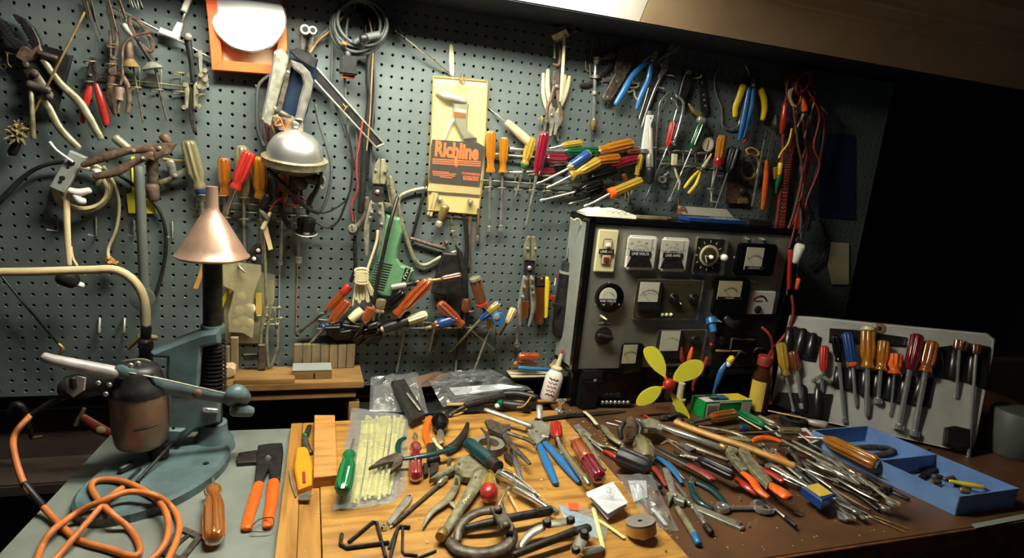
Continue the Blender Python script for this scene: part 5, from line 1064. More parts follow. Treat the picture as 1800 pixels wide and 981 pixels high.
thing('linkage_tool', 'grey bolted linkage hanging behind the end cutters', 'linkage'); wall(.02); rod('arm', [(940, 195), (1010, 205), (1090, 205)], [10, 10, 10], 'brass', .6); rod('arm', [(980, 215), (1000, 290)], [24, 20], 'nickel', .4); rod('arm', [(1010, 295), (1100, 245)], [20, 18], 'nickel', .4); rod('arm', [(920, 330), (980, 310), (1020, 285)], [14, 16, 14], 'olive_metal', .4); dot('bolt', (1012, 292), 14, .016, 'steel'); rod('block', [(670, 75), (745, 140)], [26, 24], 'olive_metal', .7); rod('block', [(945, 65), (970, 100)], [28, 22], 'rust', .7)
# grey upright pipe standing behind drill stand
zone(0, 0, 1); wall(.05)
thing('upright_pipe', 'grey upright pipe standing in front of the pegboard', 'pipe'); rod('pipe', [(246, 294), (252, 420), (258, 560), (262, 700)], 8.5, 'can_grey')
thing('swivel_knob', 'round metal washer knob on the upright pipe', 'knob'); wall(.075); dot('disc', (251, 525), 20, .006, 'can_grey', None, False, 20)
# bent pale pipe: lamp arm
thing('bent_pipe_lamp', 'pale bent lamp arm tube curving down to the bench clamp', 'lamp arm'); wall(.16)
rod('tube', [(-420, 488), (-60, 478), (60, 476), (160, 473), (205, 473), (235, 490), (252, 515), (258, 545), (259, 575)], 7.6, 'tan_cord', 1, 12, 6)
rod('collar', [(259, 572), (259, 590)], [9, 8], 'black'); rod('thumb_plate', [(246, 590), (275, 593)], [5, 5], 'cream', .6); rod('swivel', [(259, 598), (260, 640)], [12, 10], 'black'); rod('thumb_screw', [(246, 592), (232, 606), (226, 612)], [4, 3.5, 3], 'brass')
rod('post', [(260, 640), (261, 690), (262, 757)], [9, 9, 9], 'dark_iron')
thing('thin_rod', 'thin black rod slanting down with a brass tip', 'rod'); wall(.03); rod('rod', [(-10, 468), (40, 530), (106, 606)], 2.2, 'black', sm=0); rod('tip', [(104, 604), (112, 612), (107, 620)], [3, 3.5, 3], 'brass')
# ================================================================ drill stand
thing('drill_stand', 'blue-grey cast drill press stand with an electric drill clamped in', 'drill stand'); zone(0, 0, 1)
gz = GZ + .0006
cxy = B(265, 835, gz); c0 = Vector((-.48, -.35, gz))
def ell(c, rx, ry, z, n=36): return [Vector((c.x + .56 * rx * math.cos(t) - .83 * ry * math.sin(t), c.y + .83 * rx * math.cos(t) + .56 * ry * math.sin(t), z)) for t in (2 * math.pi * i / n for i in range(n))]
b_ = part('base_plate', plate(ell(c0, .162, .099, gz), .022, UP, .006), 'stand_blue'); 
for u, v in ((165, 845), (362, 815), (310, 788), (240, 850)): q = B(u, v, gz + .0222); part('bolt_hole', lathe(q, q + UP * .0008, [(0, .006), (1, .006)], 14), 'black', b_)
col = Vector((-.397, -.225, gz)); yc = .225
zc = lambda v, u=378: W(u, v, yc).z
part('column', lathe(col, Vector((col.x, col.y, zc(382))), [(0, .019), (1, .019)], 24), 'dark_iron')
part('column_foot', lathe(col, Vector((col.x, col.y, gz + .06)), [(0, .045), (.35, .04), (.6, .03), (1, .028)], 24), 'stand_blue')
def vcol(v0, v1, r, name, m, n=24, bev=.1): return part(name, lathe(Vector((col.x, col.y, zc(v0))), Vector((col.x, col.y, zc(v1))), [(0, r * .94), (bev, r), (1 - bev, r), (1, r * .94)], n), m)
vcol(586, 570, .0235, 'top_collar', 'stand_blue')
# sliding carriage body in front-left of the column
sp = []
for i in range(200): an = i / 200 * 2 * math.pi * 13; z_ = zc(600) + (zc(690) - zc(600)) * i / 199; sp.append(Vector((col.x + .025 * math.cos(an), col.y + .025 * math.sin(an), z_)))
part('spring', sweep(sp, .0026, 6), 'black')
# upper arm: slanted cast arm from column to the left
wall(.22); zone(0, 440, 3.067)
part('head_casting', plate([pt((835, 515), .0), pt((1100, 415), .0), pt((1195, 400), .0), pt((1200, 470), .0), pt((1105, 490), .0), pt((1090, 690), .0), pt((1075, 725), .0), pt((930, 700), .0), pt((915, 640), .0), pt((920, 545), .0), pt((840, 540), .0)], .045, OUT, .006), 'stand_blue')
part('head_rear', plate([pt((1085, 410), -.03), pt((1200, 400), -.03), pt((1200, 480), -.03), pt((1090, 490), -.03)], .03, OUT, .003), 'stand_blue')
part('lower_casting', plate([pt((920, 700), 0), pt((1200, 740), 0), pt((1195, 890), 0), pt((1080, 920), 0), pt((1010, 975), 0), pt((930, 985), 0), pt((880, 960), 0), pt((915, 900), 0)], .04, OUT, .006), 'stand_blue')
part('clamp_ear', plate([pt((890, 930), .02), pt((1010, 935), .02), pt((960, 1000), .02), pt((900, 1010), .02)], .03, OUT, .004), 'stand_blue'); wall(.28); dot('ear_hole', (935, 958), 8, .001, 'black', dome=False)
# feed lever: tube handle then steel channel
wall(.30)
lv = rod('feed_lever', [(640, 645, .33), (880, 730, .315), (1230, 795, .29)], [40, 44, 32], 'stand_blue', .3, 8, 0)
rod('lever_rim', [(600, 640, .335), (900, 700, .33), (1240, 778, .30)], [5, 5, 5], 'grey_tube', sub=lv, sm=0, lift=False)
rod('lever_grip', [(238, 575, .345), (300, 595, .345), (470, 630, .34), (620, 660, .33)], [26, 30, 34, 36], 'lever_grey', 1, 14, sub=lv, lift=False)
rod('clamp_knob', [(1240, 805, .29), (1275, 770, .30), (1320, 800, .28)], [40, 52, 36], 'stand_blue', lift=False); rod('knob_lobe', [(1270, 855, .29), (1350, 870, .28)], [44, 30], 'stand_blue', lift=False)
dot('lever_pivot', (1065, 770, .325), 26, .008, 'rust')
rod('link_pin', [(1100, 860, .26), (1170, 865, .26)], [16, 14], 'chrome', lift=False)
# electric drill, held upright, nose down
thing('electric_drill', 'old electric drill with black handle clamped in the drill stand', 'drill'); wall(.30)
zone(0, 440, 3.067); Pt_ = lambda x, y, o: pt((x, y, o))
A_ = Pt_(755, 760, .30); k = mpp(A_); ax = Vector((0, 0, 1))
def vz(y): return pt((755, y, .30)).z
part('motor_body', lathe(Vector((A_.x, A_.y, vz(1040))), Vector((A_.x, A_.y, vz(755))), [(0, 112 * k), (.02, 122 * k), (.1, 130 * k), (.3, 140 * k), (.9, 146 * k), (1, 142 * k)], 30), 'drill_metal')
part('gear_nose', lathe(Vector((A_.x + .03, A_.y, vz(1125))), Vector((A_.x + .03, A_.y, vz(1040))), [(0, 40 * k), (.2, 50 * k), (.8, 55 * k), (1, 60 * k)], 18), 'dark_iron'); part('chuck', lathe(Vector((A_.x + .034, A_.y, vz(1150))), Vector((A_.x + .034, A_.y, vz(1115))), [(0, 22 * k), (.5, 36 * k), (1, 40 * k)], 14), 'dark_iron')
part('rear_cap', lathe(Vector((A_.x, A_.y, vz(758))), Vector((A_.x, A_.y, vz(610))), [(0, 146 * k), (.25, 142 * k), (.4, 118 * k), (.75, 104 * k), (.9, 90 * k), (1, 60 * k)], 26), 'black')
rod('handle', [(700, 720, .30), (560, 720, .30), (430, 745, .30), (345, 745, .30)], [70, 62, 60, 50], 'black', .7, 12, lift=False)
plt('trigger_guard', [(350, 680, .345), (420, 665, .345), (470, 680, .345), (460, 750, .345), (400, 790, .345), (360, 760, .345)], .006, 'lever_grey', .002); rod('trigger', [(395, 690, .35), (400, 735, .35)], [16, 18], 'black', .6)
for q in ((590, 725, .35), (530, 715, .35), (570, 775, .345), (745, 610, .37), (705, 620, .365)): dot('screw', q, 14, .004, 'steel')
rod('vent_slot', [(720, 975, .352), (790, 962, .352), (848, 940, .345)], [4, 5, 4], 'black', .5, lift=False)
rod('name_badge', [(660, 600, .36), (760, 590, .36), (810, 600, .36)], [6, 8, 6], 'nickel', .4, lift=False)
# cord strain relief and orange cord
thing('power_cable', 'thick orange power cord of the drill looped on the grey bench', 'cord')
wall(.30); rod('strain_relief', [(350, 790, .30), (270, 825, .30), (165, 890, .30)], [20, 17, 15], 'black', 1, 10, lift=False)
zone(0, 700, 3.49)
Z_ = gz + .006
def cd(u, v, h=0.0): return B(u, v, gz + .0052 + h)
zone(0, 0, 1)
pth = [W(54, 730, .30), W(28, 760, .33), W(24, 790, .37), W(42, 850, .42), cd(75, 890, .012), cd(108, 925, .002), cd(140, 950), cd(190, 965), cd(235, 978), cd(246, 962), cd(228, 930), cd(195, 902, .024), cd(170, 875, .024), cd(160, 855, .024), cd(172, 844, .024), cd(205, 844, .024), cd(240, 855, .026), cd(275, 878, .022), cd(293, 905, .018), cd(295, 940, .018), cd(280, 970, .012), cd(250, 995, .006), cd(200, 1030), cd(120, 1040), cd(68, 1000, .0), cd(72, 965, .0), cd(90, 935, .014), cd(130, 905, .014), cd(180, 880, .036), cd(225, 865, .038), cd(270, 870, .036), cd(300, 890, .008), cd(314, 915), cd(312, 945), cd(295, 985), cd(260, 1060)]
part('cord', sweep(pth, .0056, 10, 1, None, 6), 'orange_cord')
pth2 = [cd(40, 1040), cd(95, 985), cd(130, 945, .014), cd(165, 905, .024), cd(195, 872, .032), cd(215, 858, .03)]
part('tape_wrap', sweep([p.lerp(q, .5) for p, q in ((pth[3], pth[3]), (pth[3], pth[4]), (pth[4], pth[4]))], .0064, 10), 'black')
part('cord_end', sweep(pth2, .0052, 10, 1, None, 6), 'orange_cord')
thing('chuck_key', 'black chuck key lying on the drill stand base', 'chuck key'); bench(gz + .023); zone(0, 700, 3.49); rod('bar', [(700, 590), (860, 440)], [9, 9], 'dark_iron'); rod('key', [(740, 460), (800, 430)], [22, 26], 'black'); rod('shaft', [(840, 520), (1065, 275, gz + .05)], [10, 9], 'dark_iron')
# copper funnel upside-down on the column
thing('funnel', 'copper metal funnel turned upside down on the drill stand column', 'funnel')
P = Vector((col.x, col.y - .0, zc(452, 375))); T_ = Vector((P.x, P.y, zc(328, 375))); kf = (P - CAM).dot(_f) / F
part('cone', lathe(P, T_, [(0, 57 * kf), (.0, 60 * kf), (.035, 61 * kf), (.05, 58 * kf), (.15, 51 * kf), (.55, 22 * kf), (.66, 12 * kf), (.72, 10.5 * kf), (1, 9.5 * kf)], 40), 'copper_funnel'); part('rim', sweep([P + Vector((math.cos(t), math.sin(t), 0)) * (60 * kf) + UP * (3 * kf) for t in (2 * math.pi * i / 40 for i in range(40))], 1.6 * kf, 6, closed=True), 'copper_funnel')
# ================================================================ wood shelf and things behind the drill stand (D)
zone(320, 420, 3.27)
thing('support_post', 'pale wooden post holding up the plank end', 'post'); zone(0, 0, 1)
yS = .125
a = W(612, 735, yS); b = W(632, 707, yS); part('support_post', box(Vector(((a.x + b.x) / 2, -yS + .012, (b.z - .02) / 2)), abs(b.x - a.x), .024, b.z + .02, .001), 'pine_old')
def plank(name, label, u0, u1, v0, v1, y0, y1, m, dz=0):
    thing(name, label, 'plank'); a = W(u0, v1, y0); b = W(u1, v0, y0); part(name, box(Vector(((a.x + b.x) / 2, -(y0 + y1) / 2, (a.z + b.z) / 2)), b.x - a.x, y0 - y1, b.z - a.z, .0015), m); return b.z
zl = plank('lower_plank', 'darker plank under the pine board behind the drill stand', 396, 626, 690.5, 707, .125, .06, 'pine_side')
zu = plank('upper_plank', 'thick pine board lying behind the drill stand', 390, 640, 671, 690, .13, .012, 'pine_old')
wall(.1)
thing('small_plank', 'thin split offcut lying on the pine board', 'offcut'); q0, q1 = W(412, 670, .125), W(518, 676, .115); part('offcut', box(Vector(((q0.x + q1.x) / 2, -.115, zu + .006)), q1.x - q0.x, .025, .011, .001), 'pine_old')
thing('metal_block', 'grey metal topped wooden block on the pine board', 'block'); a = W(514, 668, .1); b = W(583, 650, .1); part('wood_base', box(Vector(((a.x + b.x) / 2, -.08, zu + .0105)), b.x - a.x, .05, .02, .001), 'pine_side'); part('metal_top', box(Vector(((a.x + b.x) / 2, -.08, zu + .0225)), b.x - a.x, .05, .003, .0005), 'grey_paint'); part('notch', box(Vector((a.x + .55 * (b.x - a.x), -.1055, zu + .009)), .004, .001, .014), 'black')
thing('stave_panel', 'grooved greyish wood panel standing behind the metal block', 'panel'); a = W(515, 668, .035); b = W(625, 606, .035)
n_ = 7; w_ = (b.x - a.x) / n_
for i in range(n_): part('stave', box(Vector((a.x + w_ * (i + .5), -.0265, (zu + b.z) / 2 + .0004)), w_ - .0015, .017, b.z - zu, .001), 'ply_grey')
zone(320, 420, 3.27); wall(.012)
thing('parts_bag', 'yellowed plastic bag of white parts hanging on a hook', 'bag')
for x, y, r in ((340, 330, 30), (390, 400, 34), (330, 410, 30), (350, 470, 36), (385, 480, 28), (310, 480, 24), (360, 510, 26)): dot('white_part', (x, y), r, .014, 'cat_white', n=8)
plt('yellow_card', [(425, 310), (458, 310), (458, 440), (425, 430)], .003, 'label_yellow', 0); plt('yellow_card', [(270, 240), (310, 235), (300, 290), (272, 320)], .003, 'label_yellow', 0)
part('bag_front', plate([pt(q, .02) for q in ((232, 150), (330, 135), (455, 150), (455, 200), (430, 260), (410, 330), (415, 500), (405, 572), (350, 540), (270, 535), (265, 440), (300, 300), (240, 270))], .0006, OUT), 'bag_cream')
part('bag_back', plate([pt(q, -.008) for q in ((228, 150), (535, 205), (530, 360), (440, 600), (250, 600), (240, 420))], .0005, OUT), 'bag_cream')
thing('peg_hook', 'bent wire hook holding the yellowed parts bag', 'hook'); rod('hook', [(322, 135, .002), (330, 160, .04), (358, 190, .045)], 7, 'nickel', lift=False)
thing('yellow_strip', 'thin yellow strip hanging behind the drill column', 'strip'); wall(.004); plt('strip', [(222, 350), (255, 305), (255, 345), (222, 425)], .003, 'yellow_bright', 0)
thing('wood_strip', 'brown wooden strip hanging left of the drill column', 'strip'); wall(.02); rod('strip', [(135, 130), (110, 200), (80, 280)], [17, 17, 17], 'wood_handle', .5, 4, 0, square=True)
thing('slat_frame', 'wooden slats standing behind the drill column', 'slat'); wall(.03)
for x0, x1, y0, y1 in ((232, 278, 610, 705), (283, 325, 560, 750), (128, 140, 640, 830)): plt('slat', [(x0, y0), (x1, y0), (x1, y1), (x0, y1)], .012, 'ply_grey', .001)
thing('pale_block', 'pale tapered wooden block lying behind the column', 'block'); wall(.06); plt('block', [(235, 715), (290, 708), (312, 722), (312, 760), (290, 772), (235, 785)], .03, 'wood_pale', .003)
thing('fork_clamp', 'brass-coloured forked bar clamp with thumb screws', 'clamp'); wall(.03)
for x in (470, 505): rod('fork_bar', [(x + 8, 368), (x - 6, 460), (x - 18, 560), (x - 14, 680), (x - 6, 735)], [7, 9, 9, 9, 8], 'olive_metal', .8)
rod('fork_bar', [(530, 400), (548, 560), (545, 640), (510, 735)], [6, 7, 7, 7], 'olive_metal', .8)
for x0, y0, x1, y1 in ((480, 395, 560, 393), (430, 440, 490, 440), (480, 470, 570, 455), (470, 490, 550, 490)): rod('thumb_screw', [(x0, y0), (x1 - 12, y1), (x1, y1)], [5, 5, 13], 'olive_metal')
plt('lower_block', [(350, 655), (435, 650), (440, 690), (360, 690)], .012, 'dark_iron', .002); plt('lower_block', [(440, 600), (480, 600), (480, 745), (435, 745)], .012, 'iron', .002); rod('post', [(475, 0), (480, 200), (482, 370)], [8, 8, 7], 'olive_metal')
thing('bearing_pair', 'pair of small ball bearings hanging under the rack', 'bearing'); wall(.02)
for q in ((438, 66), (414, 114)): dot('race', q, 22, .008, 'dark_iron', None, False, 16); dot('hub', q, 12, .004, 'cat_white', None, True, 12, .008)
rod('link', [(455, 30), (400, 85), (375, 120)], [20, 22, 12], 'dark_iron', .4)
# things below the pegboard at the far left
zone(0, 700, 3.49); wall(.06)
thing('red_clamp', 'red clamp handle poking out under the pegboard', 'clamp'); rod('handle', [(510, 110), (600, 170), (680, 210)], [26, 36, 30], 'red_dull', .6); rod('jaw', [(470, 160), (500, 100), (520, 60)], [14, 14, 12], 'olive_metal'); dot('tab', (620, 195, .08), 26, .004, 'wood_pale')
thing('iron_bracket', 'old iron bracket hanging below the pegboard at left', 'bracket'); wall(.02); rod('arm', [(60, 90), (100, 30), (150, 60), (190, 190), (200, 240)], [20, 22, 22, 16, 12], 'dark_iron'); rod('foot', [(200, 240), (260, 230)], [12, 9], 'brass')
thing('wall_ledge', 'brown ledge along the lower wall beside the bench', 'ledge'); part('ledge', box(Vector((-.95, -.02, -.17)), .62, .13, .03, .004), 'concrete'); part('ledge_face', box(Vector((-.95, .02, -.36)), .62, .04, .34), 'concrete')
# ================================================================ bench, left part
def slabdown(name, pts, h, m, bev=.001, sub=None, top=None):
    """solid whose top outline is traced at height h above the current bench level"""
    z0 = SURF[1]; P = [pt((q[0], q[1], z0 + h)) for q in pts]
    return part(name, plate([p - UP * h for p in P], h, UP, bev), m, sub)
def annulus(c, Ro, Ri, h, n=32, nrm=UP):
    prof = [(Ri, 0), (Ro, 0), (Ro, h), (Ri, h)]; X = Vector((1, 0, 0)) if abs(nrm.x) < .8 else Vector((0, 1, 0)); X = (X - nrm * X.dot(nrm)).normalized(); Y = nrm.cross(X); V = []; Fc = []
    for i in range(n):
        t = 2 * math.pi * i / n; d = X * math.cos(t) + Y * math.sin(t)
        V += [c + d * r + nrm * z for r, z in prof]
    for i in range(n):
        for k in range(4): Fc.append((i * 4 + k, ((i + 1) % n) * 4 + k, ((i + 1) % n) * 4 + (k + 1) % 4, i * 4 + (k + 1) % 4))
    return V, Fc, True
def crumple(name, quad, n, bump, m, seed=1, base=.001, sub=None):
    r = random.Random(seed); c = [pt(q) for q in quad]; V = []; Fc = []
    for j in range(n + 1):
        for i in range(n + 1):
            a, b = i / n, j / n; p = c[0].lerp(c[1], a).lerp(c[3].lerp(c[2], a), b); e = min(1, 4 * min(a, 1 - a, b, 1 - b))
            p = p + Vector((r.uniform(-1, 1), r.uniform(-1, 1), 0)) * bump * .35 * (e > 0); p.z += (r.random() ** 1.5) * bump * (.25 + e); V.append(p)
    for j in range(n):
        for i in range(n):
            k = j * (n + 1) + i; Fc += [(k, k + 1, k + n + 2), (k, k + n + 2, k + n + 1)] if (i + j) % 2 else [(k, k + 1, k + n + 1), (k + 1, k + n + 2, k + n + 1)]
    return part(name, (V, Fc, False), m, sub)
zone(380, 700, 3.49); bench(GZ + .0005)
thing('wire_stripper', 'orange-handled wire stripper lying on the grey sheet', 'wire stripper')
plt('head', [(255, 318), (330, 305), (405, 302), (412, 350), (392, 520), (328, 530), (322, 455), (282, 540), (235, 540), (250, 400)], .012, 'black', .002); plt('nose', [(138, 358), (250, 340), (250, 412), (130, 420), (122, 400)], .01, 'dark_iron', .002)
dot('pivot', (318, 398), 22, .017, 'steel')
rod('grip', [(262, 540), (232, 640), (200, 740), (188, 815)], [30, 34, 32, 34], 'orange', .6); rod('grip', [(352, 530), (342, 640), (325, 740), (316, 800)], [34, 36, 32, 30], 'orange', .6); rod('chain', [(215, 790, GZ + .02), (270, 745, GZ + .01), (350, 740, GZ + .02), (330, 815, GZ + .008), (210, 820, GZ + .008)], 3.5, 'iron')
zone(0, 700, 3.49)
sd('orange-amber screwdriver lying alone on the grey sheet', (1312, 935), (1308, 610), (1303, 445), 62, 'amber_dark', 11, 'classic')
thing('steel_buckle', 'dark steel rectangular loop lying at the orange cord', 'buckle')
for a_, b_ in (((985, 945), (1118, 810)), ((1118, 810), (1225, 858)), ((1225, 858), (1110, 1000)), ((1110, 1000), (985, 945))): rod('bar', [a_, b_], 28, 'iron', .3, 4, 0, square=True, cap='none')
rod('tongue', [(1030, 950), (1150, 850)], [16, 14], 'dark_iron', .5)
for i, q in enumerate(((385, 1180), (540, 400))): pass
# ---- wood part, left
zone(380, 700, 3.49); bench(.0005)
thing('utility_knife', 'yellow-orange utility knife with a red slide button', 'knife'); plt('body', [(490, 345), (545, 335), (562, 348), (592, 450), (586, 570), (502, 602), (476, 460), (485, 400)], .016, 'knife_orange', .003); plt('slide', [(528, 458), (545, 456), (550, 522), (530, 525)], .003, 'red', .001, add=.016); plt('blade', [(502, 600), (585, 570), (575, 630), (508, 628)], .002, 'steel', 0, add=.006)
thing('steel_scriber', 'short steel scriber beside the yellow knife', 'scriber'); rod('scriber', [(452, 455), (462, 520), (490, 612)], [8, 8, 7], 'nickel')
thing('small_cutter', 'small grey nipper with a green band behind the yellow knife', 'nippers'); rod('jaw', [(572, 180), (550, 245)], [14, 18], 'dark_iron', .7); rod('band', [(545, 240), (545, 250)], 17, 'green'); rod('grip', [(545, 255), (552, 300), (578, 345)], [17, 22, 18], 'iron', .7)
thing('wood_block', 'pale pine block lying on the wooden bench top', 'block'); slabdown('wood_block', [(603, 103), (728, 103), (742, 470), (598, 486)], .022, 'pine', .0012)
thing('zip_tie_bag', 'clear plastic bag full of pale yellow cable ties', 'bag'); bench(.0005)
part('bag_sheet', plate([pt(q, .0) for q in ((822, 55), (1185, 105), (1160, 560), (1095, 640), (930, 672), (702, 692), (735, 620), (795, 480), (790, 270), (830, 180))], .0004, UP), 'bag_clear')
bench(.013); crumple('bag_front', [(830, 60), (1180, 110), (1100, 640), (720, 685)], 10, .008, 'bag_clear', 5)
rz = random.Random(8)
for i in range(30):
    t = i / 29; a = (905 + 240 * t + rz.uniform(-8, 8), 118 + rz.uniform(-10, 25)); b = (850 + 210 * t + rz.uniform(-25, 25), 630 - 50 * t + rz.uniform(-25, 25)); m_ = ((a[0] + b[0]) / 2 + 10 + rz.uniform(-8, 8), (a[1] + b[1]) / 2)
    thing('cable_tie', 'pale yellow cable tie in the clear bag', 'cable tie', 'cable ties in the clear bag'); bench(.0012 + .0032 * (i % 4)); rod('tie', [a, m_, b], 9, 'tie_yellow', .25, 6, 3)
bench(.022)
sd('green screwdriver with a white stripe lying on the tie bag', (772, 622), (816, 388), (845, 255), 50, 'green', 9, 'classic', 'phil')
rod('stripe', [(775, 550, .050), (808, 420, .049)], 12, 'white', .25, 6, 0, sub=0, lift=False)
# ---- H zone
zone(620, 600, 3.7725); bench(.022)
pliers('long nose pliers with dark teal grips lying on the tie bag', [[(105, 858), (180, 800), (290, 755), (335, 785), (300, 815), (230, 820)], [(245, 890), (265, 830), (300, 780), (335, 785), (325, 830)]], [([(340, 790), (480, 772), (600, 745), (672, 722)], [16, 22, 22, 20], 'teal'), ([(310, 770), (298, 720), (310, 675), (345, 652)], [14, 18, 18, 16], 'teal')], (312, 780, 14), 'iron', .008)
bench(.0005)
sd('small red nut driver lying upright beside the tie bag', (414, 950), (414, 738), (413, 628), 44, 'red_clear', 10, 'nut', 'nut')
pliers('orange-handled cutters with dark jaws beside red nut driver', [[(490, 700), (540, 695), (580, 800), (560, 830), (490, 835)], [(465, 835), (500, 830), (500, 900), (470, 915)], [(510, 835), (570, 830), (560, 890), (510, 922)]], [([(512, 515), (488, 580), (485, 640), (505, 710)], [18, 23, 23, 18], 'orange'), ([(535, 655), (565, 700), (600, 730)], [12, 14, 10], 'cream')], (520, 800, 14), 'dark_iron', .01)
thing('ball_socket', 'black round headed socket standing behind orange cutters', 'socket'); lat('ball', (572, 545), (578, 640), [(0, 20), (.2, 48), (.5, 60), (.8, 48), (1, 26)], 'black_gloss'); lat('neck', (577, 630), (583, 700), [(0, 20), (.5, 24), (1, 20)], 'chrome', lift=.015)
bench(.012)
pliers('dark curved-handle pliers behind the teal screwdriver', [[(600, 715), (640, 700), (670, 720), (640, 745)]], [([(640, 720), (700, 680), (745, 610), (762, 550)], [22, 28, 22, 12], 'dark_iron'), ([(760, 560), (750, 640), (770, 690)], [8, 9, 8], 'iron')], (635, 708, 9), 'dark_iron')
bench(.0005)
thing('grey_tape_roll', 'grey roll of tape lying flat on the wood', 'tape'); P = pt((900, 720)); k = mpp(P); part('roll', annulus(P, 104 * k, 68 * k, .018), 'tape_grey')
bench(.022)
pliers('dark slip joint pliers lying beyond the tape roll', [[(875, 545), (920, 540), (990, 575), (1015, 625), (985, 640), (900, 600)], [(985, 575), (1040, 570), (1045, 600), (1005, 620)]], [([(1000, 625), (1040, 690), (1110, 760), (1172, 820)], [20, 20, 20, 14], 'iron'), ([(1005, 610), (1090, 640), (1150, 660), (1205, 690)], [18, 18, 18, 14], 'iron')], (1000, 610, 12), 'iron', .01)
thing('curved_pick', 'dark curved pick standing across the tape roll', 'pick'); bench(.02); rod('pick', [(852, 582), (895, 640), (900, 700), (888, 775)], [8, 12, 12, 8], 'iron', .7)
bench(.0005)
thing('adjustable_wrench', 'dark steel adjustable wrench beyond the big teal screwdriver', 'wrench'); plt('fixed_jaw', [(1000, 770), (1020, 755), (1060, 800), (1055, 835), (1010, 800)], .01, 'dark_iron'); rod('handle', [(1065, 740), (1085, 830), (1120, 930)], [22, 20, 14], 'chrome', .6); dot('hole', (1050, 745), 14, .014, 'steel')
bench(.02)
thing('screwdriver', 'large dark teal fluted screwdriver with thick chrome shaft', 'screwdriver')
lat('handle', (755, 715), (915, 845), [(0, 30), (.04, 42), (.12, 48, 1), (.9, 46, 1), (1, 36)], 'teal', 24, .2, 8); lat('collar', (905, 835), (960, 880), [(0, 40), (.3, 48), (.6, 40), (1, 44)], 'dark_iron')
zone(700, 760, 4.439); rod('shaft', [(780, 330), (900, 400), (1075, 505)], [24, 24, 22], 'chrome'); rod('side_bar', [(830, 320), (950, 390), (1060, 480)], [20, 20, 20], 'dark_iron', .6); rod('tip', [(1050, 480), (1085, 515)], [26, 12], 'dark_iron', .6)
thing('key_ring', 'thin steel key ring round the chrome shaft', 'ring'); bench(.05); ring('ring', (830, 365, .055), 78, 80, 4, 'steel', 0, 28, lift=False)
thing('steel_key', 'steel pin key hanging from the thin ring', 'key'); bench(.022); rod('pin', [(860, 435), (780, 580, .012)], [11, 6], 'steel')
# vise grips
thing('locking_pliers', 'large olive locking pliers with an open lever', 'pliers'); bench(.006)
plt('upper_jaw', [(430, 300), (470, 240), (560, 215), (600, 235), (700, 330), (708, 395), (640, 440), (560, 400), (500, 390), (440, 340)], .016, 'olive_metal', .003)
plt('lower_jaw', [(240, 402), (300, 355), (420, 290), (440, 330), (380, 360), (300, 385)], .014, 'olive_metal', .003)
rod('handle', [(640, 340, .012), (590, 450, .008), (500, 590, .006), (420, 710, .004), (345, 830, .003)], [58, 54, 46, 42, 36], 'olive_metal', .55, 12)
rod('lever', [(470, 330), (445, 440), (380, 540), (260, 630), (192, 742)], [28, 30, 34, 28, 8], 'olive_metal', .4, 10)
rod('release', [(420, 560), (450, 600)], [26, 12], 'olive_metal', .4); lat('adjusting_knob', (352, 815), (325, 868), [(0, 34), (.2, 42), (.8, 46), (1, 42)], 'brass', lift=.012)
for q in ((598, 418), (462, 348), (450, 430), (470, 305), (395, 262)): dot('rivet', (q[0], q[1]), 16, .022, 'nickel')
squiggle('embossed_mark', (508, 552, .0345), (560, 492, .037), 13, 3, 3, 'ivory')
thing('screwdriver', 'red and yellow round-ended screwdriver under the big pliers', 'screwdriver'); bench(.002); lat('handle', (700, 585), (705, 420), [(0, 30), (.1, 60), (.35, 70), (.6, 62), (1, 50)], 'amber_yellow', 22); lat('end_cap', (699, 598), (701, 530), [(0, 20), (.3, 58), (.7, 70), (1, 70)], 'red', 22, lift=.022)
bench(.0005)
thing('socket_extension', 'long dark steel socket extension bar on the wood', 'extension bar'); rod('bar', [(-40, 735), (150, 570), (330, 415)], [17, 15, 17], 'iron'); rod('socket', [(318, 425), (365, 382)], [24, 27], 'steel'); rod('square_end', [(-60, 752), (-38, 733)], 10, 'nickel', n=4, square=True)
zone(380, 700, 3.49)
thing('combination_wrench', 'small flat steel wrench beside the extension bar', 'wrench'); plt('shank', [(1045, 770), (1160, 612), (1195, 600), (1205, 622), (1185, 660), (1070, 795)], .006, 'nickel', .001); P = pt((1028, 805)); part('ring_end', annulus(P, 18 * mpp(P), 9 * mpp(P), .008, 18), 'chrome'); dot('end_hole', (1186, 615), 7, .0066, 'dark', dome=False)
hexkey('large hex key at the front edge with a long level arm', [(770, 845), (762, 905), (800, 928), (1060, 895)], 12)
hexkey('bent hex key leaning over the large one', [(812, 892), (960, 768), (985, 775), (1040, 985)], 11)
hexkey('hex key standing on its short arm beside bent one', [(1188, 802), (1125, 797), (1110, 815), (1060, 1010)], 11)
hexkey('narrow hex key lying near the wood front edge', [(1058, 930), (1100, 830), (1115, 800)], 9)
zone(700, 760, 4.439)
hexkey('hex key with a square bend beside the locking pliers knob', [(95, 748), (35, 745), (32, 935), (50, 962), (150, 970)], 11)
hexkey('short hex key end pointing to the locking pliers knob', [(150, 990), (295, 932)], 10)
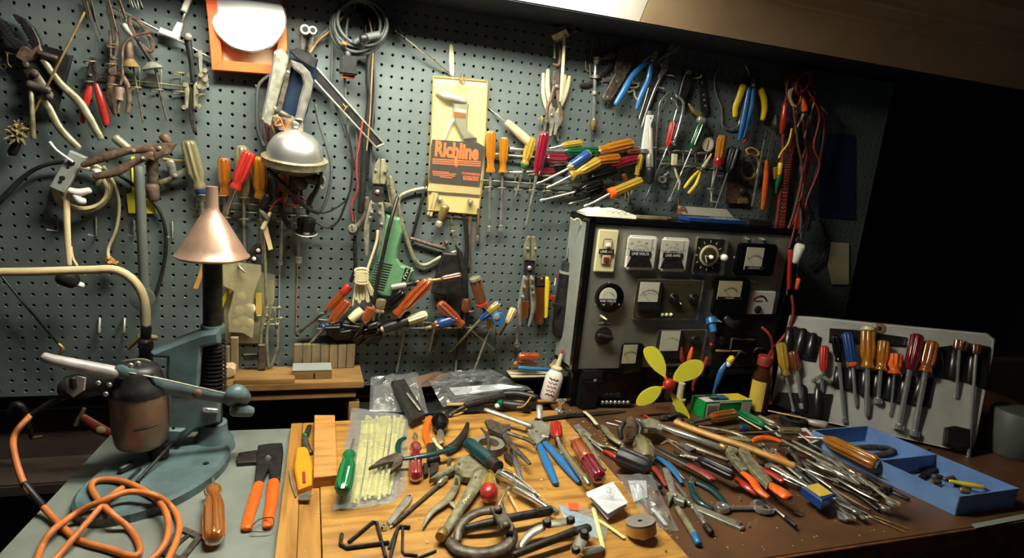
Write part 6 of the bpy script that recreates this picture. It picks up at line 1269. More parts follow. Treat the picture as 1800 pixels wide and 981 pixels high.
# large puller
thing('gear_puller', 'large iron gear puller with curved claws lying on the wood', 'puller'); bench(.003)
rod('claw', [(765, 635, .022), (650, 640, .022), (540, 690, .016), (475, 770, .01), (460, 860, .004)], [48, 44, 44, 40, 30], 'iron', .6, 10); rod('claw', [(880, 790, .02), (880, 870, .012), (800, 940, .006), (640, 975, .004), (470, 945, .003), (395, 870, .003)], [46, 50, 56, 58, 56, 46], 'iron', .6, 10)
rod('centre_screw', [(530, 770, .01), (700, 738, .014), (900, 695, .016), (1070, 665, .016)], [26, 34, 34, 34], 'dark_iron', 1, 12); rod('hex_end', [(1070, 665, .014), (1180, 645, .014)], [38, 38], 'dark_iron', 1, 6)
plt('yoke', [(715, 605, .036), (805, 590, .036), (905, 755, .03), (895, 800, .03), (800, 775, .03)], .008, 'iron', .002)
for q in ((778, 603, .045), (842, 725, .04)): lat('bolt', q, (q[0] + 1, q[1] - 18, q[2] + .006), [(0, 36), (.6, 36), (1, 24)], 'iron', 6, lift=0)
# small puller
thing('gear_puller', 'small two-arm gear puller with bolted links at the wood front', 'puller'); bench(.004)
rod('link', [(1160, 735, .024), (1345, 705, .024)], [46, 44], 'nickel', .35, 10); rod('link', [(1455, 815, .024), (1385, 935, .02)], [46, 46], 'nickel', .35, 10)
rod('claw', [(1120, 760, .018), (1030, 810, .012), (965, 890, .006), (985, 925, .004)], [40, 38, 30, 14], 'nickel', .5, 10)
rod('claw', [(1440, 960, .006), (1580, 925, .006)], [36, 34], 'chrome', .6, 8); rod('centre_screw', [(900, 985, .008), (1130, 895, .012), (1380, 800, .016)], [30, 32, 34], 'dark_iron', 1, 12); rod('yoke', [(1370, 790, .02), (1480, 770, .02)], [34, 40], 'dark_iron', .7, 8)
for q in ((1160, 712), (1345, 692), (1452, 795), (1385, 925)): lat('bolt', (q[0], q[1], .034), (q[0], q[1] - 26, .042), [(0, 38), (.6, 38), (1, 24)], 'dark_iron', 6, lift=0)
thing('square_drive', 'chrome speed handle lying toward the blue paper', 'handle'); bench(.012); rod('shaft', [(905, 460), (1050, 540), (1190, 625)], [24, 26, 20], 'chrome'); rod('drive', [(1180, 620), (1235, 655)], [28, 30], 'steel', 1, 4, square=True); rod('wire_bail', [(900, 330, .05), (1000, 410, .04), (1100, 500, .03), (1108, 520, .03)], 6, 'steel')
thing('tap_wrench', 'small brass T-handled tap wrench beside the red cap', 'tap wrench'); bench(.004); rod('shaft', [(855, 480), (940, 640)], [11, 10], 'wood_pale'); rod('bar', [(875, 665), (985, 645)], [9, 9], 'ivory')
thing('steel_pin', 'thin steel pin lying beside the T-handled tap wrench', 'pin'); rod('pin', [(805, 470), (815, 540), (850, 640)], [7, 8, 6], 'nickel')
thing('pack_card', 'clear packet with blue paper and an orange price tag', 'packet'); bench(.0005)
plt('blue_card', [(1250, 570), (1560, 690), (1600, 830), (1450, 800), (1290, 660)], .0006, 'sheet_blue', 0); plt('price_tag', [(1322, 545), (1405, 552), (1412, 612), (1335, 605)], .0006, 'orange_card', 0, add=.0035); part('clear_sleeve', plate([pt(q, .0025) for q in ((1240, 560), (1500, 600), (1640, 720), (1620, 840), (1400, 800))], .0004, UP), 'bag_clear')
for i in range(3): rod('price_print', [(1335 + 3 * i, 562 + 15 * i, .0046), (1398 + 3 * i, 567 + 15 * i, .0046)], 3, 'red_dull', .2, 4, 0, lift=False)
# ---- back strip: bags, black box, dowel (H)
zone(620, 600, 3.7725); bench(.0005)
thing('black_case', 'dark brown hinged instrument case leaning on the clear bag', 'case'); q = [(258, 262, .06), (345, 245, .06), (487, 485, .025), (392, 528, .025)]; P = [pt(a) for a in q]; nn = (P[1] - P[0]).cross(P[2] - P[1]).normalized(); nn = nn if nn.z > 0 else -nn
part('lid', plate([p - nn * .014 for p in P], .014, nn, .002), 'dark_iron'); rod('groove', [(362, 345, .05), (405, 400, .042), (447, 455, .034)], [9, 10, 9], 'nickel', .4, lift=False)
thing('clear_bag', 'crumpled clear plastic bag beside the pine plank end', 'bag'); bench(.002); crumple('film', [(120, 240, .055), (430, 205, .055), (500, 480, .002), (110, 468, .002)], 9, .02, 'bag_clear', 2); crumple('film', [(140, 300, .03), (420, 260, .03), (470, 480, .001), (130, 470, .001)], 7, .012, 'bag_clear', 12)
thing('clear_bag', 'long clear plastic bag with white paper along the bench back', 'bag'); crumple('film', [(480, 230, .05), (900, 185, .06), (1190, 325, .01), (600, 440, .002)], 11, .022, 'bag_clear', 3); plt('white_paper', [(640, 310, .03), (980, 285, .035), (1130, 305, .03), (1000, 330, .02), (680, 360, .012)], .001, 'paper', 0)
plt('dark_card', [(600, 350, .008), (900, 345, .012), (700, 400, .004)], .001, 'print_dark', 0)
thing('brown_card', 'brown cardboard lying behind the clear bag', 'card'); bench(.01); plt('card', [(380, 250, .05), (560, 205, .06), (650, 225, .05), (520, 300, .03), (420, 310, .03)], .002, 'hardboard', 0)
thing('dowel', 'thin wooden dowel lying along the bench back', 'dowel'); bench(.0005); rod('dowel', [(630, 435), (1490, 402)], 13, 'wood_handle', 1, 10)
thing('soldering_pen', 'black soldering pen with a green band lying on the dowel', 'soldering pen'); bench(.013); rod('body', [(745, 445), (860, 420), (1000, 385)], [20, 26, 22], 'dark_iron'); rod('rear', [(1000, 375), (1100, 380), (1210, 400)], [26, 30, 26], 'black'); rod('tip', [(640, 500, .004), (700, 460, .01), (750, 442, .014)], [8, 9, 12], 'iron')
thing('marker_pen', 'black marker with a green and white end', 'marker'); bench(.0005); rod('barrel', [(1000, 450), (1160, 470)], [34, 34], 'black'); rod('green_band', [(970, 440), (1010, 450)], [28, 33], 'green'); rod('white_end', [(952, 448), (968, 445)], [18, 20], 'white'); rod('tan_wire', [(1090, 445, .02), (1140, 430, .03), (1195, 342, .02), (1100, 362, .02)], 6, 'wood_handle', sm=3)
bench(.0005)
pliers('small dark wire cutters at the back left of the wood', [[(540, 485), (590, 465), (640, 470), (610, 500)], [(560, 515), (600, 500), (640, 490), (610, 530)]], [([(630, 490), (690, 465), (750, 440)], [10, 12, 8], 'teal'), ([(630, 500), (700, 490), (755, 455)], [9, 10, 7], 'wood_handle')], (605, 490, 9), 'dark_iron')
thing('glue_bottle', 'white glue bottle with red print and tilted nozzle', 'bottle'); zone(620, 600, 3.7725); P = B(620 + 1295 / 3.7725, 600 + 395 / 3.7725, .0); k = mpp(P); ax = Vector((.22, .1, 1)).normalized(); Q = P + UP * .003 + ax * (.0)
part('body', lathe(Q, Q + ax * (205 * k), [(0, 54 * k), (.05, 60 * k), (.8, 60 * k), (.92, 48 * k), (1, 36 * k)], 24), 'cat_white'); part('shoulder', lathe(Q + ax * (205 * k), Q + ax * (235 * k), [(0, 38 * k), (.5, 40 * k), (1, 26 * k)], 20), 'cream'); a2 = Vector((.25, .05, 1)).normalized(); part('nozzle', lathe(Q + ax * (235 * k), Q + ax * (235 * k) + a2 * (90 * k), [(0, 20 * k), (1, 9 * k)], 14), 'cream'); part('tip_cap', lathe(Q + ax * (235 * k) + a2 * (88 * k), Q + ax * (235 * k) + a2 * (112 * k), [(0, 10 * k), (.6, 11 * k), (1, 5 * k)], 12), 'red')
X_ = Vector((1, -.2, -.22)).normalized(); N_ = (CAM - Q); N_ = (N_ - ax * N_.dot(ax)).normalized(); X_ = ax.cross(N_); 
for i in range(5): part('worn_print', sweep([Q + ax * ((150 - 26 * i + 6 * math.sin(2.1 * j + i)) * k) + N_ * (60.5 * k) + X_ * ((-28 + 8 * j) * k) - N_ * (abs(-28 + 8 * j) ** 2 / 125 * k) for j in range(8)], (5 if i in (0, 4) else 3.2) * k, 5, .3, N_), 'red_dull')
thing('chrome_socket', 'stacked chrome sockets standing on the bench back', 'socket'); bench(.0005); P = pt((1372, 492)); k = mpp(P)
part('socket', lathe(P, P + UP * (45 * k), [(0, 36 * k), (.9, 36 * k), (1, 24 * k)], 20), 'chrome'); part('stem', lathe(P + UP * (45 * k), P + UP * (110 * k), [(0, 16 * k), (.5, 16 * k), (.6, 26 * k), (1, 26 * k)], 18), 'chrome')
thing('t_bar', 'dark steel bar with an upright end plate', 'bar'); rod('bar', [(1215, 535), (1360, 515), (1520, 495)], [16, 18, 16], 'dark_iron', .8, 6); rod('end_plate', [(1238, 440, .03), (1240, 515, .012)], [22, 20], 'nickel', .4)
zone(980, 600, 3.7725)
thing('flat_file', 'long dark flat file lying across the bench back', 'file'); bench(.0005); rod('file', [(0, 510), (200, 490), (400, 472), (450, 466)], [20, 24, 20, 8], 'dark_iron', .35, 6, 0)
thing('steel_clip', 'small cream metal strip standing on the flat file', 'strip'); bench(.014); rod('strip', [(180, 470), (225, 510), (258, 552)], [14, 14, 14], 'cream', .25, 6, 0)
# ================================================================ bench, middle back: pouch, fan, green box, bottle
zone(980, 600, 3.7725); bench(.0005)
thing('leather_pouch', 'black leather belt pouch with a snap flap standing upright', 'pouch')
P = B(980 + 205 / 3.7725, 600 + 455 / 3.7725, .0005); k = mpp(P)
part('pouch_body', box(P + Vector((0, .018, 132 * k)), 132 * k, .034, 262 * k, .006), 'vinyl_black'); part('flap', box(P + Vector((0, -.001, 245 * k)), 140 * k, .006, 66 * k, .002), 'vinyl_black'); part('flap_point', plate([P + Vector((x * k, -.005, z * k)) for x, z in ((-68, 212), (68, 212), (20, 178), (-20, 178))], .004, OUT, .001), 'vinyl_black')
Q = P + Vector((10 * k, -.009, 215 * k)); part('snap', lathe(Q, Q + OUT * .003, [(0, 12 * k), (.6, 11 * k), (1, 5 * k)], 14), 'nickel')
thing('bit_strip', 'row of small chrome bits in a black holder', 'bit holder'); rod('holder', [(275, 430), (500, 435)], 16, 'black', .6, 4, square=True)
for i in range(7): rod('bit', [(292 + 28 * i, 412, .012), (300 + 28 * i, 402, .02)], [13, 12], 'chrome', 1, 8, lift=False)
thing('propeller', 'yellow four-blade plastic fan propeller with a red hub', 'propeller'); wall(.235)
zone(980, 600, 3.7725); hub = pt((735, 285)); nf = Vector((-.12, -1, .12)).normalized(); plane(hub, nf, 0.0)
def blade(pts, tw):
    P = [pt(q) for q in catmull([tuple(map(float, q)) for q in pts] + [tuple(map(float, pts[0]))], 4)[:-1]]; P = [p + nf * (tw * math.sin(6.28 * i / len(P)) * .006) for i, p in enumerate(P)]; return plate(P, .0018, nf, .0)
plane(hub, nf, .002)
part('blade', blade([(712, 240), (640, 190), (585, 120), (570, 60), (600, 35), (650, 40), (695, 95), (718, 170)], 0), 'yellow_bright'); part('blade', blade([(765, 262), (775, 215), (820, 155), (890, 122), (950, 128), (968, 165), (940, 225), (870, 260), (800, 270)], 0), 'yellow_bright')
part('blade', blade([(692, 300), (680, 345), (635, 400), (570, 425), (525, 420), (525, 385), (560, 335), (630, 300)], 0), 'yellow_bright'); part('blade', blade([(742, 340), (775, 355), (830, 410), (870, 480), (876, 520), (855, 545), (840, 500), (790, 465), (765, 400)], 0), 'yellow_bright')
plane(hub, nf, 0)
for a_, b_ in (((722, 262), (708, 232)), ((755, 272), (770, 255)), ((708, 300), (688, 305)), ((742, 312), (752, 345))): rod('spoke', [a_, b_], [15, 10], 'orange')
dot('hub', (735, 285), 42, .018, 'red', n=20)
bench(.0005); thing('fan_post', 'pale plastic motor post behind the propeller', 'motor'); q = W(980 + 810 / 3.7725, 600 + 380 / 3.7725, .17); part('post', lathe(Vector((q.x, -.17, .0005)), Vector((q.x, -.17, W(980 + 810 / 3.7725, 600 + 278 / 3.7725, .17).z)), [(0, .018), (.3, .018), (.32, .010), (1, .010)], 16), 'cream')
thing('green_box', 'small green cardboard box with yellow and white panels', 'box'); Z1 = lambda x, y, h=0: B(980 + x / 3.7725, 600 + y / 3.7725, h)
C0, C1, C3 = Z1(965, 515), Z1(1272, 497), Z1(875, 465); hb = .049; C2 = C1 + (C3 - C0); bx = part('carton', plate([c + UP * .0005 for c in (C0, C1, C2, C3)], hb, UP, .0008), 'green_box')
e1 = (C1 - C0); e2 = (C3 - C0); n1 = e1.normalized().cross(UP); n1 = n1 if n1.dot(CAM - C0) > 0 else -n1
def face(a0, a1, z0, z1, m, o=.0004, nm='panel'): part(nm, plate([C0 + e1 * a + UP * (hb * z) + n1 * o for a, z in ((a0, z0), (a1, z0), (a1, z1), (a0, z1))], .0003, n1), m, bx)
face(.03, .3, .06, .9, 'cat_white'); face(.78, .99, .04, .92, 'cat_white'); face(.3, .78, .9, .99, 'cat_white')
for i in range(6): face(.06, .27, .72 - .1 * i, .755 - .1 * i, 'print_dark', .0008, 'print')
def topf(a0, a1, b0, b1, m, o=.0008): part('panel', plate([C0 + e1 * a + e2 * b + UP * (hb + o) for a, b in ((a0, b0), (a1, b0), (a1, b1), (a0, b1))], .0003, UP), m, bx)
topf(.02, .98, .04, .95, 'cat_white'); topf(.55, .95, .06, .9, 'yellow', .0012); topf(.2, .55, .1, .55, 'black', .0012); topf(.25, .5, .6, .92, 'green_box', .0012); topf(.4, .6, .3, .8, 'blue', .0016)
thing('brown_bottle', 'brown bottle with a red cap and yellow label', 'bottle'); P = Z1(1315, 470); k = mpp(P); P = P + UP * .0005
part('glass', lathe(P, P + UP * (330 * k), [(0, 60 * k), (.03, 66 * k), (.7, 66 * k), (.82, 54 * k), (.9, 40 * k), (1, 38 * k)], 28), 'bottle_brown'); part('cap', lathe(P + UP * (330 * k), P + UP * (392 * k), [(0, 48 * k), (.05, 50 * k, 1), (.9, 50 * k, 1), (1, 44 * k)], 28, .06, 14), 'red_dull')
ms = []; th0 = math.atan2((CAM - P).y, (CAM - P).x) - .25
V_ = []; Fc_ = []
for i in range(11):
    an = th0 - .75 + 1.5 * i / 10; d = Vector((math.cos(an), math.sin(an), 0)); V_ += [P + d * (67 * k) + UP * (30 * k), P + d * (67 * k) + UP * (232 * k)]
for i in range(10): Fc_.append((2 * i, 2 * i + 2, 2 * i + 3, 2 * i + 1))
part('paper_label', (V_, Fc_, True), 'label_yellow')
thing('blue_lever_tool', 'blue-handled small tool with a yellow cap leaning on the case', 'tool'); wall(.17); rod('handle', [(1020, 400), (1035, 325), (1055, 250), (1075, 195), (1110, 145)], [10, 12, 20, 22, 18], 'blue', .8); rod('cap', [(1125, 125), (1145, 103)], [22, 22], 'yellow'); rod('collar', [(1115, 150), (1130, 130)], [20, 20], 'white')
for i, (P_, lb) in enumerate((([(985, 105), (965, 150), (900, 260), (895, 325)], 'red test clip lead leaning behind the propeller'), ([(888, 40), (870, 90), (858, 140)], 'orange test clip handle beside the propeller'), ([(815, 35), (815, 100), (825, 140)], 'red test clip handle beside the propeller'))): thing('test_clip', lb, 'clip'); wall(.17); rod('clip', P_, [14, 16, 12, 10][:len(P_)] if len(P_) == 4 else [8, 16, 14], 'red_dull' if i != 1 else 'orange')
thing('steel_rule', 'thin pointed steel blade lying behind the propeller', 'blade'); bench(.0005); rod('blade', [(455, 365), (530, 372), (600, 320), (650, 300)], [4, 5, 5, 4], 'steel', .6)
thing('brown_rod', 'brown wooden rod lying along the case foot', 'rod'); rod('rod', [(250, 400), (500, 388), (700, 380)], 11, 'rust')
# ================================================================ bench, tool pile (K zone)
zone(620, 600, 3.7725); bench(.002)
pliers('long locking pliers with blue dipped handles and a pale shank', [[(1145, 580), (1200, 555), (1280, 570), (1310, 640), (1240, 700), (1215, 720), (1165, 640)], [(1215, 560), (1250, 555), (1310, 600), (1295, 670), (1250, 660)]], [([(880, 468, .03), (1000, 510, .025), (1180, 575, .016)], [20, 22, 22], 'nickel'), ([(1230, 690), (1275, 800), (1310, 880), (1345, 955)], [22, 30, 30, 22], 'blue'), ([(1275, 690), (1370, 800), (1430, 870), (1500, 945)], [22, 30, 30, 22], 'blue')], (1215, 635, 16), 'nickel', .014)
bench(.014); sd('red-capped slim screwdriver lying with blade toward the front', (1340, 590), (1352, 680), (1395, 760), 42, 'red', 12, 'plain', shaft='nickel')
zone(1000, 720, 3.7575); bench(.012)
sd('two-tone amber and crimson screwdriver beside the folded paper', (200, 510), (50, 275), (10, 210), 52, 'crimson', 14, 'nut', band=(.5, 1.0, 'orange_clear'), shaft='nickel')
thing('dropper_pen', 'clear amber pen with a metal end beside crimson screwdriver', 'pen'); bench(.02); rod('barrel', [(-60, 250), (20, 370), (100, 480)], [18, 20, 24], 'clear_smoke'); rod('metal_end', [(95, 470), (130, 510)], [26, 16], 'steel')
bench(.004)
pliers('grey long reach pliers with worn handles pointing to the front', [[(30, 118), (60, 110), (150, 185), (140, 200), (70, 160)]], [([(75, 165), (130, 240), (170, 310), (215, 410)], [16, 17, 18, 12], 'olive_metal'), ([(130, 195), (210, 245), (270, 255), (330, 280)], [12, 12, 12, 8], 'olive_metal')], (90, 165, 10), 'nickel')
thing('ratchet_driver', 'chrome driver with a red grip under the grey pliers', 'screwdriver'); bench(.003); rod('blade', [(150, 225), (235, 290)], 9, 'chrome'); rod('grip', [(235, 288), (310, 335)], [14, 18], 'red')
bench(.01)
pliers('dark olive needle pliers beside the iron pipe clamp', [[(330, 220), (360, 230), (410, 330), (390, 335), (345, 270)]], [([(340, 240), (270, 190), (235, 140), (215, 110)], [22, 24, 20, 10], 'olive_metal'), ([(350, 260), (420, 310), (500, 375)], [16, 12, 5], 'olive_metal')], (352, 250, 12), 'iron')
thing('pipe_clamp', 'black iron pipe clamp gripping a rusty nipple', 'clamp'); bench(.01); rod('clamp_arm', [(365, 95, .05), (335, 150, .035), (345, 205, .02)], [14, 20, 16], 'dark_iron'); rod('clamp_arm', [(445, 90, .05), (472, 145, .035), (450, 205, .02)], [14, 20, 16], 'dark_iron'); lat('nipple', (405, 120, .025), (400, 185, .03), [(0, 40), (.6, 42), (1, 38)], 'rust'); dot('bore', (400, 188, .055), 26, .002, 'black', dome=False)
thing('amber_handle_tool', 'smoky amber bulb handle with blue tip beside black handle', 'screwdriver'); bench(.004); lat('handle', (510, 400), (455, 245), [(0, 40), (.2, 70, 1), (.6, 66, 1), (.85, 40), (1, 28)], 'clear_smoke', 24, .2, 8); rod('blue_tip', [(440, 235, .02), (450, 250, .02)], [22, 26], 'blue_dark')
thing('rubber_screwdriver', 'big black fluted rubber screwdriver handle', 'screwdriver'); bench(.01); lat('handle', (318, 365), (520, 450), [(0, 40), (.04, 62), (.15, 70, 1), (.9, 64, 1), (1, 50)], 'black', 32, .16, 12); rod('shaft', [(520, 450), (600, 530)], [20, 22], 'black')
bench(.012)
thing('folded_paper', 'folded white printed instruction sheet on the bench', 'paper')
crumple('sheet', [(112, 548, .03), (290, 476, .034), (390, 615, .028), (255, 690, .022)], 4, .003, 'paper', 4); crumple('under_sheet', [(112, 560, .02), (285, 490, .024), (390, 635, .018), (255, 730, .008)], 4, .003, 'paper', 6)
P = pt((255, 530), .036 - .012 + .004)
for i in range(6): rod('print', [(190 + 18 * i, 590 + 10 * i - 8 * i, .0405), (250 + 22 * i, 560 + 14 * i - 6 * i, .0405)], 1.4, 'print_dark', .2, 4, 0, lift=False)
rod('drawing', [(245, 520, .041), (270, 515, .041), (278, 540, .041), (262, 555, .041), (247, 535, .041)], 1.6, 'print_dark', .2, 4, 3, lift=False)
thing('clear_bag', 'small clear bag of parts lying against the folded paper', 'bag'); bench(.004); crumple('film', [(310, 430, .03), (545, 430, .025), (725, 805, .002), (540, 790, .004)], 9, .012, 'bag_clear', 7); crumple('white_content', [(390, 470, .014), (510, 470, .014), (520, 580, .006), (430, 610, .006)], 5, .006, 'paper', 9); rod('paper_strip', [(555, 660, .006), (640, 760, .006)], [16, 14], 'paper', .2); rod('red_strip', [(500, 650, .004), (610, 770, .004)], [8, 8], 'red_dull', .2)
bench(.006)
pliers('red and blue dipped pliers lying beside the clear parts bag', [[(505, 240), (540, 260), (570, 320), (535, 320)]], [([(535, 310), (555, 390), (590, 440), (640, 510)], [16, 22, 20, 12], 'red_dull'), ([(560, 315), (640, 370), (700, 430), (745, 490)], [16, 22, 20, 14], 'blue')], (540, 290, 12), 'iron')
thing('adjustable_wrench', 'chrome adjustable wrench with open jaws beside the parts bag', 'wrench'); bench(.003); rod('handle', [(640, 400), (665, 480), (690, 570)], [22, 26, 22], 'nickel', .4); plt('jaw', [(640, 580), (690, 560), (770, 620), (755, 645), (700, 625), (685, 600), (660, 640)], .012, 'nickel', .002); lat('worm', (690, 570, .012), (710, 585, .012), [(0, 12), (1, 12)], 'steel', 10)
thing('green_marker', 'olive green tool with a blue tip pointing to the front', 'marker'); bench(.0005); rod('body', [(715, 670), (770, 760), (825, 850)], [20, 24, 26], 'olive_metal'); rod('blue_tip', [(825, 850), (850, 905)], [27, 24], 'blue')
thing('socket_wrench', 'slim chrome breaker bar with a socket end', 'wrench'); bench(.0005); rod('bar', [(705, 500), (780, 600), (860, 720)], [9, 14, 14], 'chrome'); rod('knuckle', [(770, 605), (795, 640)], [18, 18], 'steel'); rod('socket', [(860, 715), (900, 780)], [18, 18], 'chrome'); rod('end', [(900, 790), (935, 835)], [24, 24], 'dark_iron')
bench(.0005)
pliers('teal dipped pliers with spread handles near the bench front', [[(775, 470), (800, 455), (840, 490), (820, 515), (785, 500)]], [([(800, 480), (820, 570), (870, 630), (945, 668)], [18, 26, 24, 18], 'teal'), ([(820, 485), (930, 540), (1000, 600), (1050, 665)], [18, 26, 24, 18], 'teal')], (808, 485, 10), 'iron', .01)
thing('combination_wrench', 'flat steel box wrench with a bolt at the front end', 'wrench'); plt('shank', [(800, 632), (830, 640), (1150, 770), (1155, 800), (1130, 805), (805, 665)], .007, 'nickel', .0012); dot('bolt', (1115, 775), 22, .013, 'steel', n=6, dome=False)
wrench('short double ring spanner lying nearest the bench front', (1012, 668), (1275, 665), 20, 46, 72, 'chrome', .011, 'ring', name='ring_spanner')
thing('tape_roll', 'brown roll of tape lying on the wood front edge', 'tape'); bench(.0005); P = pt((475, 845)); k = mpp(P); tn = Vector((-.15, .25, 1)).normalized(); part('roll', annulus(P + UP * .011, 98 * k, 16 * k, .022, 36, tn), 'tape_grey'); part('outer_band', annulus(P + UP * .0105, 99.5 * k, 97 * k, .018, 36, tn), 'wood_handle')
thing('pencil', 'flat pale carpenter pencil lying on the blue paper', 'pencil'); bench(.006); rod('body', [(162, 660), (195, 790), (225, 920)], 15, 'pencil', .5, 6, 0); rod('point', [(225, 920), (232, 945)], [14, 3], 'dark_iron', .5)
thing('folding_rule', 'pale wooden ruler with marks beside the pencil', 'ruler'); bench(.003); rod('rule', [(195, 735), (280, 790), (360, 848)], 17, 'pencil', .25, 4, 0, square=True); 
for i in range(14): a_ = i / 13; x_, y_ = 205 + 145 * a_, 742 + 98 * a_; rod('mark', [(x_, y_, .0068), (x_ - 6, y_ + 12, .0068)], 1.3, 'black', .3, 4, 0, lift=False)
# the long tools of the middle pile
bench(.03)
thing('breaker_bar', 'long chrome slide hammer bar with a slotted head', 'bar'); rod('bar', [(590, 130), (800, 200), (1000, 270)], [22, 20, 20], 'chrome', 1, 10, 0); plt('head', [(475, 95), (540, 80), (600, 110), (610, 160), (520, 155)], .012, 'nickel', .002); plt('jaw', [(395, 75), (470, 85), (475, 130), (440, 120)], .01, 'grey_tube', .002); rod('slot', [(500, 122, .045), (575, 128, .045)], [13, 13], 'dark', .2, lift=False); rod('brass_end', [(1000, 265), (1028, 278)], [26, 24], 'brass')
bench(.035)
thing('hammer', 'hammer with a long wooden handle and an orange band', 'hammer'); rod('handle', [(705, 105), (900, 180), (1150, 265), (1340, 335), (1480, 395, .03)], [26, 26, 28, 26, 30], 'wood_handle', .8, 10); rod('band', [(1345, 335, .033), (1420, 365, .031)], [31, 33], 'orange', .8); rod('head', [(610, 80), (680, 78), (740, 100)], [24, 26, 24], 'dark_iron', .9); rod('claw', [(660, 55, .05), (720, 38, .055), (780, 60, .05)], [14, 16, 10], 'dark_iron', .7)
bench(.018)
thing('pipe_wrench', 'dark pipe wrench with a red handle end', 'wrench'); rod('bar', [(505, 235), (650, 310), (790, 380)], [26, 26, 26], 'dark_iron', .5, 8, 0); rod('handle', [(790, 380), (900, 440), (950, 475)], [28, 34, 30], 'red_dull', .5, 8, 0); dot('hole', (940, 468, .034), 12, .002, 'black', dome=False)
rod('hook_jaw', [(610, 235, .03), (650, 215, .034), (690, 235, .034), (830, 340, .03)], [10, 12, 12, 10], 'rust', .6)
bench(.024)
sd('worn black screwdriver lying right of the pipe wrench', (1085, 480), (850, 365), (735, 310), 42, 'black', 12, 'plain', shaft='chrome')
bench(.02)
pliers('olive slip pliers half buried beside the chrome bar', [[(700, 235), (760, 220), (850, 270), (800, 290)]], [([(780, 245), (900, 290), (1050, 340)], [18, 18, 12], 'olive_metal'), ([(760, 280), (830, 330), (880, 340)], [16, 16, 10], 'dark_iron')], (770, 255, 10), 'iron')
thing('locking_pliers', 'olive locking pliers with orange dipped handles', 'pliers'); bench(.03)
plt('upper_jaw', [(1032, 290), (1050, 265), (1110, 285), (1115, 305), (1090, 320), (1170, 400), (1180, 425), (1140, 435), (1080, 370)], .012, 'olive_metal', .002); plt('side_plate', [(1130, 262), (1185, 290), (1205, 330), (1345, 495), (1305, 530), (1180, 400), (1115, 290)], .01, 'olive_metal', .002, add=.004)
rod('grip', [(1150, 435), (1210, 490), (1250, 550), (1312, 590)], [22, 30, 28, 20], 'orange', .7); rod('grip', [(1320, 515), (1380, 560), (1435, 600)], [34, 44, 46], 'orange', .6)
for q in ((1130, 372), (1152, 410), (1154, 335), (1078, 340), (1270, 440)): dot('rivet', q, 9, .017, 'steel')
bench(.012)
pliers('red-orange handled pliers under the orange locking pliers', [[(1020, 330), (1060, 330), (1110, 380), (1070, 390)]], [([(1110, 480), (1170, 530), (1240, 572)], [26, 32, 22], 'red'), ([(1230, 385), (1330, 440), (1410, 490)], [20, 26, 24], 'red')], None, 'iron')
thing('steel_scribe', 'thin chrome scribe pointing to the front corner', 'scribe'); bench(.006); rod('shaft', [(1250, 572), (1430, 725)], [8, 9], 'chrome'); rod('tip', [(1430, 725), (1495, 780)], [14, 13], 'dark_iron')
bench(.03)
pliers('grey snips with orange handles lying behind the hammer handle', [[(1040, 195), (1130, 190), (1215, 212), (1200, 225), (1120, 215)]], [([(1210, 220), (1260, 202), (1330, 205), (1400, 222)], [16, 22, 22, 16], 'orange'), ([(1200, 215), (1080, 160), (860, 115)], [14, 14, 8], 'olive_metal')], (1150, 205, 9), 'olive_metal')
bench(.006)
sd('worn brown screwdriver handle lying beside the green box', (1090, 65), (925, 95), (790, 100), 40, 'amber_dark', 14, 'plain', shaft='iron')
sd('green and white screwdriver lying beside the green box', (1120, 55), (1290, 145), (1400, 190), 36, 'green', 10, 'plain', shaft='nickel')
rod('stripe', [(1125, 48, .032), (1270, 130, .032)], 9, 'ivory', .25, 6, 0, sub=0, lift=False)
sd('olive clear screwdriver behind the green and white one', (1240, 85), (1370, 140), (1460, 175), 30, 'clear_smoke', 9, 'plain', shaft='nickel')
sd('blue-banded brown screwdriver lying behind the hammer handle', (1255, 150), (1100, 145), (940, 150), 24, 'brown_clear', 8, 'plain', shaft='iron', band=(.55, .85, 'blue_dark'))
# ================================================================ right pile (Mx zone)
zone(1250, 700, 3.2727); bench(.02)
sd('very long amber screwdriver lying along the blue tray', (950, 425), (645, 275), (500, 230), 46, 'amber', 10, 'plain', shaft='nickel')
sd('olive screwdriver lying across the back of the pile', (510, 215), (385, 215), (90, 210), 26, 'clear_smoke', 6, 'plain', shaft='steel')
thing('wrench_clip', 'blue wrench holder clip with a yellow label', 'holder'); bench(.02); slabdown('clip', [(522, 505), (610, 480), (722, 555), (640, 590)], .02, 'blue_dark', .003); bench(.0405); plt('label', [(540, 508), (615, 490), (700, 550), (628, 568)], .0008, 'label_yellow', 0); bench(.02)
for i, (a_, b_, w_, ra, rb) in enumerate((((765, 690), (290, 275), 15, 34, 24), ((800, 690), (360, 305), 13, 26, 22), ((835, 655), (395, 455), 14, 26, 26), ((850, 675), (420, 285), 11, 22, 20), ((875, 690), (470, 330), 10, 20, 18))):
    bench(.006 + .005 * (i % 3)); wrench('chrome combination wrench ' + ('with the widest open jaw', 'second widest', 'with a ring near the red handles', 'slim one in the middle', 'smallest and outermost')[i] + ' in the blue clip', a_, b_, w_, ra, rb, 'chrome', .005, 'combo', 'wrenches in the blue clip')
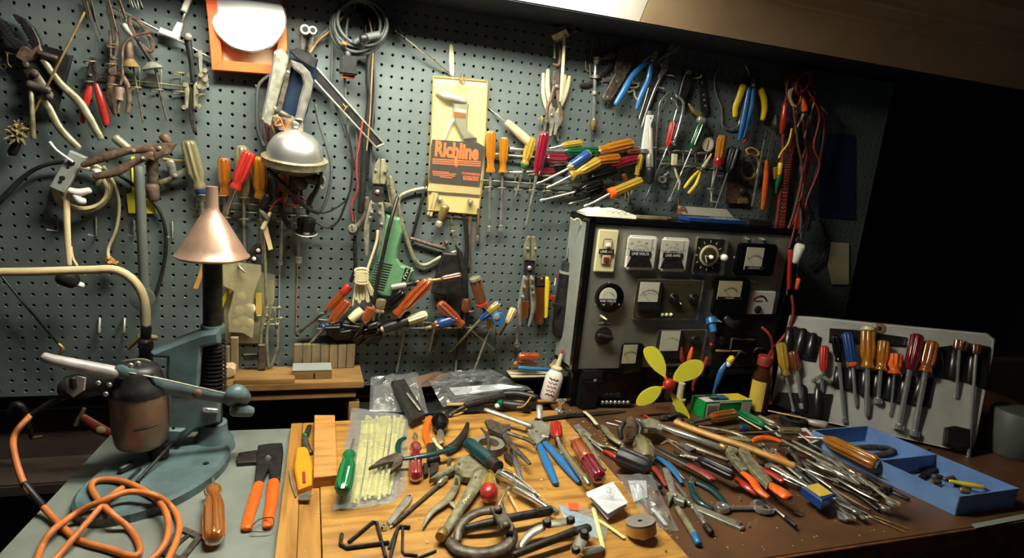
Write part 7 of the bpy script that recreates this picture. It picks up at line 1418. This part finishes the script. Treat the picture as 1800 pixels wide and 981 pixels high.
RR = [('olive rod lying straight across the right pile', [(405, 250), (740, 420)], 10, 'olive_metal', .03), ('slim steel bar beside the olive rod', [(470, 255), (700, 370), (850, 500)], 10, 'nickel', .026), ('grey pry bar with a pointed end', [(520, 370), (740, 490), (900, 570)], 11, 'iron', .012), ('thin chrome shaft lying among the wrenches', [(540, 410), (730, 490)], 6, 'chrome', .02), ('dark punch lying right of the wrench clip', [(700, 500), (840, 560), (960, 650)], 13, 'dark_iron', .004), ('long brown chisel lying right of the wrench clip', [(670, 510), (800, 590), (910, 650)], 12, 'rust', .012), ('black square bar lying along the blue tray', [(955, 450), (1070, 500), (1185, 552)], 16, 'black', .004), ('dark round bar next to the black square bar', [(900, 460), (1020, 540), (1130, 590)], 14, 'dark_iron', .002), ('thin bright rod crossing the pile', [(560, 260), (720, 350), (800, 430)], 6, 'steel', .034), ('dull steel drift lying low in the pile', [(600, 330), (760, 420), (880, 500)], 12, 'iron', .004)]
for lb, P_, r_, m_, h_ in RR: thing('steel_bar', lb, 'bar'); bench(h_); rod('bar', P_, r_, m_, .8, 8, 0)
thing('nut_driver', 'chrome nut driver with a ring head pointing at the tray', 'nut driver'); bench(.03); P = pt((617, 380)); part('ring_head', annulus(P, 15 * mpp(P), 7 * mpp(P), .006, 16), 'chrome'); rod('shaft', [(630, 390), (740, 450), (852, 502)], [12, 13, 5], 'chrome')
wrench('dull open-end wrench at the right end of the pile', (1045, 610), (840, 455), 13, 34, 22, 'nickel', .007, 'combo'); bench(.012)
wrench('bright open-end wrench lying over the dark bars', (1000, 640), (860, 540), 11, 24, 18, 'steel', .006, 'open', name='open_wrench')
bench(.01); wrench('dark double open-end wrench near the black square bar', (1010, 520), (900, 560), 14, 28, 24, 'iron', .008, 'open', name='open_wrench')
for i, (a_, b_) in enumerate((((902, 683), (1112, 776)), ((905, 672), (1135, 758)))): thing('brass_rod', 'thin brass rod ' + ('lying nearest the bench edge', 'lying just behind the other brass rod')[i], 'rod'); bench(.0005); rod('rod', [a_, b_], 5, 'brass')
bench(.016)
pliers('dark slip pliers half hidden under the right pile', [[(390, 280), (460, 290), (480, 330), (430, 330)]], [([(450, 310), (500, 370), (520, 430)], [14, 16, 12], 'iron'), ([(470, 300), (560, 330), (620, 370)], [12, 14, 10], 'iron')], (445, 305, 10), 'iron')
thing('match_card', 'small white and red printed card beside the blue tray', 'card'); bench(.03); plt('card', [(468, 178), (545, 172), (622, 245), (575, 262)], .001, 'cat_white', 0); plt('print', [(500, 195), (545, 190), (600, 240), (575, 250)], .0004, 'red_dull', 0, add=.001)
thing('dark_tape_roll', 'small dark roll behind the white and red card', 'tape'); bench(.0005); P = pt((465, 150)); part('roll', annulus(P, 70 * mpp(P), 40 * mpp(P), .02), 'dark_iron')
thing('flat_stick', 'pale flat stick lying on the dark roll', 'stick'); bench(.022); rod('stick', [(330, 75), (545, 120)], 8, 'wood_pale', .4)
thing('grey_marker', 'grey capped marker beside the dark roll', 'marker'); bench(.0005); rod('marker', [(555, 155), (650, 180)], [20, 26], 'grey_tube')
# blue tray
thing('blue_tray', 'blue plastic parts tray with two compartments', 'tray')
NL = B(1677.8, 905.5, .0005); NR = B(1781, 890, .0005); FLt = B(1428.8, 756.5, .045); FL = FLt - UP * .0445; ev = (NR - NL); FR = FL + ev * 1.0; th = .003; H_ = .045
def wallseg(a, b, nm, h0=H_, h1=H_):
    d = (b - a).normalized(); n = UP.cross(d) * (th / 2); V = []
    for p, h in ((a, h0), (b, h1)): V += [p - n, p + n, p + n + UP * h, p - n + UP * h]
    part(nm, (V, [(0, 1, 2, 3), (7, 6, 5, 4), (0, 4, 5, 1), (1, 5, 6, 2), (2, 6, 7, 3), (3, 7, 4, 0)], False), 'blue_tray')
part('tray_floor', plate([NL, NR, FR, FL], .003, UP), 'blue_tray'); wallseg(NL, NR, 'tray_end'); wallseg(NR, FR, 'tray_side'); wallseg(FL, NL, 'tray_side'); wallseg(FR, FL, 'tray_end'); D0 = FL.lerp(NL, .5); wallseg(D0, D0 + ev, 'divider')
bench(.006)
pliers('old dark pliers lying in the far tray compartment', [[(1180, 290), (1240, 290), (1260, 305), (1190, 310)]], [([(1180, 300), (1060, 300), (920, 290), (815, 292)], [14, 18, 18, 12], 'iron'), ([(1180, 300), (1080, 300), (1000, 330), (890, 335)], [14, 18, 18, 12], 'iron')], (1185, 300, 10), 'iron')
pliers('old dark pliers lying in the near tray compartment', [[(1290, 400), (1370, 395), (1340, 420), (1270, 425)]], [([(1290, 410), (1180, 410), (1080, 400)], [14, 18, 14], 'dark_iron'), ([(1290, 415), (1240, 440), (1200, 470)], [14, 18, 14], 'dark_iron')], (1290, 410, 10), 'dark_iron')
thing('yellow_awl', 'small yellow handled pick lying in the near tray compartment', 'pick'); bench(.014); rod('handle', [(1372, 485), (1480, 512), (1560, 525)], [10, 15, 13], 'yellow'); rod('point', [(1560, 525), (1605, 535)], [8, 2], 'iron')
rj = random.Random(21)
for i in range(9):
    lm = ('rust', 'dark_iron', 'iron', 'brass')[i % 4]; thing('loose_part', 'small ' + ('rusty brown', 'blackened', 'grey iron', 'brassy')[i % 4] + ' metal part heaped in the near tray compartment', 'metal part', 'loose parts in the tray'); bench(.004); x, y = 1240 + rj.uniform(0, 200), 490 + rj.uniform(-25, 60); rod('part', [(x, y), (x + rj.uniform(20, 50), y + rj.uniform(-15, 15))], [rj.uniform(9, 20), rj.uniform(9, 16)], lm, 1, 7)
# ================================================================ tool folder leaning at the right (L zone)
zone(1300, 540, 3.066)
BL = B(1354, 725, .001); BR = B(1700, 799, .001); eb = (BR - BL).normalized(); nb = eb.cross(UP); nb = nb if nb.dot(CAM - BL) > 0 else -nb; lean = .42; npl = (nb * math.cos(lean) + UP * math.sin(lean)).normalized()
plane(BL, npl, 0.0)
thing('tool_folder', 'open grey vinyl tool folder with black loops leaning at the bench end', 'tool case')
out = [(268, 45), (420, 55), (750, 88), (1330, 142), (1372, 175), (1362, 260), (1265, 735), (1245, 765), (1180, 775), (800, 690), (360, 600), (168, 505)]
fo = plt('panel', out, .006, 'vinyl_grey', .001)
rod('welt', out, 5, 'vinyl_black', 1, 6, 0, cap='none', closed=True)
rod('stitching', [(x * .985 + 12, y * .985 + 8, .0062) for x, y in out], 1.6, 'cat_white', .5, 4, 0, cap='none', closed=True, lift=False)
dot('clasp', (755, 115, .006), 30, .004, 'brass', n=12); dot('clasp_stud', (750, 114, .010), 12, .004, 'dark_iron', n=10)
plane(BL, npl, .006)
def pocket(pts, hl, th=.009):
    i = plt('pocket', pts, th, 'vinyl_black', .003)
    for a_, b_ in hl: rod('pocket_ridge', [a_ + (.006 + th * .7,), ((a_[0] + b_[0]) / 2, (a_[1] + b_[1]) / 2, .006 + th * 1.3), b_ + (.006 + th * .7,)], [20, 24, 28], 'vinyl_black', .5, 8, 3, sub=i, lift=False)
pocket([(255, 110), (300, 105), (440, 165), (405, 295), (350, 285), (240, 240)], [((270, 120), (260, 235)), ((345, 125), (320, 250)), ((400, 150), (380, 265))])
pocket([(210, 460), (500, 470), (470, 615), (350, 590), (175, 520)], [((340, 430), (345, 560)), ((425, 440), (425, 590))])
pocket([(485, 115), (625, 125), (900, 165), (910, 215), (480, 190)], [])
pocket([(515, 320), (680, 340), (860, 360), (1050, 385), (1020, 540), (850, 520), (680, 475), (510, 435)], [((537, 330), (530, 420)), ((605, 330), (608, 440)), ((680, 345), (678, 470)), ((750, 350), (740, 480)), ((820, 360), (815, 490)), ((897, 370), (885, 500)), ((990, 380), (960, 500))])
pocket([(1045, 220), (1230, 195), (1345, 215), (1330, 450), (1240, 410), (1050, 375)], [((1075, 230), (1075, 360)), ((1165, 235), (1155, 380)), ((1265, 220), (1255, 400))])
plane(BL, npl, .012)
def fsd(label, butt, neck, tip, r, hm, sr, style='classic', tipk='flat', **k): sd(label, butt + (.016,), neck + (.016,), tip + (.008,), r, hm, sr, style, tipk, shaft=k.pop('shaft', 'chrome'), **k)
fsd('clear yellow screwdriver hanging outside the folder pocket', (220, 195), (245, 375), (292, 565), 28, 'amber_yellow', 8)
fsd('brown screwdriver second in the folder low pocket', (283, 240), (305, 345), (335, 545), 28, 'brown_clear', 9, 'plain', 'nut')
fsd('small red screwdriver in the folder low pocket', (452, 212), (447, 350), (440, 460), 24, 'red', 9, 'plain')
thing('pulley_clip', 'bright steel three-hole bracket clipped on the tool folder', 'bracket'); plt('bracket', [(385, 390), (440, 360), (495, 395), (490, 415), (445, 385), (390, 408)], .006, 'steel', .001, add=.016)
for q in ((400, 394), (445, 370), (488, 403)): dot('rivet', q, 7, .024, 'dark_iron')
fsd('black screwdriver with a slim shaft in the folder', (510, 155), (532, 300), (565, 625), 22, 'black_gloss', 10)
fsd('blue screwdriver with an orange neck in the folder', (572, 142), (602, 310), (626, 542), 30, 'blue_dark', 9, 'plain', 'phil', collar='orange')
fsd('tall amber screwdriver with a cream end cap in folder', (685, 112), (680, 338), (681, 595), 36, 'amber', 13, 'classic', 'phil', endcap='cream')
fsd('short amber nut driver beside the tall amber one', (768, 185), (752, 345), (742, 520), 32, 'amber', 11, 'nut', 'nut')
fsd('orange hex-handled screwdriver with a thin blade in folder', (832, 255), (824, 365), (811, 588), 36, 'orange', 6, 'nut')
fsd('crimson nut driver with a thick shaft in the folder', (948, 152), (905, 345), (852, 660), 36, 'crimson', 14, 'plain', 'nut')
fsd('brown amber nut driver beside the crimson one', (1025, 188), (988, 358), (932, 695), 36, 'amber_dark', 14, 'classic', 'nut')
fsd('brown knob-ended driver in the folder right pocket', (1182, 188), (1170, 240), (1165, 490), 36, 'brown_clear', 8, 'plain', 'flat')
fsd('long chrome-shafted driver at the folder right edge', (1270, 205), (1265, 260), (1228, 830), 24, 'brown_clear', 9, 'plain', 'flat')
thing('dark_bag', 'black vinyl fold bunched at the lower corner of tool folder', 'fold'); plane(BL, npl, .006); plt('fold', [(1100, 650), (1150, 640), (1235, 660), (1230, 760), (1160, 775), (1090, 740)], .02, 'vinyl_black', .006)
thing('stove_can', 'dull grey can standing behind the tool folder', 'can'); P = B(1300 + 1370 / 3.066, 540 + 905 / 3.066, .0); P = Vector((1.62, -.56, .0005)); part('can', lathe(P, P + UP * .12, [(0, .06), (.05, .063), (.95, .063), (1, .058)], 28), 'can_grey')
# wood chips on the bench
rs = random.Random(5); ms = []
for i in range(420):
    if i < 150: u, v = rs.gauss(1015, 45), rs.gauss(775, 22)
    else: u, v = rs.uniform(480, 1600), rs.uniform(770, 975)
    p = B(u, v, .0004)
    if not (-.22 < p.x < 1.3 and -.8 < p.y < -.17): continue
    s = rs.uniform(.0008, .003) * (1.8 if i < 120 else 1); a = rs.uniform(0, 6.28); d = Vector((math.cos(a), math.sin(a), 0)); e = Vector((-d.y, d.x, 0))
    ms.append(plate([p + d * s, p + e * s * .5, p - d * s, p - e * s * .5], .0006, UP))
thing('wood_chips', 'scattered pale wood chips and dust on the bench top', 'wood chips', None, 'stuff'); part('wood_chips', join(*ms), 'wood_pale')
# ================================================================ on top of the instrument case
zone(1000, 350, 3.6325)
zt1 = zt + .0006
def tp(x, y, yy): p = W(1000 + x / 3.6325, 350 + y / 3.6325, yy); return Vector((p.x, -yy, zt1))
thing('cotton_bag', 'limp white cotton bag with faint print on the case top', 'bag')
a, b = tp(80, 100, .11), tp(420, 115, .11); r0 = random.Random(4); V_ = []; Fc_ = []
for i in range(15):
    t = i / 14; c = a.lerp(b, t); h = .021 * (1 - (2 * t - .8) ** 2 * .55) * (.9 + .2 * r0.random())
    if i in (0, 14): h *= .5
    for j in range(9):
        s = math.pi * j / 8; V_.append(c + Vector((r0.uniform(-.003, .003), -math.cos(s) * .036, abs(math.sin(s)) ** .7 * h + r0.uniform(0, .0015))))
for i in range(14):
    for j in range(8): k0 = i * 9 + j; Fc_.append((k0, k0 + 9, k0 + 10, k0 + 1))
Fc_ += [tuple(range(9))[::-1], tuple(range(14 * 9, 15 * 9)), tuple(i * 9 for i in range(15)), tuple(i * 9 + 8 for i in range(15))[::-1]]
part('cloth', (V_, Fc_, True), 'rag')
for i in range(4): q = a.lerp(b, .35 + .11 * i); part('print', sweep([q + Vector((0, -.034, .013)), q + Vector((.012, -.032, .018)), q + Vector((.018, -.036, .012))], .0006, 4), 'print_dark')
for lb, x0, y0, x1, y1, yy, m_, r_ in (('slim steel rod lying on the case top', 425, 95, 650, 105, .09, 'nickel', .003), ('second steel rod on the case top beside the first', 400, 112, 655, 114, .12, 'iron', .003), ('short brass strip lying on the case top edge', 430, 130, 625, 132, .145, 'brass', .0035)):
    thing('steel_rod', lb, 'rod'); a, b = tp(x0, y0, yy), tp(x1, y1, yy); part('rod', sweep([a + UP * r_, b + UP * r_], r_, 8), m_)
thing('copper_coil', 'tangled coil of copper wire on the case top', 'wire'); c = tp(720, 110, .07); 
for i in range(7):
    e1_ = Vector((r0.uniform(-1, 1), r0.uniform(-.6, .6), r0.uniform(-.6, .6))).normalized(); e2_ = e1_.cross(Vector((r0.uniform(-.3, .3), 1, r0.uniform(-.3, .3)))).normalized(); rr_ = .011 + .0035 * (i % 3)
    part('turn', sweep([c + UP * .0185 + e1_ * (rr_ * math.cos(t)) + e2_ * (rr_ * math.sin(t)) for t in (2 * math.pi * k / 18 for k in range(18))], .001, 5, closed=True), 'copper_wire')
part('tail', sweep([c + UP * .018, c + Vector((0, .02, .035)), c + Vector((-.002, .03, .055))], .0012, 5), 'copper_wire')
thing('bit_case', 'open blue drill bit case lying on the case top', 'case'); a, b = tp(770, 140, .135), tp(1135, 165, .135); L_ = b.x - a.x
part('case_base', box(Vector(((a.x + b.x) / 2, -.105, zt1 + .006)), L_, .055, .012, .002), 'blue_dark'); part('lid', plate([Vector((a.x + .004, -.078, zt1 + .013)), Vector((b.x - .004, -.078, zt1 + .013)), Vector((b.x - .012, -.05, zt1 + .034)), Vector((a.x + .012, -.05, zt1 + .034))], .002, Vector((0, -.6, .8)).normalized()), 'grey_tube')
for i in range(7): x = a.x + L_ * (.5 + .065 * i); part('bit', sweep([Vector((x, -.128, zt1 + .0132)), Vector((x + .002, -.09, zt1 + .0132))], .0014, 6), 'chrome')
thing('dark_block', 'small dark box lying at the case top corner', 'box'); a, b = tp(1140, 175, .12), tp(1285, 185, .12); part('dark_block', box(Vector(((a.x + b.x) / 2, -.1, zt1 + .008)), b.x - a.x, .05, .016, .001), 'dark_iron')
thing('corner_latch', 'bent wire catch on the left corner of the case', 'catch'); zone(0, 0, 1); wall(.10); rod('catch', [(1003, 383), (1008, 387), (1014, 384), (1020, 388), (1022, 396)], 1.4, 'cream', 1, 6, 3)
# grey vinyl strip at the bench edge
thing('edge_mat', 'grey vinyl strip lying at the right bench edge', 'strip'); zone(1250, 700, 3.2727); bench(.0005); plt('strip', [(1500, 728), (1790, 672), (1850, 672), (1850, 690), (1520, 752)], .002, 'grey_paint', 0)
# ================================================================ more drivers in the lower rack
zone(500, 420, 4.088); wall(.022)
sd('black-handled screwdriver lying left in the lower rack', (560, 620), (400, 600), (300, 640, .01), 40, 'black', 8, 'plain', shaft='iron')
sd('black screwdriver buried behind the pale yellow one', (700, 650), (560, 670), (470, 745, .01), 42, 'black_gloss', 8, 'plain', shaft='iron')
sd('short black stubby driver below the striped screwdriver', (480, 640), (380, 660), (340, 690, .01), 38, 'black', 8, 'plain', shaft='iron')
sd('dark smoky driver standing behind the orange-amber one', (880, 500), (820, 600), (800, 690, .01), 34, 'brown_clear', 8, 'plain', shaft='iron')
sd('brown-handled driver hanging behind the black grip', (1300, 420), (1290, 520), (1280, 700, .01), 34, 'brown_clear', 8, 'plain', shaft='iron')
thing('rack_shadow', 'flat black plate added as holster hanging behind the lower rack', 'shadow'); wall(.004); plt('shadow', [(320, 600), (680, 600), (700, 700), (660, 750), (380, 740), (300, 680)], .014, 'black', .003)  # added black plate; stands in for the shadow under the tools
# ================================================================ more tools in the right pile
EX = [('chrome socket extension lying along the orange locking pliers', [(300, 300), (420, 390), (520, 470)], [9, 9, 13], 'chrome', .03, 'socket_extension', 'extension bar'),
      ('slim chrome drift above the wrench clip', [(430, 360), (560, 430), (690, 520)], [6, 7, 5], 'chrome', .034, 'steel_bar', 'bar'),
      ('dark cold chisel under the hammer handle end', [(480, 400), (560, 450), (620, 500)], [14, 14, 16], 'dark_iron', .006, 'cold_chisel', 'chisel'),
      ('steel centre punch beside the very long amber screwdriver', [(640, 330), (760, 400), (850, 450)], [9, 11, 5], 'steel', .012, 'centre_punch', 'punch'),
      ('thin black screw extractor in the right pile', [(560, 470), (700, 560), (800, 620)], [6, 7, 5], 'black', .02, 'steel_bar', 'bar'),
      ('bright hexagonal bar right of the wrench clip', [(720, 470), (850, 545), (960, 600)], [9, 9, 9], 'steel', .018, 'steel_bar', 'bar'),
      ('olive pry bar beneath the very long amber screwdriver', [(700, 400), (850, 470), (980, 545)], [11, 12, 14], 'olive_metal', .006, 'pry_bar', 'bar'),
      ('small rusty bolt lying at the front of the right pile', [(480, 665), (520, 680)], [10, 8], 'nickel', .0005, 'bolt_piece', 'bolt'),
      ('long needle file beside the brass rods', [(800, 620), (900, 670), (980, 720)], [6, 7, 3], 'iron', .003, 'needle_file', 'file')]
zone(1250, 700, 3.2727)
for lb, P_, r_, m_, h_, nm, ct in EX: thing(nm, lb, ct); bench(h_); rod('bar', P_, r_, m_, .8, 8, 0)
bench(.026); wrench('chrome ring spanner lying behind the wrench clip', (330, 400), (640, 560), 11, 22, 24, 'chrome', .006, 'ring', name='ring_spanner')
bench(.022); wrench('dull combination wrench with its jaw at the hammer handle', (285, 345), (560, 520), 12, 28, 20, 'nickel', .006)
bench(.03); wrench('small bright open wrench lying on the pry bars', (905, 500), (1020, 590), 9, 24, 18, 'chrome', .006, 'open', name='open_wrench')
bench(.03); pliers('nickel slip pliers lying on top of the right pile', [[(690, 400), (740, 410), (790, 455), (760, 465), (710, 435)]], [([(720, 425), (640, 380), (540, 310)], [12, 13, 8], 'nickel'), ([(735, 440), (640, 410), (550, 360)], [12, 13, 8], 'nickel')], (735, 432, 9), 'nickel')
# ================================================================ more tools in the middle pile
zone(1000, 720, 3.7575)
EX = [('dark iron tyre lever beside the worn black screwdriver', [(700, 290), (860, 330), (960, 400)], [14, 12, 10], 'dark_iron', .008, 'tyre_lever', 'lever'),
      ('olive rod lying under the chrome slide hammer bar', [(620, 190), (760, 240), (900, 300)], [9, 9, 9], 'olive_metal', .008, 'steel_bar', 'bar'),
      ('slim steel blade beside the red and blue pliers', [(640, 335), (700, 400), (760, 460)], [10, 9, 4], 'nickel', .004, 'palette_knife', 'knife'),
      ('thin grey rod beside the two-tone screwdriver', [(95, 240), (180, 330), (240, 400)], [12, 12, 8], 'olive_metal', .002, 'steel_bar', 'bar'),
      ('short red pencil stub behind the iron pipe clamp', [(500, 45), (545, 75)], [10, 8], 'red', .004, 'pencil_stub', 'pencil'),
      ('small white screw lying behind the pipe clamp', [(250, 92), (330, 110)], [6, 5], 'cat_white', .0005, 'long_screw', 'screw'),
      ('slim steel screw lying behind the white screw', [(305, 75), (390, 98)], [5, 5], 'nickel', .0005, 'long_screw', 'screw'),
      ('brown wooden stick under the hammer handle', [(840, 160), (1000, 220), (1150, 300)], [13, 13, 13], 'rust', .006, 'wooden_stick', 'stick'),
      ('dark socket bar lying under the orange locking pliers', [(1180, 350), (1290, 370), (1390, 360)], [20, 18, 14], 'rust', .012, 'socket_bar', 'bar')]
for lb, P_, r_, m_, h_, nm, ct in EX: thing(nm, lb, ct); bench(h_); rod('bar', P_, r_, m_, .8, 8, 0)
for i, q in enumerate(((1460, 605), (1190, 775), (1130, 600), (990, 370), (640, 940), (1085, 640))):
    thing('loose_nut', 'tiny loose steel nut lying on the brown bench top', 'nut', 'loose nuts on the brown top'); bench(.0005); dot('nut', q, (9, 11, 8, 9, 7, 8)[i], .004, 'steel', n=6, dome=False)
zone(700, 760, 4.439); bench(.0005)
for i, q in enumerate(((222, 858), (725, 125), (1115, 372))):
    thing('wood_flake', 'small pale wood flake lying on the wooden top', 'wood flake', 'flakes on the wood'); plt('flake', [(q[0] - 12, q[1]), (q[0] + 4, q[1] - 7), (q[0] + 14, q[1] + 3), (q[0], q[1] + 8)], .001, 'wood_pale', 0)
finish()
